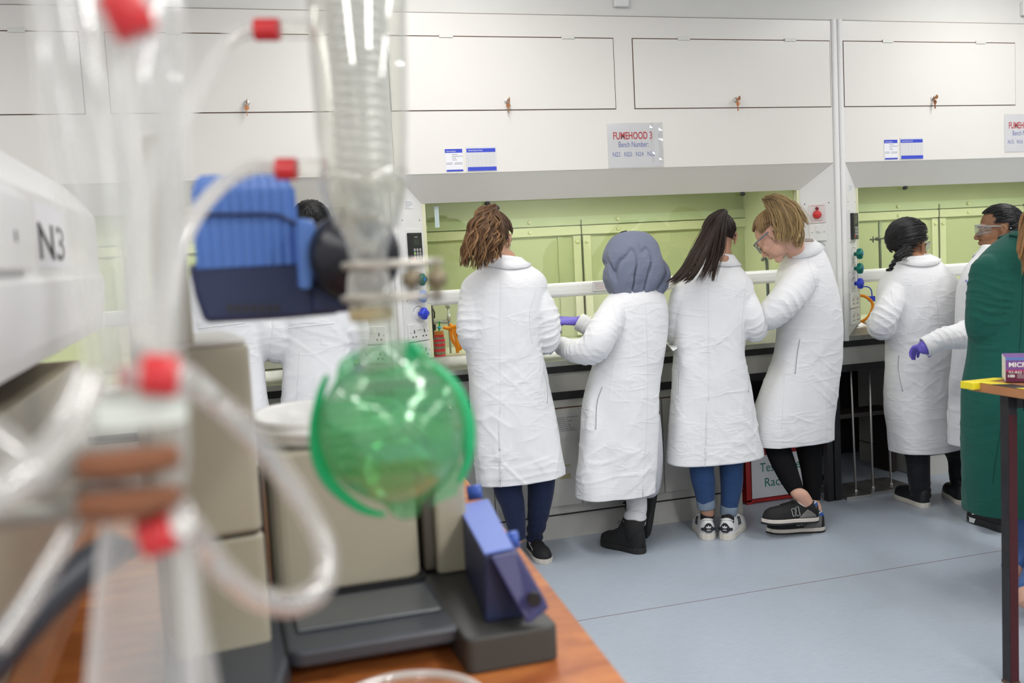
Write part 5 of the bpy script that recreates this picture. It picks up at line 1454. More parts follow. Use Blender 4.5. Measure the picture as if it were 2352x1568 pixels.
# ---------------------------------------------------------------- B: grey headscarf
def person_B():
    Y = 4.30
    H = (hmat(AY(1448, 594, Y+.02), (-.55, .80, -.28)), .97)
    heel = AZ(1479, 1271, 0); toe = AZ(1393, 1250, 0); f1 = footpair(heel, toe, .262)
    tb = AZ(1490, 1232, 0); hb = tb+Vector((.035, -.035, .225)); f2 = (hb, tb)
    CONV = mat('black_canvas', (.010, .010, .011), .8, bump=.3, bs=300); CS = mat('black_rubber', (.012, .012, .012), .5)
    def sh(t, lg):
        up = lg.get('up'); M = foot_M(*lg['foot'], up=up)
        o = shoe(t, M, dict(L=.262, W=.047, H=.075, soleh=.026, toe=.048, ankle=.125, open_=.42), CONV, CS, 'high_top_shoe', laces=mat('black_lace', (.02, .02, .02), .6),
             patches=[('round_patch', mat('patch_black', (.022, .022, .022), .45), [(.17, 2.45, .30, 2.45, .30, 2.0, .17, 2.0)], .0015)], lip=CONV)
    a1 = f1[0]+(f1[1]-f1[0]).normalized()*.058+Vector((0, 0, .10))
    legs = [dict(pts=[S(1440, 960, Y, .085), S(1446, 1060, Y, .065), S(1462, 1150, Y+.0, .050), (a1.x+.004, a1.y-.004, .138, .047), (a1.x, a1.y, .085, .030)], mat=TRG, foot=f1, shoe=sh, cuff=TRG, bunch=.002, sock=(CONV, .075), sock_fit=1.36),
            dict(pts=[S(1475, 960, Y, .085), S(1492, 1060, Y+.04, .065), S(1490, 1120, Y+.08, .050), (hb.x-.055, hb.y+.05, hb.z+.06, .044), (hb.x-.040, hb.y+.04, hb.z-.0, .030)], mat=TRG, foot=f2, up=(-.75, .62, .20), shoe=sh, sock=(CONV, .07), sock_fit=1.2)]
    rows = [(1428, 1500, 655, .06, .01), (1404, 1515, 672, .085, .0), (1388, 1525, 692, .105), (1382, 1529, 730, .115), (1380, 1527, 780, .115), (1362, 1518, 840, .115), (1345, 1510, 900, .12),
            (1338, 1508, 960, .125), (1333, 1504, 1040, .13), (1326, 1497, 1100, .135), (1322, 1493, 1190, .14)]
    sl = [[S(1412, 712, Y-.03, .070), S(1382, 766, Y-.10, .074), S(1362, 800, Y-.09, .070), S(1322, 806, Y+.02, .055), S(1290, 794, Y+.12, .044)],
          [S(1480, 712, Y+.05, .066), S(1430, 760, Y+.16, .062), S(1392, 768, Y+.22, .058), S(1355, 752, Y+.27, .048), S(1330, 738, Y+.30, .043)]]
    w1 = Vector(sl[0][-1][:3]); w2 = Vector(sl[1][-1][:3])
    hands = [((w1, (-.8, .55, -.12), (.1, .2, -1)), dict(curl=.5, side=1)), ((w2, (-.9, .30, .10), (.1, .3, -1)), dict(curl=.6, side=1))]
    zh = AY(1440, 1147, Y-.14).z
    a = AY(1475, 1100, Y-.12); b = AY(1475.5, 1147, Y-.13)
    t, co, bv, bo = person('person in a slate grey headscarf and long white lab coat with one heel raised', 'olive', Y, rows, sl, dict(z=zh, slope=.0), (a.x, a.z, b.x, b.z, Y-.03, .0008, .003),
        H, neckpts(H, AY(1460, 668, Y)), legs, seed=8, hands=hands, gloved=True)
    for h in hands:
        L = palm_hand(*h[0], **dict(h[1], s=1.07)); mb = MB(); mb.tube([h[0][0]-Vector(h[0][1]).normalized()*.05, h[0][0]+Vector(h[0][1]).normalized()*.01], [.030, .027], 16); L.append(mb)
        g = vox(L, .0028, 3); link('glove', g, NITR, t, smooth=True)
    seams(co, bv, [[(1482, 690), (1488, 850), (1484, 1000), (1477, 1098)], [(1408, 700), (1420, 760), (1405, 820)]], .0009)
    pocket_slit(co, bv, [(1382, 888), (1370, 925), (1367, 985)])
    # headscarf
    hr = [(1444, 1458, 530, .010, .0), (1424, 1478, 534, .040), (1408, 1492, 543, .065), (1396, 1504, 560, .088), (1388, 1511, 586, .104), (1388, 1520, 615, .110), (1392, 1524, 636, .105), (1398, 1526, 652, .098), (1405, 1520, 664, .090), (1412, 1512, 672, .080)]
    R, Q = coat_rings(hr, Y+.01, 0, 5)
    mb = MB(); mb.rings(R); sc = vox([mb], .005, 4)
    # a loose tail of cloth hanging at the right
    tl = MB(); tl.tube([AY(1505, 600, Y-.0), AY(1517, 640, Y-.02), AY(1516, 662, Y-.02)], [(.020, .05), (.018, .045), (.008, .02)], 16)
    sc2 = vox([mb, tl], .005, 4); bpy.data.meshes.remove(sc)
    cc = get_co(sc2); no = get_no(sc2); top = AY(1450, 532, Y).z; bot = AY(1450, 668, Y).z
    zz = np.clip((top-cc[:, 2])/(top-bot), 0, 1); cx = AY(1452, 600, Y).x
    ang = np.arctan2(cc[:, 0]-cx, -(cc[:, 1]-Y))
    wv = np.sin(ang*4.2+zz*1.2+.8)+.6*np.sin(ang*7.5-zz*2.0+2.)
    v = vnoise(np.stack([cc[:, 0]*14, cc[:, 1]*14, cc[:, 2]*5], 1), 21); r2 = 1-2*np.abs(vnoise(np.stack([(cc[:, 0]+cc[:, 2])*12, (cc[:, 0]-cc[:, 2])*22, cc[:, 1]*9], 1), 4))
    fn = vnoise(np.stack([ang*1.55+zz*.9+3.3, zz*1.3, ang*0], 1), 77)+.25*vnoise(np.stack([ang*3.7-zz*1.5, zz*2.6, ang*0], 1), 78)
    cc = cc+no*((.008-np.exp(-(fn/.15)**2)*.024)*np.clip(zz*1.8-.25, 0, 1)+(np.sin(ang*7+zz*5)*.003)*zz**3+v*.009*zz+r2*.003*zz)[:, None]; set_co(sc2, cc)
    link('headscarf', sc2, mat_cloth('slate_jersey', (.185, .205, .285), .22, 12, .8), t, smooth=True)
    g = MB(); g.tube([AY(1397, 566, Y+.06), AY(1408, 548, Y+.05), AY(1428, 533, Y+.04), AY(1440, 530.5, Y+.03)], .004, 8); g.build('undercap_edge', mat('undercap_black', (.015, .015, .018), .8), t, smooth=True)
    goggles(t, H[0], 'glasses', mat('dark_frame', (.03, .03, .035), .3), .97)
    brows(t, H[0], .97, ('b', DARK_H, (.35, .14, .11)))
    return t
# ---------------------------------------------------------------- C: long straight dark ponytail
def person_C():
    Y = 4.30; rn = random.Random(5)
    H = head_at(1691, 543, Y+.03, (.42, .86, -.33), (.082, -.008, .0), .98)
    h1 = AZ(1628, 1240, 0); t1 = AZ(1607, 1203, 0); h2 = AZ(1667, 1240, 0); t2 = AZ(1700, 1203, 0)
    f1 = footpair(h1, t1, .262); f2 = footpair(h2, t2, .262)
    WL = mat('white_leather', (.72, .72, .72), .4); CS = mat('cream_rubber', (.66, .62, .56), .5); BP = mat('black_leather', (.012, .013, .02), .4)
    def mk(side):
        def sh(t, lg):
            M = foot_M(*lg['foot'])
            s0 = (.25, 1.05) if side > 0 else (math.pi-.25, math.pi-1.05)
            def stripes(a0, a1): return [(.40+.055*k, a0, .43+.055*k, a0, .475+.055*k, a1, .445+.055*k, a1) for k in range(3)]
            o = shoe(t, M, dict(L=.265, W=.049, H=.070, soleh=.028, toe=.050, ankle=.076, open_=.38), WL, CS, 'trainer', laces=mat('white_lace', (.75, .75, .73), .7),
                patches=[('side_stripes', BP, stripes(.22, 1.0), .0012), ('side_stripes', BP, stripes(math.pi-.22, math.pi-1.0), .0012),
                         ('heel_tab', BP, [(.004, 1.15, .004, 1.99, .004, 1.99, .004, 1.15)], .0012)], lip=WL)
            # heel patch with a white three-leaf mark and a line of print
            hp = MB(); z0 = .052; y0 = -.5*.265-.006
            out = [(-.036, .062), (-.036, .050), (-.022, .047), (-.012, .038), (.012, .038), (.022, .047), (.036, .050), (.036, .062), (.022, .064), (.013, .080), (.006, .086), (-.006, .086), (-.013, .080), (-.022, .064)]
            hp.prism([M @ Vector((x, y0+abs(x)**1.6*1.9, z)) for x, z in out], M.to_3x3() @ Vector((0, -.0022, 0)))
            h = hp.build('heel_patch', BP, o)
            lf = MB()
            for ang in (-.75, 0, .75):
                c = Vector((0, y0-.0030, .058)); d = Vector((math.sin(ang), 0, math.cos(ang))); n_ = Vector((d.z, 0, -d.x))
                lf.prism([M @ (c+d*l+n_*w_) for l, w_ in ((.003, 0), (.010, .0036), (.019, 0), (.010, -.0036))], M.to_3x3() @ Vector((0, -.0006, 0)))
            lf.build('leaf_mark', INKW, h)
            text('shoe_print', 'adidas', .008, M @ Vector((0, y0-.0036, .0525)), M.to_3x3() @ Vector((1, 0, 0)), M.to_3x3() @ Vector((0, 0, 1)), INKW, h, bold=.0002, fit=.019)
        return sh
    legs = [dict(pts=[S(1616, 950, Y, .085), S(1612, 1060, Y-.01, .062), S(1616, 1110, Y-.01, .055), S(1622, 1163, Y+.0, .0395), S(1625, 1180, Y+.01, .031), (h1.x-.012, h1.y+.05, .085, .027)], mat=JEAN2, foot=f1, shoe=mk(1), cuff=JEANC, trouser_end=3,
                 sock=(mat('black_sock', (.01, .01, .012), .9), .03)),
            dict(pts=[S(1676, 950, Y, .085), S(1680, 1060, Y-.01, .060), S(1680, 1110, Y-.01, .054), S(1673, 1178, Y+.0, .0380), S(1671, 1190, Y+.01, .031), (h2.x+.012, h2.y+.05, .085, .027)], mat=JEAN2, foot=f2, shoe=mk(-1), cuff=JEANC, trouser_end=3,
                 sock=(mat('black_sock', (.01, .01, .012), .9), .03))]
    rows = [(1622, 1680, 588, .055, .03), (1604, 1690, 608, .075, .02), (1572, 1708, 634, .10, 0), (1552, 1724, 664, .115), (1550, 1718, 730, .118), (1553, 1704, 800, .118), (1549, 1710, 850, .12),
            (1546, 1724, 920, .128), (1541, 1738, 1000, .14), (1538, 1748, 1050, .145), (1536, 1753, 1110, .148)]
    sl = [[S(1700, 678, Y-.01, .068), S(1722, 726, Y-.05, .070), S(1733, 755, Y-.03, .064), S(1722, 755, Y+.10, .053), S(1700, 742, Y+.19, .044)],
          [S(1570, 678, Y+.0, .062), S(1556, 730, Y+.04, .058), S(1552, 768, Y+.08, .054), S(1565, 775, Y+.18, .048), S(1580, 772, Y+.26, .042)]]
    hands = [((Vector(sl[0][-1][:3]), (-.45, .85, .05), (-.2, 0, -1)), dict(curl=.45, side=1, s=.95)), ((Vector(sl[1][-1][:3]), (.35, .9, .0), (.2, 0, -1)), dict(curl=.45, side=-1, s=.95))]
    zh = AY(1640, 1071, Y-.145).z
    a = AY(1627.5, 922, Y-.13); b = AY(1622.5, 1071, Y-.145)
    t, co, bv, bo = person('person with long straight dark ponytail, white lab coat and turned-up blue jeans', 'tan', Y, rows, sl, dict(z=zh, slope=.0), (a.x, a.z, b.x, b.z, Y-.03, .0006, .0022),
        H, neckpts(H, AY(1652, 600, Y)), legs, seed=14, hands=hands, collar=mkcollar(AY(1650, 586, Y+.02), .072, .064, .05, drop=.050, flare=.034, tilt=-.008), amp=.9)
    seams(co, bv, [[(1628, 650), (1627.5, 800), (1627.5, 920)], [(1715, 640), (1706, 720), (1703, 790)]], .0009)
    pocket_slit(co, bv, [(1712, 815), (1716, 850), (1718, 900)]); pocket_slit(co, bv, [(1558, 850), (1556, 880), (1556, 903)])
    M, s = H
    st = scalp(M, (-.1, -.45, .88), DARK_H, rn, 900, s=s, lift=.02, rad=.0015)
    P = lambda *q: [AY(x, y, Y+d) for x, y, d in q]
    paths = [P((1663, 486, -.06), (1640, 500, -.12), (1607, 560, -.15), (1575, 620, -.16), (1536, 656, -.15)), P((1664, 486, -.06), (1645, 510, -.14), (1618, 570, -.16), (1590, 625, -.16), (1562, 652, -.15)),
             P((1665, 486, -.06), (1652, 515, -.14), (1640, 570, -.15), (1628, 610, -.15), (1600, 655, -.15)), P((1666, 486, -.06), (1658, 520, -.14), (1654, 570, -.14), (1643, 610, -.14), (1632, 650, -.14)),
             P((1664, 487, -.06), (1632, 520, -.12), (1596, 585, -.14), (1562, 632, -.15), (1530, 657, -.15))]
    st += clumps(rn, paths, 60, 18, (.008, .018, .024, .020, .018), DARK_H, DKB, .0025, 1.0, .0014, .0006, .006)
    st += rndlocks(rn, paths, 260, (.008, .020, .026, .022, .018), DARK_H, DKB, .0015, 1.0, (.0014, .0006), .6, .25)
    hairobj(t, st, cap_shell(M, s=s), shellmat=mat('dark_scalp', (.012, .008, .007), .6))
    goggles(t, M, 'glasses', mat('blue_dark_frame', (.02, .03, .12), .25), s)
    brows(t, M, s, ('c', DARK_H, (.36, .14, .11)))
    return t
# ---------------------------------------------------------------- D: blond, side face
def person_D():
    Y = 4.32; rn = random.Random(9)
    H = head_at(1768, 536, Y-.075, (-.44, .62, -.66), (-.084, -.012, .0), 1.0)
    f1 = footpair(AY(1878, 1196, 4.12), AY(1762, 1201, 4.17), .275); f2 = footpair(AZ(1893, 1218, 0), AZ(1778, 1222, 0), .275)
    BS = mat('black_suede_mesh', (.012, .012, .013), .8, bump=.4, bs=200); GS = mat('grey_suede', (.16, .155, .15), .85); CR = mat('cream_edge', (.62, .57, .52), .5); KB = mat('black_sole', (.012, .012, .012), .6)
    BLC = mat('royal_blue_lining', (.02, .10, .42), .6)
    def sh(t, lg):
        M = foot_M(*lg['foot'])
        o = shoe(t, M, dict(L=.275, W=.048, H=.072, soleh=.024, toe=.052, ankle=.080, open_=.40), BS, CR, 'running_shoe', laces=mat('black_lace', (.02, .02, .02), .6), sole2=(KB, .009), lip=CR,
            patches=[('heel_counter', GS, [(.0, 1.75, .19, 2.40, .40, 3.12, .0, 3.12), (.0, 1.40, .19, .74, .40, .02, .0, .02)], .0014),
                     ('heel_tab', BLC, [(.0, 1.0, .15, .55, .15, .95, .0, 1.5), (.0, 1.62, .15, 2.15, .15, 2.55, .0, 2.1), (.0, 1.1, .03, 1.1, .03, 2.04, .0, 2.04)], .0022)])
        nm = MB()
        # outlined letter on the flank, in (t, angle)
        out = [(.40, 2.95), (.375, 2.45), (.42, 2.42), (.465, 2.75), (.45, 2.38), (.50, 2.36), (.53, 2.95), (.48, 2.97), (.435, 2.68), (.445, 2.98)]
        s = Shoe(L=.275, W=.048, H=.072, soleh=.024, toe=.052, ankle=.080, open_=.40)
        P = [s.S(.905-q[0], q[1], .003) for q in smoothline([out[i] for i in range(len(out))]+[out[0]], 1)]
        nm.tube([M @ p for p in P], .0012, 6, close=False); nm.build('letter_outline', mat('outline_white', (.72, .72, .72), .5), o)
    legs = [dict(pts=[S(1800, 950, Y, .088), S(1786, 1015, Y-.02, .066), S(1806, 1080, Y-.10, .054), S(1829, 1128, Y-.18, .038), S(1842, 1140, Y-.19, .036), S(1862, 1168, Y-.20, .028)], mat=LEGG, foot=f1, shoe=sh, trouser_end=3, sock=(mat('black_sock', (.01, .01, .012), .9), .03)),
            dict(pts=[S(1852, 950, Y, .088), S(1858, 1020, Y-.04, .066), S(1864, 1080, Y-.07, .052), S(1866, 1148, Y-.10, .038), S(1872, 1170, Y-.11, .033), S(1880, 1195, Y-.11, .028)], mat=LEGG, foot=f2, shoe=sh, trouser_end=3)]
    rows = [(1828, 1872, 556, .055, -.0), (1812, 1886, 580, .085, .0), (1798, 1897, 610, .11, .0), (1792, 1908, 650, .13), (1792, 1917, 700, .14), (1793, 1922, 760, .14), (1786, 1921, 820, .14), (1764, 1917, 870, .14),
            (1748, 1910, 920, .145), (1736, 1904, 975, .15), (1734, 1903, 1020, .15), (1734, 1903, 1080, .15)]
    sl = [[S(1842, 640, Y-.07, .085), S(1805, 690, Y-.11, .080), S(1772, 722, Y-.08, .070), S(1745, 735, Y+.05, .056), S(1722, 740, Y+.15, .045)],
          [S(1835, 640, Y+.08, .075), S(1780, 700, Y+.16, .06), S(1752, 725, Y+.20, .055), S(1725, 730, Y+.25, .045), S(1708, 728, Y+.29, .042)]]
    hands = [((Vector(sl[0][-1][:3]), (-.7, .7, .0), (.2, 0, -1)), dict(curl=.4, side=1, s=.95)), ((Vector(sl[1][-1][:3]), (-.85, .5, .0), (.2, 0, -1)), dict(curl=.4, side=-1, s=.95))]
    zh = AY(1840, 1026, Y-.15).z
    t, co, bv, bo = person('person with wavy blond ponytail and grey-armed glasses looking down, white lab coat', 'fair', Y, rows, sl, dict(z=zh, slope=.02), None,
        H, neckpts(H, AY(1838, 585, Y-.01), .050, .058), legs, seed=22, hands=hands, collar=mkcollar(AY(1838, 558, Y-.0), .058, .066, .5, drop=.056, flare=.030, tilt=.022, front=math.pi*.85, gap=.45), amp=.9)
    seams(co, bv, [[(1855, 600), (1872, 650), (1862, 690), (1835, 720)], [(1900, 880), (1898, 950), (1899, 1016)], [(1810, 1012), (1850, 1016), (1900, 1004)], [(1802, 850), (1800, 905), (1795, 985)]], .0009)
    pocket_slit(co, bv, [(1836, 778), (1830, 810), (1825, 858)])
    M, s = H
    st = scalp(M, (0, -.52, .85), BLOND, rn, 1000, s=s, lift=.05, rad=.0015)
    P = lambda *q: [AY(x, y, Y+d) for x, y, d in q]
    paths = [P((1757, 458, -.03), (1785, 455, -.09), (1812, 478, -.13), (1828, 520, -.13), (1822, 562, -.11)), P((1757, 456, -.03), (1780, 462, -.11), (1800, 492, -.15), (1814, 530, -.15), (1806, 566, -.13)),
             P((1757, 458, -.03), (1795, 460, -.05), (1826, 482, -.07), (1842, 505, -.07), (1850, 524, -.06)), P((1757, 458, -.03), (1772, 475, -.10), (1788, 505, -.13), (1796, 540, -.13), (1794, 556, -.11)),
             P((1757, 458, -.03), (1790, 470, -.10), (1818, 505, -.12), (1832, 545, -.10), (1826, 572, -.09))]
    st += clumps(rn, paths, 40, 20, (.008, .020, .026, .026, .024), BLOND, BLOND2, .005, 1.5, .0014, .0006, .006)
    st += rndlocks(rn, paths, 200, (.008, .022, .028, .030, .028), BLOND, BLOND2, .005, 1.6, (.0012, .0006), .5, .5)
    st += clumps(rn, paths, 40, 18, (.010, .024, .028, .028, .024), (.17, .10, .045), BLOND2, .007, 2.0, .0013, .0006, .005)
    hairobj(t, st, cap_shell(M, s=s), shellmat=mat('blond_scalp', (.16, .095, .045), .7))
    goggles(t, M, 'glasses', mat('slate_frame', (.14, .17, .24), .35), s)
    brows(t, M, s, ('d', (.14, .08, .04), (.46, .18, .15)))
    m = MB(); m.ell(M @ Vector((-.079, -.004, -.037)), (.002,)*3, n=8, m=6); m.build('earring', CHROME, t, smooth=True)
    return t
# ---------------------------------------------------------------- E: dark braid
def person_E():
    Y = 4.33; rn = random.Random(17)
    H = head_at(2121, 561, Y-.01, (.92, .34, -.18), (.084, -.012, .0), 1.0)
    f1 = footpair(AZ(2128, 1166, 0), AZ(2078, 1146, 0), .262); f2 = footpair(AZ(2214, 1160, 0), AZ(2188, 1140, 0), .262)
    KL = mat('black_leather_soft', (.012, .013, .016), .5); CS = mat('cream_rubber', (.66, .62, .56), .5)
    def sh(t, lg): shoe(t, foot_M(*lg['foot']), dict(L=.262, W=.046, H=.062, soleh=.024, toe=.050, ankle=.085, open_=.42), KL, CS, 'high_top_shoe')
    legs = [dict(pts=[S(2095, 960, Y, .088), S(2108, 1050, Y-.02, .062), S(2110, 1095, Y-.02, .056), S(2115, 1138, Y-.0, .050), S(2116, 1150, Y, .030)], mat=TRB, foot=f1, shoe=sh, bunch=.004),
            dict(pts=[S(2155, 960, Y, .088), S(2200, 1040, Y+.03, .062), S(2204, 1090, Y+.03, .054), S(2207, 1130, Y+.03, .048), S(2208, 1144, Y+.03, .030)], mat=TRB, foot=f2, shoe=sh, bunch=.004)]
    rows = [(2066, 2138, 588, .06, .01), (2050, 2158, 608, .085), (2030, 2182, 636, .11), (2022, 2200, 668, .12), (2032, 2203, 720, .125), (2044, 2200, 780, .125), (2043, 2200, 850, .13), (2042, 2200, 920, .135),
            (2052, 2200, 1000, .14), (2058, 2198, 1050, .14), (2060, 2197, 1100, .14)]
    sl = [[S(2056, 670, Y-.03, .066), S(2036, 718, Y-.06, .068), S(2023, 748, Y-.03, .068), S(2040, 752, Y+.10, .056), S(2060, 738, Y+.18, .046)],
          [S(2178, 672, Y+.0, .066), S(2180, 725, Y+.03, .062), S(2175, 758, Y+.06, .058), S(2160, 758, Y+.17, .052), S(2148, 748, Y+.24, .044)]]
    hands = [((Vector(sl[0][-1][:3]), (.5, .85, .0), (.2, 0, -1)), dict(curl=.4, side=-1, s=.95)), ((Vector(sl[1][-1][:3]), (-.4, .9, .0), (-.2, 0, -1)), dict(curl=.4, side=1, s=.95))]
    zh = AY(2125, 1046, Y-.14).z
    a = AY(2191, 1000, Y-.09); b = AY(2192, 1035, Y-.09)
    t, co, bv, bo = person('person with thick black side braid in a white lab coat at the right-hand hood', 'brown', Y, rows, sl, dict(z=zh, slope=.01), None,
        H, neckpts(H, AY(2100, 605, Y)), legs, seed=31, hands=hands, collar=mkcollar(AY(2100, 588, Y+.01), .080, .072, .2, drop=.052, flare=.036, tilt=.004), amp=.9)
    seams(co, bv, [[(2150, 680), (2156, 740), (2162, 830)], [(2046, 665), (2054, 700), (2078, 750)]], .0009)
    pocket_slit(co, bv, [(2063, 815), (2062, 850), (2072, 898)])
    M, s = H
    st = scalp(M, (-.25, -.92, -.35), BLK, rn, 900, s=s, lift=.10, rr=(.090, .122, .100), cc=(0, -.018, .030), nape=-.75)
    P = lambda *q: [AY(x, y, Y+d) for x, y, d in q]
    st += rndlocks(rn, [P((2085, 575, -.05), (2068, 586, -.09), (2058, 596, -.10))], 160, (.030, .022, .016), BLK, BLK, .001, 1, (.0022, .0016), .6)
    # plaited lobes
    br = P((2062, 592, -.10), (2054, 602, -.11), (2048, 612, -.11), (2044, 621, -.11), (2038, 618, -.11))
    for k in range(3):
        for j in range(90):
            q = smoothline([tuple(x) for x in br], 10); m = len(q); pts = []
            oa = rn.uniform(-1, 1)*.006; ob = rn.uniform(-1, 1)*.006
            for i, x in enumerate(q):
                tt = i/(m-1); ph = tt*9+k*2.094; w_ = .013*(1-.6*tt)
                pts.append((x[0]+math.cos(ph)*w_+oa*(1-.5*tt), x[1]+math.sin(2*ph)*w_*.5+ob, x[2]+oa*.5))
            c = np.array(BLK)*(.6+rn.random())
            st.append((np.array(pts), .0016, .0009, c, c))
    hairobj(t, st, cap_shell(M, s=s, rr=(.087, .118, .097), cc=(0, -.018, .030)), shellmat=mat('black_scalp', (.008, .007, .008), .5))
    goggles(t, M, 'goggles', mat('clear_frame', (.60, .62, .64), .2, trans=.5), s)
    brows(t, M, s, ('e', BLK, (.22, .09, .07)))
    return t
# ---------------------------------------------------------------- F: goggles, sleek black hair
def person_F():
    Y = 4.02; rn = random.Random(23)
    H = head_at(2305, 524, Y-.04, (-.80, .58, -.06), (-.084, -.012, .0), .97)
    f1 = footpair(AZ(2318, 1224, 0), AZ(2225, 1190, 0), .272); f2 = (f1[0]+Vector((.14, .18, 0)), f1[1]+Vector((.14, .18, 0)))
    KB = mat('black_mesh', (.014, .014, .015), .7, bump=.3, bs=250); WS = mat('white_rubber', (.74, .74, .74), .5)
    def sh(t, lg):
        M = foot_M(*lg['foot']); o = shoe(t, M, dict(L=.272, W=.047, H=.070, soleh=.032, toe=.050, ankle=.080, open_=.40), KB, mat('black_midsole', (.02, .02, .02), .6), 'running_shoe', laces=mat('black_lace', (.02, .02, .02), .6),
            patches=[('tick_mark', WS, [(.80, 2.30, .72, 2.95, .66, 2.86, .775, 2.35), (.72, 2.95, .44, 2.60, .44, 2.56, .68, 2.72)], .0015)])
        m = MB(); sh_ = Shoe(L=.272, W=.047, H=.07, soleh=.032)
        for q in (-1, 1):
            P = [M @ Vector((q*(sh_.wid(t_)+.0052), (t_-.5)*.272, z)) for t_, z in ((.66, .007), (.78, .006), (.90, .008), (.99, .014), (.995, .030), (.9, .031), (.78, .030), (.62, .031))]
            m.prism(P, (0, 0, .0004)); m.prism(P, M.to_3x3() @ Vector((q*.0008, 0, 0)))
        m.build('white_midsole', WS, o)
    legs = [dict(pts=[S(2270, 940, Y, .088), S(2275, 1040, Y-.02, .065), S(2282, 1110, Y-.03, .052), (f1[0].x-.04, f1[0].y+.03, .13, .042), (f1[0].x-.045, f1[0].y+.03, .08, .030)], mat=TRB, foot=f1, shoe=sh),
            dict(pts=[S(2330, 940, Y, .088), S(2340, 1040, Y+.05, .065), S(2345, 1100, Y+.10, .052), (f2[0].x-.04, f2[0].y+.03, .13, .042), (f2[0].x-.045, f2[0].y+.03, .08, .030)], mat=TRB, foot=f2, shoe=sh)]
    rows = [(2262, 2336, 560, .06, .0), (2248, 2352, 585, .09), (2228, 2366, 612, .11), (2212, 2372, 650, .12), (2206, 2376, 700, .125), (2204, 2378, 770, .125), (2198, 2378, 850, .13), (2192, 2380, 930, .135), (2189, 2382, 1020, .14), (2188, 2384, 1080, .14)]
    sl = [[S(2262, 672, Y-.09, .082), S(2262, 730, Y-.16, .080), S(2228, 764, Y-.18, .070), S(2168, 778, Y-.15, .056), S(2124, 797, Y-.12, .046)],
          [S(2340, 660, Y+.10, .075), S(2320, 740, Y+.16, .065), S(2290, 770, Y+.22, .055), S(2262, 760, Y+.3, .045)]]
    w1 = Vector(sl[0][-1][:3])
    hands = [((w1+Vector((.040, .004, .004)), (-.08, .98, -.16), (-.1, .15, -.9)), dict(curl=.42, side=1, s=.85)), ((Vector(sl[1][-1][:3]), (-.8, .5, .0), (.2, 0, -1)), dict(curl=.4, side=-1, s=.95))]
    zh = AY(2210, 1026, Y-.05).z
    t, co, bv, bo = person('person in clear goggles with sleek black hair, gloved hand stretched behind the braided person', 'brown', Y, rows, sl, dict(z=zh, slope=.0), None,
        H, neckpts(H, AY(2300, 590, Y)), legs, seed=41, hands=hands, gloved=True, collar=mkcollar(AY(2294, 562, Y+.0), .080, .072, .4, drop=.056, flare=.036, tilt=.030, front=math.pi*.85, gap=.4), amp=1.2)
    for h in hands[:1]:
        L = palm_hand(*h[0], **dict(h[1], s=.98)); mb = MB(); mb.tube([h[0][0]-Vector(h[0][1]).normalized()*.04, h[0][0]+Vector(h[0][1]).normalized()*.01], [.030, .027], 16); mb.tube([w1+Vector((.030, 0, .008)), w1+Vector((-.004, 0, -.003))], [.036, .034], 16); mb.ell(w1, (.034,)*3, n=16, m=10); L.append(mb)
        g = vox(L, .0028, 3); link('glove', g, NITR, t, smooth=True)
    # blue embroidery on the shoulder
    for k, (x0, x1, y) in enumerate(((2217, 2222, 647), (2222, 2229, 648))): surf_line(bv, [(x0, y), ((x0+x1)/2, y-4), (x1, y+3)], .0014, 'embroidery', INKB, co, off=.001)
    M, s = H
    st = scalp(M, (0, -1, .10), BLK, rn, 760, s=s, lift=.03, nape=-.7)
    q0 = M @ Vector((0, -.115, .035))
    for k in range(260):
        a = rn.uniform(0, 6.28); r = .030*math.sqrt(rn.random()); c = np.array(BLK)*(.6+rn.random()); pts = []
        for i in range(14):
            ph = a+i*.35; pts.append(q0+(M.to_3x3() @ Vector((math.cos(ph)*r*1.1, -.012+rn.gauss(0, .001)-.018*math.cos((r/.03)*1.5), math.sin(ph)*r*1.1))))
        st.append((np.array([tuple(p) for p in pts]), .002, .0015, c, c))
    hairobj(t, st, cap_shell(M, s=s), shellmat=mat('black_scalp', (.008, .007, .008), .5))
    goggles(t, M, 'goggles', mat('clear_frame', (.60, .62, .64), .2, trans=.5), s)
    brows(t, M, s, ('e', BLK, (.22, .09, .07)))
    m = MB(); m.ell(M @ (Vector((-.080, -.004, -.036))*s), (.003,)*3, n=8, m=6); m.ell(M @ (Vector((-.083, -.045, -.004))*s), (.003,)*3, n=8, m=6); m.build('earrings', mat('pearl', (.8, .78, .75), .15), t, smooth=True)
    return t
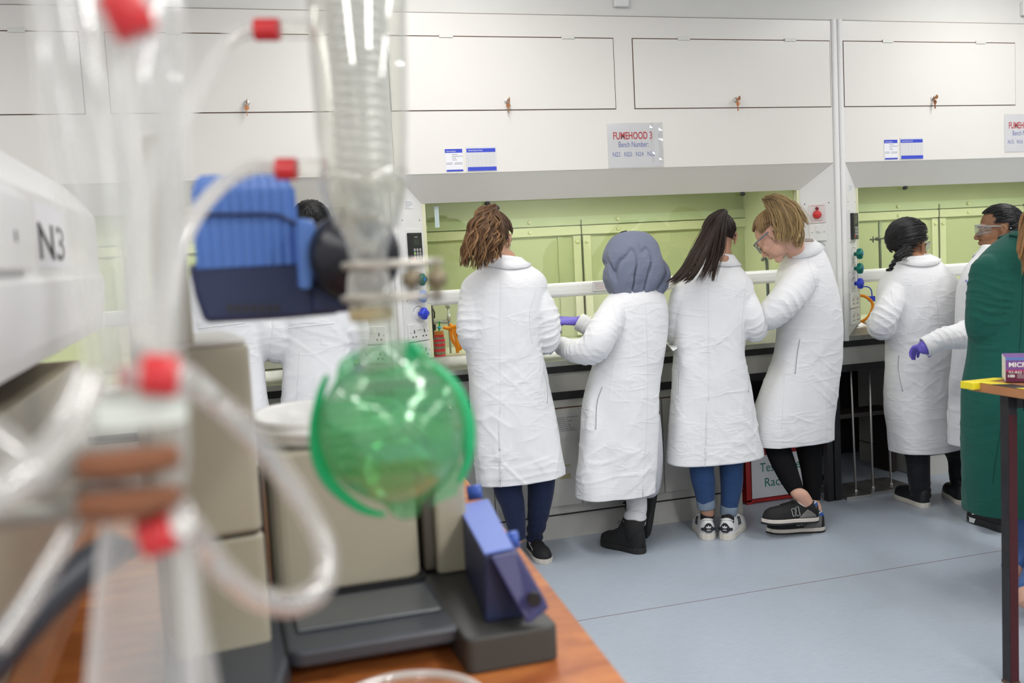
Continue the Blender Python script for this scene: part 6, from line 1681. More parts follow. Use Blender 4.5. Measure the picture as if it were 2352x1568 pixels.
# ---------------------------------------------------------------- G: green coat
def person_G():
    Y = 3.20; rn = random.Random(29)
    H = head_at(2356, 498, Y-.0, (.42, .90, -.10), (-.084, -.012, .0), 1.0)
    f1 = footpair(AZ(2352, 1366, 0), AZ(2350, 1320, 0), .265); f2 = footpair(AZ(2385, 1432, 0), AZ(2383, 1380, 0), .265)
    WL = mat('white_leather', (.72, .72, .72), .4); WS = mat('white_rubber', (.74, .74, .74), .5)
    def sh(t, lg):
        M = foot_M(*lg['foot']); o = shoe(t, M, dict(L=.265, W=.048, H=.066, soleh=.026, toe=.050, ankle=.074, open_=.38), WL, WS, 'white_trainer', laces=mat('white_lace', (.75, .75, .73), .7))
        m = MB(); s_ = Shoe(L=.265, W=.048, H=.066, soleh=.026, toe=.05, ankle=.074, open_=.38)
        for i in range(5):
            for j in range(4):
                p = s_.S(.14+.035*i, math.pi-.35-.17*j, .001); m.ell(M @ p, (.0022,)*3, n=6, m=4)
        m.build('perforations', INKK, o)
    legs = [dict(pts=[S(2345, 1080, Y, .095), S(2356, 1180, Y-.02, .072), S(2362, 1250, Y-.04, .060), (f1[0].x+.002, f1[0].y+.050, .085, .050), (f1[0].x, f1[0].y+.05, .06, .030)], mat=JEAN3, foot=f1, shoe=sh),
            dict(pts=[S(2410, 1080, Y, .095), S(2405, 1180, Y-.06, .072), S(2402, 1270, Y-.12, .060), (f2[0].x+.002, f2[0].y+.050, .085, .050), (f2[0].x, f2[0].y+.05, .06, .030)], mat=JEAN3, foot=f2, shoe=sh)]
    rows = [(2328, 2428, 532, .06, .0), (2296, 2450, 552, .09), (2268, 2478, 580, .12), (2250, 2492, 612, .135), (2246, 2496, 660, .14), (2244, 2496, 740, .145), (2240, 2496, 810, .15), (2230, 2500, 880, .16), (2229, 2505, 980, .17),
            (2232, 2510, 1090, .175), (2236, 2512, 1180, .18), (2238, 2514, 1250, .18)]
    sl = [[S(2278, 630, Y+.0, .082), S(2270, 700, Y-.01, .080), S(2270, 762, Y+.01, .076), S(2284, 778, Y+.14, .06), S(2300, 760, Y+.24, .048)],
          [S(2462, 630, Y+.0, .082), S(2475, 700, Y-.01, .080), S(2475, 762, Y+.01, .076), S(2460, 778, Y+.14, .06), S(2440, 760, Y+.24, .048)]]
    hands = [((Vector(sl[0][-1][:3]), (.3, .95, .0), (.2, 0, -1)), dict(curl=.4, side=-1, s=.95)), ((Vector(sl[1][-1][:3]), (-.3, .95, .0), (-.2, 0, -1)), dict(curl=.4, side=1, s=.95))]
    zh = AY(2352, 1197, Y-.17).z
    a = AY(2299, 985, Y-.16); b = AY(2276, 1168, Y-.16)
    t, co, bv, bo = person('person in a bottle green lab coat and blue jeans behind the wooden table', 'fair', Y, rows, sl, dict(z=zh, slope=.0), None,
        H, neckpts(H, AY(2375, 545, Y)), legs, seed=52, hands=hands, coat_mat=COATG, collar=mkcollar(AY(2376, 530, Y+.0), .085, .075, .0, drop=.056, flare=.038), amp=.9)
    GS = mat('green_seam', (.003, .04, .03), .9)
    seams(co, bv, [[(2350, 620), (2345, 750), (2335, 880), (2320, 960)], [(2299, 985), (2288, 1050), (2280, 1110)]], .0012, GS)
    M, s = H
    GI = (.26, .13, .05); GI2 = (.40, .22, .09)
    st = scalp(M, (0, -.90, .25), GI, rn, 560, s=s, lift=.04)
    P = lambda *q: [AY(x, y, Y+d) for x, y, d in q]
    st += clumps(rn, [P((2376, 470, -.11), (2360, 500, -.16), (2349, 550, -.19), (2342, 606, -.19)), P((2378, 470, -.11), (2368, 510, -.17), (2360, 560, -.19), (2360, 640, -.19))], 40, 16, (.010, .022, .022, .016), GI, GI2, .003, 1.4, .0014, .0006)
    hairobj(t, st, cap_shell(M, s=s), shellmat=mat('ginger_scalp', (.12, .06, .025), .6))
    brows(t, M, s, ('g', GI, (.46, .18, .15)))
    return t
# ---------------------------------------------------------------- I, J: two people behind the evaporator
def person_left(cx, label, seed, hairc, sk, hem_y, Y=4.28):
    rn = random.Random(seed)
    H = (hmat(AY(cx-12, 530, Y+.02), (.15, .94, -.3)), .98)
    fx = AY(cx, 1300, Y).x
    f1 = (Vector((fx-.12, Y-.05, 0)), Vector((fx-.13, Y+.205, 0))); f2 = (Vector((fx+.08, Y-.05, 0)), Vector((fx+.10, Y+.205, 0)))
    def sh(t, lg): shoe(t, foot_M(*lg['foot']), dict(L=.262, W=.046, H=.062, soleh=.024, toe=.050, ankle=.085, open_=.42), mat('black_leather_soft', (.012, .013, .016), .5), mat('cream_rubber', (.66, .62, .56), .5), 'shoe')
    legs = [dict(pts=[S(cx-28, 1000, Y, .088), S(cx-28, 1120, Y, .066), S(cx-28, 1210, Y, .054), (f1[0].x, f1[0].y+.05, .13, .042), (f1[0].x, f1[0].y+.055, .08, .030)], mat=TRB, foot=f1, shoe=sh),
            dict(pts=[S(cx+34, 1000, Y, .088), S(cx+36, 1120, Y, .066), S(cx+38, 1210, Y, .054), (f2[0].x, f2[0].y+.05, .13, .042), (f2[0].x, f2[0].y+.055, .08, .030)], mat=TRB, foot=f2, shoe=sh)]
    rows = [(cx-45, cx+30, 588, .06, .0), (cx-68, cx+55, 610, .09), (cx-92, cx+82, 640, .11), (cx-98, cx+92, 680, .12), (cx-90, cx+88, 740, .12), (cx-80, cx+80, 800, .12), (cx-80, cx+86, 860, .125), (cx-82, cx+98, 950, .135), (cx-84, cx+118, 1060, .145), (cx-84, cx+124, 1160, .15)]
    sl = [[S(cx-74, 690, Y, .070), S(cx-88, 760, Y-.02, .066), S(cx-92, 800, Y+.02, .060), S(cx-84, 805, Y+.14, .05), S(cx-66, 795, Y+.24, .043)],
          [S(cx+66, 690, Y, .070), S(cx+84, 755, Y-.02, .068), S(cx+78, 795, Y+.02, .062), S(cx+60, 800, Y+.14, .05), S(cx+42, 790, Y+.24, .043)]]
    hands = [((Vector(sl[0][-1][:3]), (.3, .95, .0), (.2, 0, -1)), dict(curl=.4, side=-1, s=.95)), ((Vector(sl[1][-1][:3]), (-.3, .95, .0), (-.2, 0, -1)), dict(curl=.4, side=1, s=.95))]
    t, co, bv, bo = person(label, sk, Y, rows, sl, dict(z=AY(cx, hem_y, Y-.15).z, slope=.0), None,
        H, neckpts(H, AY(cx-6, 605, Y)), legs, seed=seed, hands=hands, collar=mkcollar(AY(cx-8, 588, Y), .076, .068), coat_vox=.008, amp=1.3)
    surf_line(bv, [(cx-66, 754), (cx-20, 748), (cx+40, 742)], .0016, 'belt_seam', SLITM, co); surf_line(bv, [(cx-40, 800), (cx-44, 870), (cx-50, 960)], .0012, 'seam', SLITM, co)
    M, s = H
    st = scalp(M, (0, -.8, .4), hairc, rn, 460, s=s, lift=.06, rr=(.082, .104, .090))
    hairobj(t, st, cap_shell(M, s=s), shellmat=mat('black_scalp', (.008, .007, .008), .5))
    goggles(t, M, 'glasses', mat('clear_frame', (.60, .62, .64), .2, trans=.5), s)
    return t
person_A(); person_B(); person_C(); person_D(); person_E(); person_F(); person_G()
person_left(728, 'black-haired person in a belted white lab coat, half hidden by the blue motor housing', 61, BLK, 'olive', 1120)
person_left(522, 'person in a white lab coat nearest the left edge, behind the beige evaporator column', 67, BLK, 'brown', 1120)
# ================================================================ FOREGROUND BENCH AND GLASSWARE
BEIGE = mat('beige_enamel', (.37, .34, .262), .4, var=.03, vs=4)
BEIGEL = mat('column_top_pale', (.62, .61, .58), .35, var=.02)
MBLUE = mat('evaporator_blue', (.085, .185, .50), .4, var=.04)
NAVY = mat('evaporator_navy', (.016, .024, .075), .45)
SLATE = mat('slate_grey_base', (.050, .057, .070), .33)
GRAPH = mat('graphite_grey', (.05, .05, .047), .5)
LILAC = mat('pale_blue_panel', (.16, .24, .66), .35)
WOODT = mat_wood('teak_bench_top', (.33, .085, .025), (.62, .22, .06), .28, (2.5, 7, 2))
WOODE = mat_wood('teak_edge', (.30, .10, .035), (.46, .17, .06), .4, (6, 2, 2))
def bx(y): return .453+(y-1.098)*.083
t = empty('lab_bench', (-.1, 1.4, 0), 'reddish teak lab bench carrying the evaporator in front of the camera', 'bench')
m = MB(); m.prism([(-.85, .42, .862), (bx(.42), .42, .862), (bx(2.42), 2.42, .862), (-.85, 2.42, .862)], (0, 0, .038)); m.build('bench_top', WOODT, t, bevel=.003)
m = MB(); m.prism([(-.82, .50, .0), (bx(.5)-.06, .50, .0), (bx(2.36)-.06, 2.36, .0), (-.82, 2.36, .0)], (0, 0, .862)); m.build('bench_cupboard', mat('bench_cupboard_grey', (.42, .41, .38), .5), t)

# ---- rotary evaporator
t = empty('rotary_evaporator', (.15, 1.5, .9), 'beige and blue rotary evaporator with a dark grey base on the teak bench', 'evaporator')
def curved_box(mb, x0, x1, y0, y1, z0, z1, r=.02, n=5):
    """upright box with rounded vertical edges"""
    pts = []
    for cx, cy, a0 in ((x1-r, y1-r, 0), (x0+r, y1-r, 90), (x0+r, y0+r, 180), (x1-r, y0+r, 270)):
        for k in range(n+1):
            a = math.radians(a0+90*k/n); pts.append((cx+r*math.cos(a), cy+r*math.sin(a)))
    mb.rings([[Vector((x, y, z)) for x, y in pts] for z in (z0, z1)]); return mb
m = MB(); curved_box(m, .058, .345, 1.245, 1.80, .926, .948, .02); m.build('base', SLATE, t, bevel=.005)
m = MB(); m.prism([(-.085, 1.02, .9005), (.012, 1.00, .9005), (.062, 1.27, .9005), (.062, 1.55, .9005), (-.10, 1.55, .9005)], (0, 0, .040)); m.build('base_arm', SLATE, t, bevel=.006)
MB().box(.065, .34, 1.42, 1.78, .9005, .926).build('base_shade_block', BLACKP, t)  # black block standing in for the shade under the raised base
m = MB(); curved_box(m, .062, .28, 1.44, 1.78, .948, .957, .02); m.build('base_gap', BLACKP, t)
# heating bath body
m = MB(); curved_box(m, .054, .272, 1.44, 1.74, .957, 1.165, .025); m.build('bath_housing', BEIGE, t, bevel=.006)
m = MB(); curved_box(m, .282, .300, 1.47, 1.72, .957, 1.16, .004); m.build('gap_block', mat('gap_brown', (.07, .06, .045), .6), t)  # dark block standing in for the dark gap beside the bath
m = MB(); curved_box(m, .300, .350, 1.46, 1.74, .950, 1.16, .008); m.build('side_housing', BEIGE, t, bevel=.004)
# bath bowl: pale rounded rim with a grey inside
c = AY(820, 1010, 1.56); zr = AY(680, 962, 1.50).z; zb = 1.165
m = MB(); R = []
for z, k in ((zb, .93), (zb+.012, .99), (zr-.016, 1.0), (zr-.004, 1.0), (zr, .97), (zr-.002, .90), (zr-.030, .86), (zr-.045, .80)):
    R.append([Vector((.163+.118*k*math.copysign(abs(math.cos(a))**.8, math.cos(a)), 1.575+.13*k*math.copysign(abs(math.sin(a))**.8, math.sin(a)), z)) for a in [2*math.pi*q/40 for q in range(40)]])
m.rings(R); m.build('bath_bowl', mat('bath_white', (.74, .73, .71), .35), t, smooth=True)
m = MB(); m.tube([Vector((.163+.122*math.cos(a), 1.575+.134*math.sin(a), zb+.022)) for a in [2*math.pi*q/40 for q in range(40)]], .007, 8, close=True); m.build('bath_trim_ring', PLAST, t, smooth=True)
# column with its stepped foot
def rotbox(mb, cx, cy, hx, hy, z0, z1, ang, r=.012):
    q = MB(); curved_box(q, -hx, hx, -hy, hy, z0, z1, r); Mx = Matrix.Translation((cx, cy, 0)) @ Matrix.Rotation(ang, 4, 'Z')
    mb.add([Mx @ Vector(p) for p in q.v], q.f); return mb
m = MB(); rotbox(m, -.030, 1.40, .062, .09, .902, 1.085, .14); m.build('column_foot', BEIGE, t, bevel=.005)
m = MB(); rotbox(m, -.036, 1.40, .066, .094, 1.090, 1.335, .14); m.build('column_body', BEIGE, t, bevel=.006)
m = MB(); rotbox(m, -.036, 1.40, .064, .092, 1.335, 1.343, .14); m.build('column_top', BEIGEL, t, bevel=.003)  # slab over the column, paler than its body
m = MB(); rotbox(m, -.030, 1.40, .058, .086, 1.083, 1.092, .14); m.build('column_seam', mat('gap_brown', (.07, .06, .045), .6), t)
a = AY(318, 310, 1.30); b_ = AY(436, 700, 1.30)
m = MB(); rotbox(m, (a.x+b_.x)/2, 1.34, (b_.x-a.x)/2, .045, 1.34, a.z, .05); m.build('lift_column', BEIGE, t, bevel=.004)
# dark cable slot between column and bath
MB().box(.033, .048, 1.42, 1.50, .96, 1.14).build('cable_slot', BLACKP, t)
# blue motor housing: ribbed cowl over a navy tray
Ym = 1.10
P = lambda x, y, Y=Ym: AY(x, y, Y)
m = MB(); 
x0, x1 = P(436, 420).x, P(678, 420).x; zt, zm, zb2 = P(560, 395).z, P(560, 500).z, P(560, 612).z
nr = 60; R = []
for z, in_ in ((zb2, 0), (zm-.012, 0), (zm, .001), (zm+.03, .002), (zt-.020, .006), (zt-.006, .012), (zt, .024)):
    ring = []
    for k in range(nr+1):
        u = k/nr; x = x0+(x1-x0)*u; rib = .0035*(0.5+.5*math.cos(2*math.pi*u*10))*(1 if z < zt-.004 else .3)
        ring.append(Vector((x+in_*(1-2*u)*.5, Ym+in_-rib, z)))
    ring += [Vector((x1, Ym+.15, z)), Vector((x0, Ym+.15, z))]
    R.append(ring)
m.rings(R); m.build('ribbed_cowl', MBLUE, t)
gm = MB(); gm.tube([P(440, 493, Ym-.005), P(600, 492, Ym-.005), P(640, 494, Ym-.004), P(700, 525, Ym-.004)], .0022, 6); gm.build('cowl_groove', NAVY, t)
m = MB(); pts = [P(432, 606), P(700, 598), P(812, 640), P(815, 700), P(770, 722), P(620, 735), P(470, 742), P(448, 680)]
m.prism(pts, (0, .14, 0)); m.build('motor_tray', NAVY, t, bevel=.006)
gm = MB()
for k in range(7): q = P(528+18*k, 708); gm.box(q.x-.0025, q.x+.0025, Ym-.001, Ym+.002, q.z-.0045, q.z+.0045)
gm.build('vent_slots', BLACKP, t)
m = MB(); m.prism([P(684, 500, 1.07), P(722, 505, 1.07), P(732, 560, 1.07), P(716, 665, 1.07), P(690, 665, 1.07)], (0, .12, 0)); m.build('blue_bracket', MBLUE, t, bevel=.004)
# black drive coupling: a ribbed cone facing the condenser
c = P(822, 585, 1.06)
m = MB(); m.lathe(c, (.18, -1, .05), [(-.09, .026), (-.045, .030), (-.040, .047), (-.004, .0495), (.004, .046), (.018, .040), (.022, .026), (.040, .020)], 36); m.build('drive_coupling', mat('coupling_black', (.010, .011, .018), .32), t, smooth=True)
m = MB(); m.prism([P(715, 640, 1.09), P(905, 600, 1.09), P(905, 650, 1.09), P(820, 715, 1.09), P(720, 722, 1.09)], (0, .10, 0)); m.build('coupling_support', NAVY, t, bevel=.006)
# height lever housing at the right of the base
def PP(x, y, Y): return AY(x, y, Y)
tA, tB, tC, tD = AY(1112, 1276, 1.24), AY(1180, 1262, 1.24), AY(1113, 1155, 1.52), AY(1056, 1168, 1.52)
m = MB(); zt = (tA.z+tB.z)/2
top = [tA, tB, AY(1122, 1150, 1.52), AY(1052, 1166, 1.52)]
bot = [Vector((tA.x-.004, 1.24, .948)), Vector((tB.x+.012, 1.24, .948)), Vector((top[2].x+.006, 1.52, .948)), Vector((top[3].x, 1.52, .948))]
m.add(top+bot, [(0, 1, 2, 3), (7, 6, 5, 4), (0, 4, 5, 1), (1, 5, 6, 2), (2, 6, 7, 3), (3, 7, 4, 0)]); m.build('lever_housing', NAVY, t, bevel=.004)
m = MB(); m.add([p+Vector((0, 0, .0005)) for p in top]+[p+Vector((0, 0, .004)) for p in top], [(0, 3, 2, 1), (4, 5, 6, 7), (0, 1, 5, 4), (1, 2, 6, 5), (2, 3, 7, 6), (3, 0, 4, 7)]); m.build('lever_panel', LILAC, t, bevel=.001)
q = [AY(1128, 1282, 1.225), AY(1188, 1268, 1.225), AY(1262, 1398, 1.19), AY(1212, 1436, 1.19)]
m = MB(); m.prism([Vector(p) for p in q], (.006, .03, 0)); m.build('lever', mat('lever_violet', (.030, .030, .12), .4), t, bevel=.003)
c = AY(1222, 1372, 1.19); MB().lathe(c+Vector((0, -.006, 0)), (0, -1, 0), [(-.002, .0095), (.004, .0095)], 20).build('lever_hole', mat('hole_black', (.008, .006, .008), .4), t)  # black disc standing in for a dark hole in the lever
m = MB(); curved_box(m, .275, .400, 1.195, 1.50, .9005, .9485, .012); m.build('lever_base', GRAPH, t, bevel=.004)
for x, y, Y in ((1093, 1130, 1.56), (1176, 1240, 1.33)):
    c = AY(x, y, Y); MB().lathe(c, (1, -.25, .1), [(-.014, .012), (.008, .013), (.010, .011)], 24).build('side_knob', mat('knob_blue', (.04, .10, .42), .4), t, smooth=True)
MB().box(.075, .27, 1.31, 1.425, .9485, .953).build('base_tray', mat('tray_grey', (.12, .13, .14), .3, .3), t, bevel=.002)

# ---- condenser of the evaporator (glass) with its clip, held in front
GL = mat_glass('clear_glass', (.97, .97, .95), .03, 1.5, thin=True, milky=.09)
GLC = mat_glass('coil_glass', (.98, .98, .96), .05, 2.6, thin=True, milky=.78)
GLJ = mat_glass('frosted_joint', (.92, .90, .86), .2, 1.4, thin=True, milky=.42)
DF = .885
t = empty('glass_condenser', tuple(AD(855, 760, DF)), 'large glass coil condenser hanging above the green-netted flask', 'condenser')
def AXp(y, D=DF): return AD(820+(y-0)*.060, y, D)
top = AD(816, -120, DF); c1 = AD(830, 440, DF); c2 = AD(846, 600, DF)
prof = [(-120, .0450), (0, .0440), (150, .0430), (300, .0405), (400, .0375), (450, .0345), (490, .031), (520, .0285)]
def axis_pts(ys, D=DF): return [AD(818+max(0, y)*.045+(y < 0)*y*.045, y, D) for y in ys]
m = MB(); ys = [p[0] for p in prof]; m.tube(axis_pts(ys), [p[1] for p in prof], 40, cap=False, up=(1, 0, 0)); o = m.build('outer_jacket', GL, t, smooth=True); sd = o.modifiers.new('t', 'SOLIDIFY'); sd.thickness = .0022
# rounded shoulder and neck
ys2 = [395, 430, 470, 510, 550, 590, 640]; m = MB(); m.tube(axis_pts(ys2), [.0395, .0385, .0345, .0270, .0195, .0165, .0160], 36, cap=False, up=(1, 0, 0)); o = m.build('shoulder', GL, t, smooth=True); sd = o.modifiers.new('t', 'SOLIDIFY'); sd.thickness = .002
# double helix coil
for ph in (0, math.pi):
    P_ = []
    for k in range(260):
        u = k/259; y = -110+(430+110)*u; c = AD(818+y*.045, y, DF); a = u*2*math.pi*11+ph; r = .0225*(1-.10*u)
        P_.append(c+Vector((math.cos(a)*r, math.sin(a)*r, 0)))
    m = MB(); m.tube(P_, .0058, 10); m.build('coil', GLC, t, smooth=True)
m = MB(); m.tube([AD(838, 430, DF), AD(826, 480, DF), AD(812, 530, DF-.0), AD(838, 575, DF)], [.006, .010, .012, .005], 16); m.tube([AD(845, 430, DF), AD(862, 480, DF), AD(872, 520, DF), AD(852, 580, DF)], [.006, .007, .006, .005], 12); m.build('drip_tube', GLC, t, smooth=True)
m = MB(); m.ell(AD(843, 505, DF), (.0155, .0155, .019)); m.build('vapour_bulb', mat_glass('bulb_grey', (.62, .62, .60), .05, 1.6, thin=True, milky=.1), t, smooth=True)
# hose nipples with red screw caps
for y, xs in ((68, (700, 640, 585)), (388, (735, 680, 635))):
    m = MB(); m.tube([AD(xs[0]+15, y, DF), AD(xs[1], y, DF)], [.009, .008], 16); m.build('side_nipple', GL, t, smooth=True)
    m = MB(); m.tube([AD(xs[1]+2, y, DF), AD(xs[2], y, DF)], [.0098, .0098], 24); o = m.build('red_cap', mat('cap_red', (.55, .025, .03), .3), t, bevel=.001)
# ground joint + metal spring clip
JY = [(600, .0150), (640, .0185), (690, .0200), (712, .0165), (735, .0165)]
m = MB(); m.tube(axis_pts([q[0] for q in JY]), [q[1] for q in JY], 28, up=(1, 0, 0)); m.build('ground_joint', GLJ, t, smooth=True)
MTL = mat('worn_clamp_metal', (.46, .43, .38), .4, .8, var=.3, vs=60)
t2 = empty('joint_clamp', tuple(AD(855, 640, DF)), 'worn metal forked clip gripping the ground joint below the condenser', 'clamp')
for y, xr in ((607, 1015), (683, 1020)):
    m = MB(); c = AD(851, y, DF)
    m.tube([c+Vector((math.cos(a)*.0235, math.sin(a)*.0235, 0)) for a in [2*math.pi*k/28 for k in range(28)]], .0032, 8, close=True)
    a_, b_ = AD(788, y+5, DF-.02), AD(xr, y-6, DF-.02)
    m.tube([a_, AD(840, y+2, DF-.028), b_], [(.0035, .0022)]*3, 8, up=(0, 0, 1))
    m.build('clip_arm', MTL, t2, smooth=True)
for x in (945, 1003):
    m = MB(); m.tube([AD(x, 596, DF-.02), AD(x, 692, DF-.02)], .0030, 10)
    m.lathe(AD(x, 640, DF-.02), (0, 0, 1), [(-.007, .004), (-.006, .0085), (.006, .0085), (.007, .004)], 12); m.build('clip_screw', mat('dark_brass', (.22, .18, .12), .45, .7), t2, smooth=True)
m = MB(); m.lathe(AD(852, 715, DF), (0, 0, 1), [(-.008, .0175), (-.006, .0195), (.002, .0195), (.004, .0175)], 28); m.build('joint_collar', mat('yellow_collar', (.50, .40, .22), .4, trans=.2), t2, smooth=True)

# ---- receiving flask in green net
FD = .885
c = AD(902, 985, FD); RF = .0645
t = empty('round_bottom_flask', tuple(c), 'round glass flask in green plastic mesh under the condenser', 'flask')
ax = (AD(870, 760, FD)-c).normalized()
pr = []
for k in range(25):
    a = math.pi*k/28; pr.append((-RF*math.cos(a), max(RF*math.sin(a), .001)))
pr += [(RF*.965, .0215), (RF*1.10, .0190), (RF*1.35, .0180), (RF*1.75, .0190), (RF*1.95, .0200)]
m = MB(); m.lathe(c, ax, pr, 48, cap=False); o = m.build('flask_glass', mat_glass('flask_glass', (.97, .98, .96), .02, 1.35, thin=True, milky=.06), t, smooth=True); sd = o.modifiers.new('t', 'SOLIDIFY'); sd.thickness = .002
# liquid-free inner reflections are left to the lights; green sleeve net: translucent tinted skin with woven bump and thick rims
GN = bpy.data.materials.new('green_net'); GN.use_nodes = True; nt = GN.node_tree; N = nt.nodes; L_ = nt.links; N.remove(N['Principled BSDF'])
tr = N.new('ShaderNodeBsdfTransparent'); tr.inputs[0].default_value = (.66, .90, .73, 1)
df = N.new('ShaderNodeBsdfDiffuse'); df.inputs[0].default_value = (.22, .58, .34, 1); tl = N.new('ShaderNodeBsdfTranslucent'); tl.inputs[0].default_value = (.22, .62, .36, 1)
gs = N.new('ShaderNodeBsdfGlossy'); gs.inputs[0].default_value = (.8, .9, .8, 1); gs.inputs['Roughness'].default_value = .16
m1 = N.new('ShaderNodeMixShader'); m1.inputs[0].default_value = .5; L_.new(df.outputs[0], m1.inputs[1]); L_.new(tl.outputs[0], m1.inputs[2])
m2_ = N.new('ShaderNodeMixShader'); m2_.inputs[0].default_value = .30; L_.new(m1.outputs[0], m2_.inputs[1]); L_.new(gs.outputs[0], m2_.inputs[2])
tc = N.new('ShaderNodeTexCoord'); wv = N.new('ShaderNodeTexWave'); wv.inputs['Scale'].default_value = 75; wv.bands_direction = 'DIAGONAL'; wv.inputs['Distortion'].default_value = 1.5; L_.new(tc.outputs['Object'], wv.inputs['Vector'])
mr = N.new('ShaderNodeMapRange'); mr.inputs['To Min'].default_value = .12; mr.inputs['To Max'].default_value = .40; L_.new(wv.outputs['Fac'], mr.inputs['Value'])
m3 = N.new('ShaderNodeMixShader'); L_.new(mr.outputs[0], m3.inputs[0]); L_.new(tr.outputs[0], m3.inputs[1]); L_.new(m2_.outputs[0], m3.inputs[2]); L_.new(m3.outputs[0], N['Material Output'].inputs[0])
rn = random.Random(3)
R = []; nq = 56
for k in range(21):
    h = -RF*1.10+(RF*2.12)*k/20
    base = math.sqrt(max(0, (RF*1.03)**2-min(abs(h), RF*1.0)**2)) if abs(h) < RF*1.03 else .004
    ring = []
    u = ax.orthogonal().normalized(); v = ax.cross(u)
    for q in range(nq):
        a = 2*math.pi*q/nq
        # the net bag is creased, with a corner at the upper right and the lower edge
        r = max(base, .014 if h < 0 else .024)*(1+.025*math.cos(3*a+1)+.015*math.sin(5*a+h*40))
        if h > RF*.55: r = max(r, .050-.35*(h-RF*.55))
        hh = h+.012*math.cos(a-.4)*(h/RF)*(abs(h) > RF*.5)
        ring.append(c+ax*hh+(u*math.cos(a)+v*math.sin(a))*r)
    R.append(ring)
m = MB(); m.rings(R, cap=False); o = m.build('green_net', GN, t, smooth=True); sd = o.modifiers.new('t', 'SOLIDIFY'); sd.thickness = .0012
GE = mat('green_net_edge', (.005, .36, .13), .35)
FB = lambda x, y, dd=0: AD(x, y, FD+dd)
E_ = [[(752, 862), (736, 905), (724, 975), (727, 1040), (748, 1095), (790, 1140), (840, 1172), (885, 1182)],
      [(945, 790), (985, 832), (1030, 872), (1060, 920), (1078, 980), (1076, 1050), (1056, 1110)]]
for e, dd, wd in ((E_[0], 0.0, .0058), (E_[1], 0.0, .0064)):
    m = MB(); q = smoothline([tuple(FB(x, y, dd)) for x, y in e], 6)
    m.tube([Vector(p) for p in q], [(wd*(.35+.65*math.sin(math.pi*min(1, max(0, (i+1)/(len(q)+1))))), .0020) for i in range(len(q))], 8, up=(1, 0, 0)); m.build('net_seam', GE, t, smooth=True)
m = MB(); m.prism([FB(940, 783), FB(985, 830), FB(1062, 922), FB(1020, 900), FB(975, 862), FB(925, 830)], (0, .0015, 0)); m.build('net_flap', GE, t)
m = MB(); m.prism([FB(1062, 1060), FB(1052, 1135), FB(985, 1165), FB(1010, 1120)], (0, .0015, 0)); m.build('net_flap', GN, t)

# ---- rubber / silicone hoses
HO = mat_glass('silicone_hose', (.96, .95, .94), .15, 1.9, thin=True, milky=.16)
HOU = mat_glass('hose_upper', (.97, .96, .95), .15, 1.9, thin=True, milky=.34)
HOB = mat_glass('bright_hose', (.97, .96, .95), .12, 2.0, thin=True, milky=.30)
def hose(pts, r, label, m_=HO, hollow=True):
    m = MB(); q = [tuple(AD(x, y, d)) for x, y, d in pts]; s_ = smoothline(q, 8)
    m.tube([Vector(p) for p in s_], r, 18); m.tube([Vector(p) for p in s_], r*.55, 12)
    o = m.build('silicone_hose', m_, smooth=True); tag(o, label, 'hose', 'clear silicone hoses'); return o
hose([(585, 68, .885), (545, 82, .87), (510, 110, .85), (480, 160, .82), (445, 225, .78), (400, 300, .72), (350, 390, .66), (325, 470, .62), (318, 600, .58), (330, 740, .55)], 0.0068, 'clear hose dropping from the upper red cap of the condenser', HOU)
hose([(635, 388, .885), (590, 384, .87), (530, 410, .84), (475, 460, .80), (430, 530, .75), (400, 620, .68), (375, 730, .6), (360, 830, .56)], 0.0064, 'clear hose arching from the lower red cap over the blue motor housing', HOU)
hose([(305, 50, .43), (330, 80, .46), (350, 110, .50), (378, 200, .51), (395, 320, .52), (400, 450, .53), (395, 600, .54), (375, 720, .55), (368, 810, .55)], 0.0062, 'clear hose hanging from the topmost red cap at the left', HOU)
hose([(395, 866, .445), (425, 878, .47), (470, 905, .58), (545, 965, .60), (630, 1060, .62), (705, 1170, .63), (748, 1270, .63), (735, 1350, .62), (670, 1385, .60), (590, 1372, .58), (520, 1320, .56), (462, 1250, .54), (440, 1225, .50), (415, 1200, .46)], 0.0080, 'thick clear hose looping right between the two middle red caps', HO)
hose([(-20, 985, .50), (40, 1035, .49), (85, 1068, .48), (110, 1090, .47)], 0.0076, 'short clear hose entering low at the left edge', HO)
hose([(215, 860, .46), (175, 960, .45), (130, 1030, .44), (70, 1085, .43), (10, 1120, .42), (-40, 1150, .42)], 0.0088, 'bright glossy hose sweeping down to the left edge', HOB)
hose([(235, 1130, .50), (180, 1195, .49), (120, 1290, .48), (60, 1390, .47), (-10, 1490, .46)], 0.0048, 'dull clear hose slanting down behind the black cable', HO)
hose([(425, 1205, .50), (438, 1290, .50), (450, 1400, .50), (470, 1510, .50), (490, 1640, .50)], 0.0048, 'thin clear hose hanging straight down beside the glass body', HO)
# ring of clear tube lying near the bottom edge
cD = AZ(945, 1640, .92)
c = AD(945, 1640, .90); m = MB(); cc = AZ(940, 1620, .962)
def ringp(r, z): return [Vector((cc.x+math.cos(a)*r, cc.y+math.sin(a)*r, z)) for a in [2*math.pi*k/48 for k in range(48)]]
t = empty('glass_dish', (cc.x, cc.y, .9), 'round glass dish whose rim shows at the bottom edge of the photo', 'dish')
m.rings([ringp(.070, .902), ringp(.076, .910), ringp(.078, .955), ringp(.081, .962)], cap=False); o = m.build('dish_wall', GL, t, smooth=True); sd = o.modifiers.new('t', 'SOLIDIFY'); sd.thickness = .003
m = MB(); m.tube(ringp(.0805, .962), .0042, 10, close=True); m.build('dish_rim', GLC, t, smooth=True)
MB().lathe((cc.x, cc.y, .902), (0, 0, 1), [(0, .070), (.003, .070)], 40).build('dish_floor', GL, t, smooth=True)

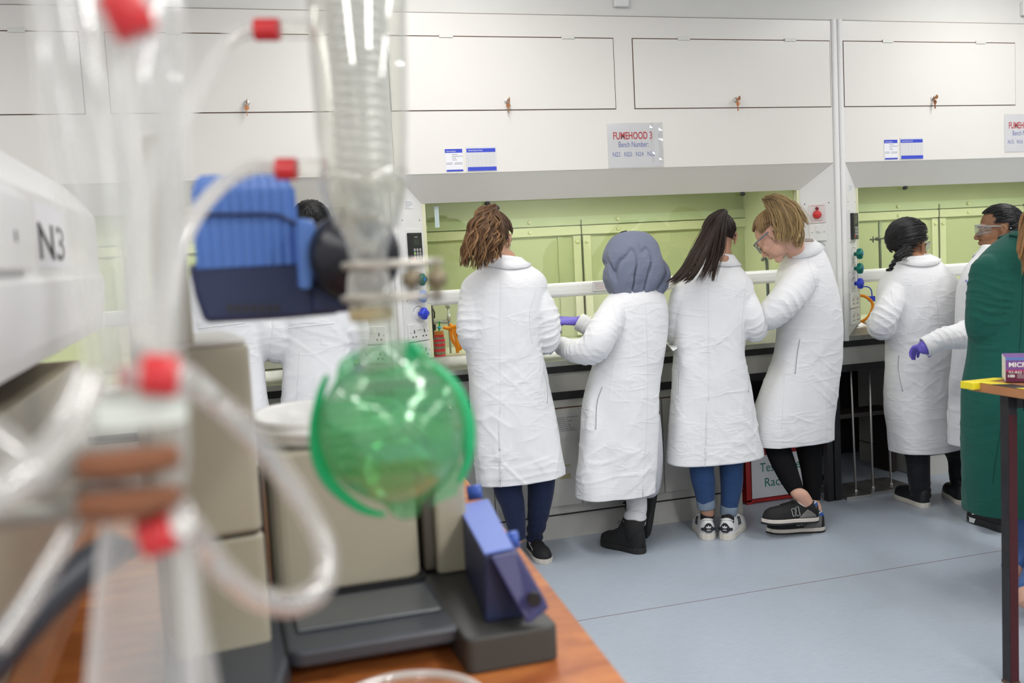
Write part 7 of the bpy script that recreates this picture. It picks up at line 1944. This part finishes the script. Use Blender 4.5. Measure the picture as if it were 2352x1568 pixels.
# ---- left glass apparatus
GL2 = mat_glass('left_glass', (.97, .97, .96), .06, 1.5, thin=True, milky=.20)
GL3 = mat_glass('left_glass_inner', (.93, .93, .93), .12, 1.5, thin=True, milky=.32)
LD = .47
t = empty('glass_column', tuple(AD(290, 900, LD)), 'tall out-of-focus glass column with red caps at the left of the photo', 'glass column')
m = MB(); m.tube([AD(235, -150, LD), AD(262, 200, LD), AD(285, 500, LD), AD(300, 700, LD), AD(312, 860, LD)], [.034, .034, .029, .024, .021], 32, cap=False, up=(1, 0, 0)); m.build('outer_tube', GL2, t, smooth=True)
m = MB(); m.tube([AD(150, -150, LD-.02), AD(190, 100, LD-.02), AD(240, 400, LD-.02), AD(280, 700, LD-.01), AD(290, 850, LD)], [.016, .016, .015, .012, .010], 24, cap=False, up=(1, 0, 0)); m.build('inner_tube', GL3, t, smooth=True)
m = MB(); m.tube([AD(300, -150, LD+.01), AD(318, 120, LD+.01), AD(330, 350, LD+.01), AD(338, 560, LD+.01), AD(330, 800, LD)], [.012, .012, .013, .011, .010], 24, cap=False, up=(1, 0, 0)); m.build('inner_tube', GL3, t, smooth=True)
m = MB(); m.tube([AD(312, 850, LD), AD(315, 950, LD), AD(318, 1050, LD), AD(320, 1120, LD)], [.021, .0225, .0225, .021], 32, cap=False, up=(1, 0, 0)); m.build('joint_sleeve', GL2, t, smooth=True)
m = MB(); m.tube([AD(318, 1120, LD), AD(322, 1220, LD), AD(330, 1350, LD), AD(330, 1480, LD), AD(325, 1640, LD), AD(322, 1800, LD)], [.016, .018, .022, .024, .026, .028], 32, cap=False, up=(1, 0, 0)); m.build('lower_tube', GL3, t, smooth=True)
m = MB(); m.lathe(AD(312, 938, LD), (0, 0, 1), [(-.006, .0232), (.006, .0232)], 32, cap=False); m.build('white_band', mat('band_white', (.72, .76, .70), .5), t, smooth=True)
CR = mat('cap_red', (.55, .025, .03), .3)
for x, y, d, ax_, ln in ((292, 28, .43, (.35, 0, -.9), .019), (365, 862, .445, (1, 0, -.15), .015), (360, 1226, .45, (.9, -.1, .25), .014)):
    c = AD(x, y, d); MB().lathe(c, ax_, [(-ln/2, .0085), (-ln/2+.001, .0095), (ln/2, .0095), (ln/2+.001, .008)], 24).build('red_cap', CR, t, smooth=True)
MB().lathe(AD(300, 866, .50), (1, 0, 0), [(-.006, .006), (.006, .006)], 20).build('red_cap', CR, t, smooth=True)
m = MB(); stube(m, [AD(330, 862, .46), AD(365, 862, .445)], .005, 14); stube(m, [AD(330, 1225, .48), AD(366, 1228, .45), AD(400, 1222, .45), AD(418, 1195, .46), AD(415, 1160, .47)], .0048, 14); m.build('side_arms', GL3, t, smooth=True)
m = MB(); stube(m, [AD(405, 1222, .45), AD(420, 1190, .45)], .0060, 12); m.build('white_ferrule', mat('ferrule_white', (.75, .72, .68), .4), t, smooth=True)
# clamps with cork-lined jaws on a stand outside the frame
CORK = mat('cork_lining', (.19, .07, .03), .7, var=.2, vs=60)
t = empty('clamp_stand', (-.30, .52, .9), 'steel stand with two cork-lined clamps gripping the left glass column', 'stand')
rx = AD(-160, 1090, .50)
m = MB(); m.cyl((rx.x, rx.y, .915), (rx.x, rx.y, 1.62), .006, n=12); m.build('rod', CHROME, t, smooth=True)
MB().box(rx.x-.08, rx.x+.10, rx.y-.06, rx.y+.06, .900, .915).build('base_plate', BLACK, t, bevel=.003)
for y, dy in ((1058, -14), (1150, 14)):
    m = MB(); a_ = Vector((rx.x, rx.y, AD(-160, y+60, .5).z)); m.tube([a_, AD(60, y+30, .49), AD(180, y+10, .48)], [.006, .006, .005], 12); m.build('clamp_rod', mat('cast_grey', (.26, .25, .22), .45, .6), t, smooth=True)
    for sgn, dd in ((1, -.026), (-1, .024)):
        P_ = [AD(150, y+8, LD+dd*.3), AD(200, y+6+8*sgn, LD+dd), AD(300, y+8*sgn, LD+dd*1.1), AD(405, y-14+dy*.2, LD+dd*.8)]
        m = MB(); stube(m, P_, [.0055, .0075, .0070, .0045], 12, 5, up=(0, 0, 1)); m.build('jaw', mat('cast_grey', (.26, .25, .22), .45, .6), t, smooth=True)
        P2 = [AD(190, y+10*sgn+2, LD+dd*1.35), AD(300, y+8*sgn, LD+dd*1.45), AD(412, y-14, LD+dd*1.2)]
        m = MB(); stube(m, P2, [.0060, .0070, .0050], 10, 5); m.build('cork_pad', CORK, t, smooth=True)
# black cables
m = MB(); stube(m, [AD(-40, 1545, .62), AD(40, 1450, .64), AD(120, 1365, .67), AD(200, 1300, .70), AD(260, 1262, .73)], .0135, 16); tag(m.build('black_cable', mat('cable_black', (.020, .022, .030), .35), smooth=True), 'thick black cable slanting up from the bottom left corner', 'cable')
m = MB(); stube(m, [AD(60, 1440, .74), AD(140, 1370, .78), AD(200, 1305, .84), AD(250, 1262, .92), AD(300, 1262, 1.05)], .0105, 14); tag(m.build('black_cable', mat('cable_black', (.02, .022, .03), .35), smooth=True), 'thinner dark cable lying behind the thick black one', 'cable')

# ---- trunking with the N3 label, and the things under it
X_ = -.20
t = empty('bench_trunking', (-.27, 1.2, 1.32), 'white socket trunking labelled N3 at the left edge', 'trunking')
m = MB(); sec = [(X_-.12, 1.326), (X_-.006, 1.330), (X_, 1.352), (X_+.006, 1.405), (X_+.008, 1.428), (X_, 1.434), (X_, 1.538), (X_-.010, 1.556), (X_-.05, 1.602), (X_-.12, 1.610)]
m.rings([[Vector((x, y, z)) for x, z in sec] for y in (.70, 2.05)]); m.build('trunk_body', PLAST, t, bevel=.002)
a = AX(55, 470, X_); 
MB().box(X_, X_+.010, .95, AX(50, 560, X_).y, 1.442, 1.525).build('socket_plate', PLAST, t, bevel=.003)
p = AX(36, 542, X_+.010); MB().box(X_+.0098, X_+.0108, p.y-.004, p.y+.004, p.z-.006, p.z+.006).build('pin_hole', INKK, t)
la, lb = AX(78, 505, X_), AX(160, 640, X_)
MB().box(X_+.0002, X_+.001, la.y, lb.y, 1.445, 1.528).build('paper_label', PAPER, t)
pc = AX(118, 562, X_); text('label_print', 'N3', .066, (X_+.0014, pc.y+.0, pc.z), (0, 1, 0), (0, 0, 1), INKK, t, fit=AX(146, 562, X_).y-AX(90, 562, X_).y, bold=.001)
tag(MB().box(X_-.12, X_-.03, .70, 1.9, 1.02, 1.285).build('bench_upstand', BEIGE, bevel=.003), 'beige upstand panel below the white trunking', 'panel')
MB_ = MB().box(X_-.13, X_-.0, .60, 2.1, .990, 1.019).build('wooden_ledge', WOODE); tag(MB_, 'dark wooden ledge under the beige upstand', 'ledge')
tag(MB().box(X_-.12, X_-.06, .60, 2.1, .9005, .9895).build('ledge_shade_block', DARK), 'dark support standing in for the shade below the wooden ledge', 'support')  # black fill for the shaded gap under the ledge
m = MB(); rn = random.Random(6)
stube(m, [(X_-.07, .95, 1.2915), (X_-.05, 1.02, 1.305), (X_-.07, 1.10, 1.295), (X_-.045, 1.16, 1.303), (X_-.07, 1.24, 1.295), (X_-.06, 1.3, 1.302)], .0075, 10)
tag(m.build('orange_hose', mat('dull_orange', (.40, .11, .02), .5), smooth=True), 'orange hose tucked in the gap under the trunking', 'hose')
tag(MB().box(X_-.12, X_-.115, .70, 2.0, 1.286, 1.325).build('gap_shade_board', DARK), 'dark board standing in for the shade in the gap under the trunking', 'board')  # dark sheet put where the gap is only in shade

# ================================================================ TABLE AT THE RIGHT
tx0, ty1 = 2.288, 2.60
TB = mat_wood('table_top_wood', (.36, .15, .06), (.46, .21, .09), .35, (1, 1, 1))
t = empty('work_table', (2.7, 2.3, 0), 'wooden-topped table on black steel legs at the right edge', 'table')
MB().box(tx0, tx0+1.0, 1.70, ty1, .921, .951).build('table_top', TB, t, bevel=.002)
MB().box(tx0+.062, tx0+.97, ty1-.115, ty1-.075, .870, .921).box(tx0+.062, tx0+.092, 1.80, 2.44, .870, .921).build('apron', BLACK, t)
for x, y in ((2.305, 2.485), (2.305, 1.78), (3.17, 2.485), (3.17, 1.78)):
    MB().box(x, x+.033, y-.033, y, .006, .921).build('leg', mat('table_leg_black', (.020, .018, .020), .4, var=.5, vs=18, bump=.2), t)
    m = MB(); m.box(x-.002, x+.035, y-.035, y+.002, 0, .010); m.build('foot', mat('rusty_foot', (.12, .07, .05), .7), t)
MB().box(2.306, 2.337, 2.4514, 2.4519, .012, .86).build('oxblood_paint', mat('oxblood', (.06, .004, .006), .35), t)
# hazard tape round the edge
HZ = mat('hazard_yellow', (.80, .66, .02), .4)
tp = empty('hazard_tape', (tx0+.2, ty1, .951), 'yellow and black hazard tape stuck along the table corner', 'tape')
def hz(a, b_, n, z, side):
    for k in range(n):
        u0, u1 = k/n, (k+1)/n; y0, y1 = a+(b_-a)*u0, a+(b_-a)*u1; sk = .03
        mm = HZ if k % 2 == 0 else INKK
        m = MB()
        if side == 'L': m.prism([(tx0-.001, y0, z), (tx0-.001, y1, z), (tx0+.045, y1-sk, z), (tx0+.045, y0-sk, z)], (0, 0, .0008))
        else: m.prism([(y0, ty1+.001, z), (y1, ty1+.001, z), (y1+sk, ty1-.045, z), (y0+sk, ty1-.045, z)], (0, 0, .0008))
        m.build('tape_stripe', mm, tp)
hz(ty1, ty1-.90, 9, .9512, 'L'); hz(tx0, tx0+.9, 9, .9522, 'B')
m = MB(); m.box(tx0-.028, tx0+.01, ty1-.05, ty1+.004, .930, .9530); m.build('tape_fold', HZ, tp, bevel=.002)
# purple glove box (built in its own frame, turned towards the room)
a = AY(2310, 876, 2.50); H_ = (AY(2310, 816, 2.50).z-.9545)*.93
t = empty('glove_box', (a.x, 2.50, .9545), 'purple cardboard glove carton on the corner of the wooden table', 'carton', rot=-.66)
def lb(name, m_, *b, **k): return MB().box(*b).build(name, m_, k.get('par', t), world=False, bevel=k.get('bevel', 0))
cb = lb('carton_body', mat('carton_purple', (.20, .08, .30), .35), 0, .24, 0, .11, 0, H_)
lb('maroon_band', mat('carton_maroon', (.12, .012, .05), .35), .0005, .2395, -.0008, 0, .0003, .034)
lb('crimson_line', mat('carton_crimson', (.45, .03, .09), .35), .0005, .2395, -.0012, -.0002, .032, .037)
lb('blue_band', mat('carton_blue', (.12, .20, .50), .35), .0005, .2395, -.001, 0, H_-.010, H_-.0005)
lb('white_side', mat('carton_side', (.75, .75, .70), .4), -.0006, 0, .001, .109, .0015, H_-.002)
MB().lathe((.063, -.001, H_-.026), (0, -1, 0), [(0, .013), (.0006, .013)], 24).build('red_disc', mat('disc_red', (.6, .04, .05), .4), t, world=False)
def lt(s_, size, x, z, fit, bold=0):
    o = text('carton_print', s_, size, (x, -.0018, z), (1, 0, 0), (0, 0, 1), INKW, None, bold=bold, align='LEFT', fit=fit); o.parent = t
lt('MICRO', .020, .008, H_-.024, .066, .0005); lt('93-843 | AQL', .011, .008, H_-.047, .074); lt('100', .012, .004, .018, .019, .0004)
m = MB()
for k in range(4): m.box(.032, .032+(.014, .03, .05, .04)[k], -.0012, -.0008, .024-.004*k, .0255-.004*k)
m.build('small_print', mat('print_grey', (.45, .40, .42), .5), t, world=False)
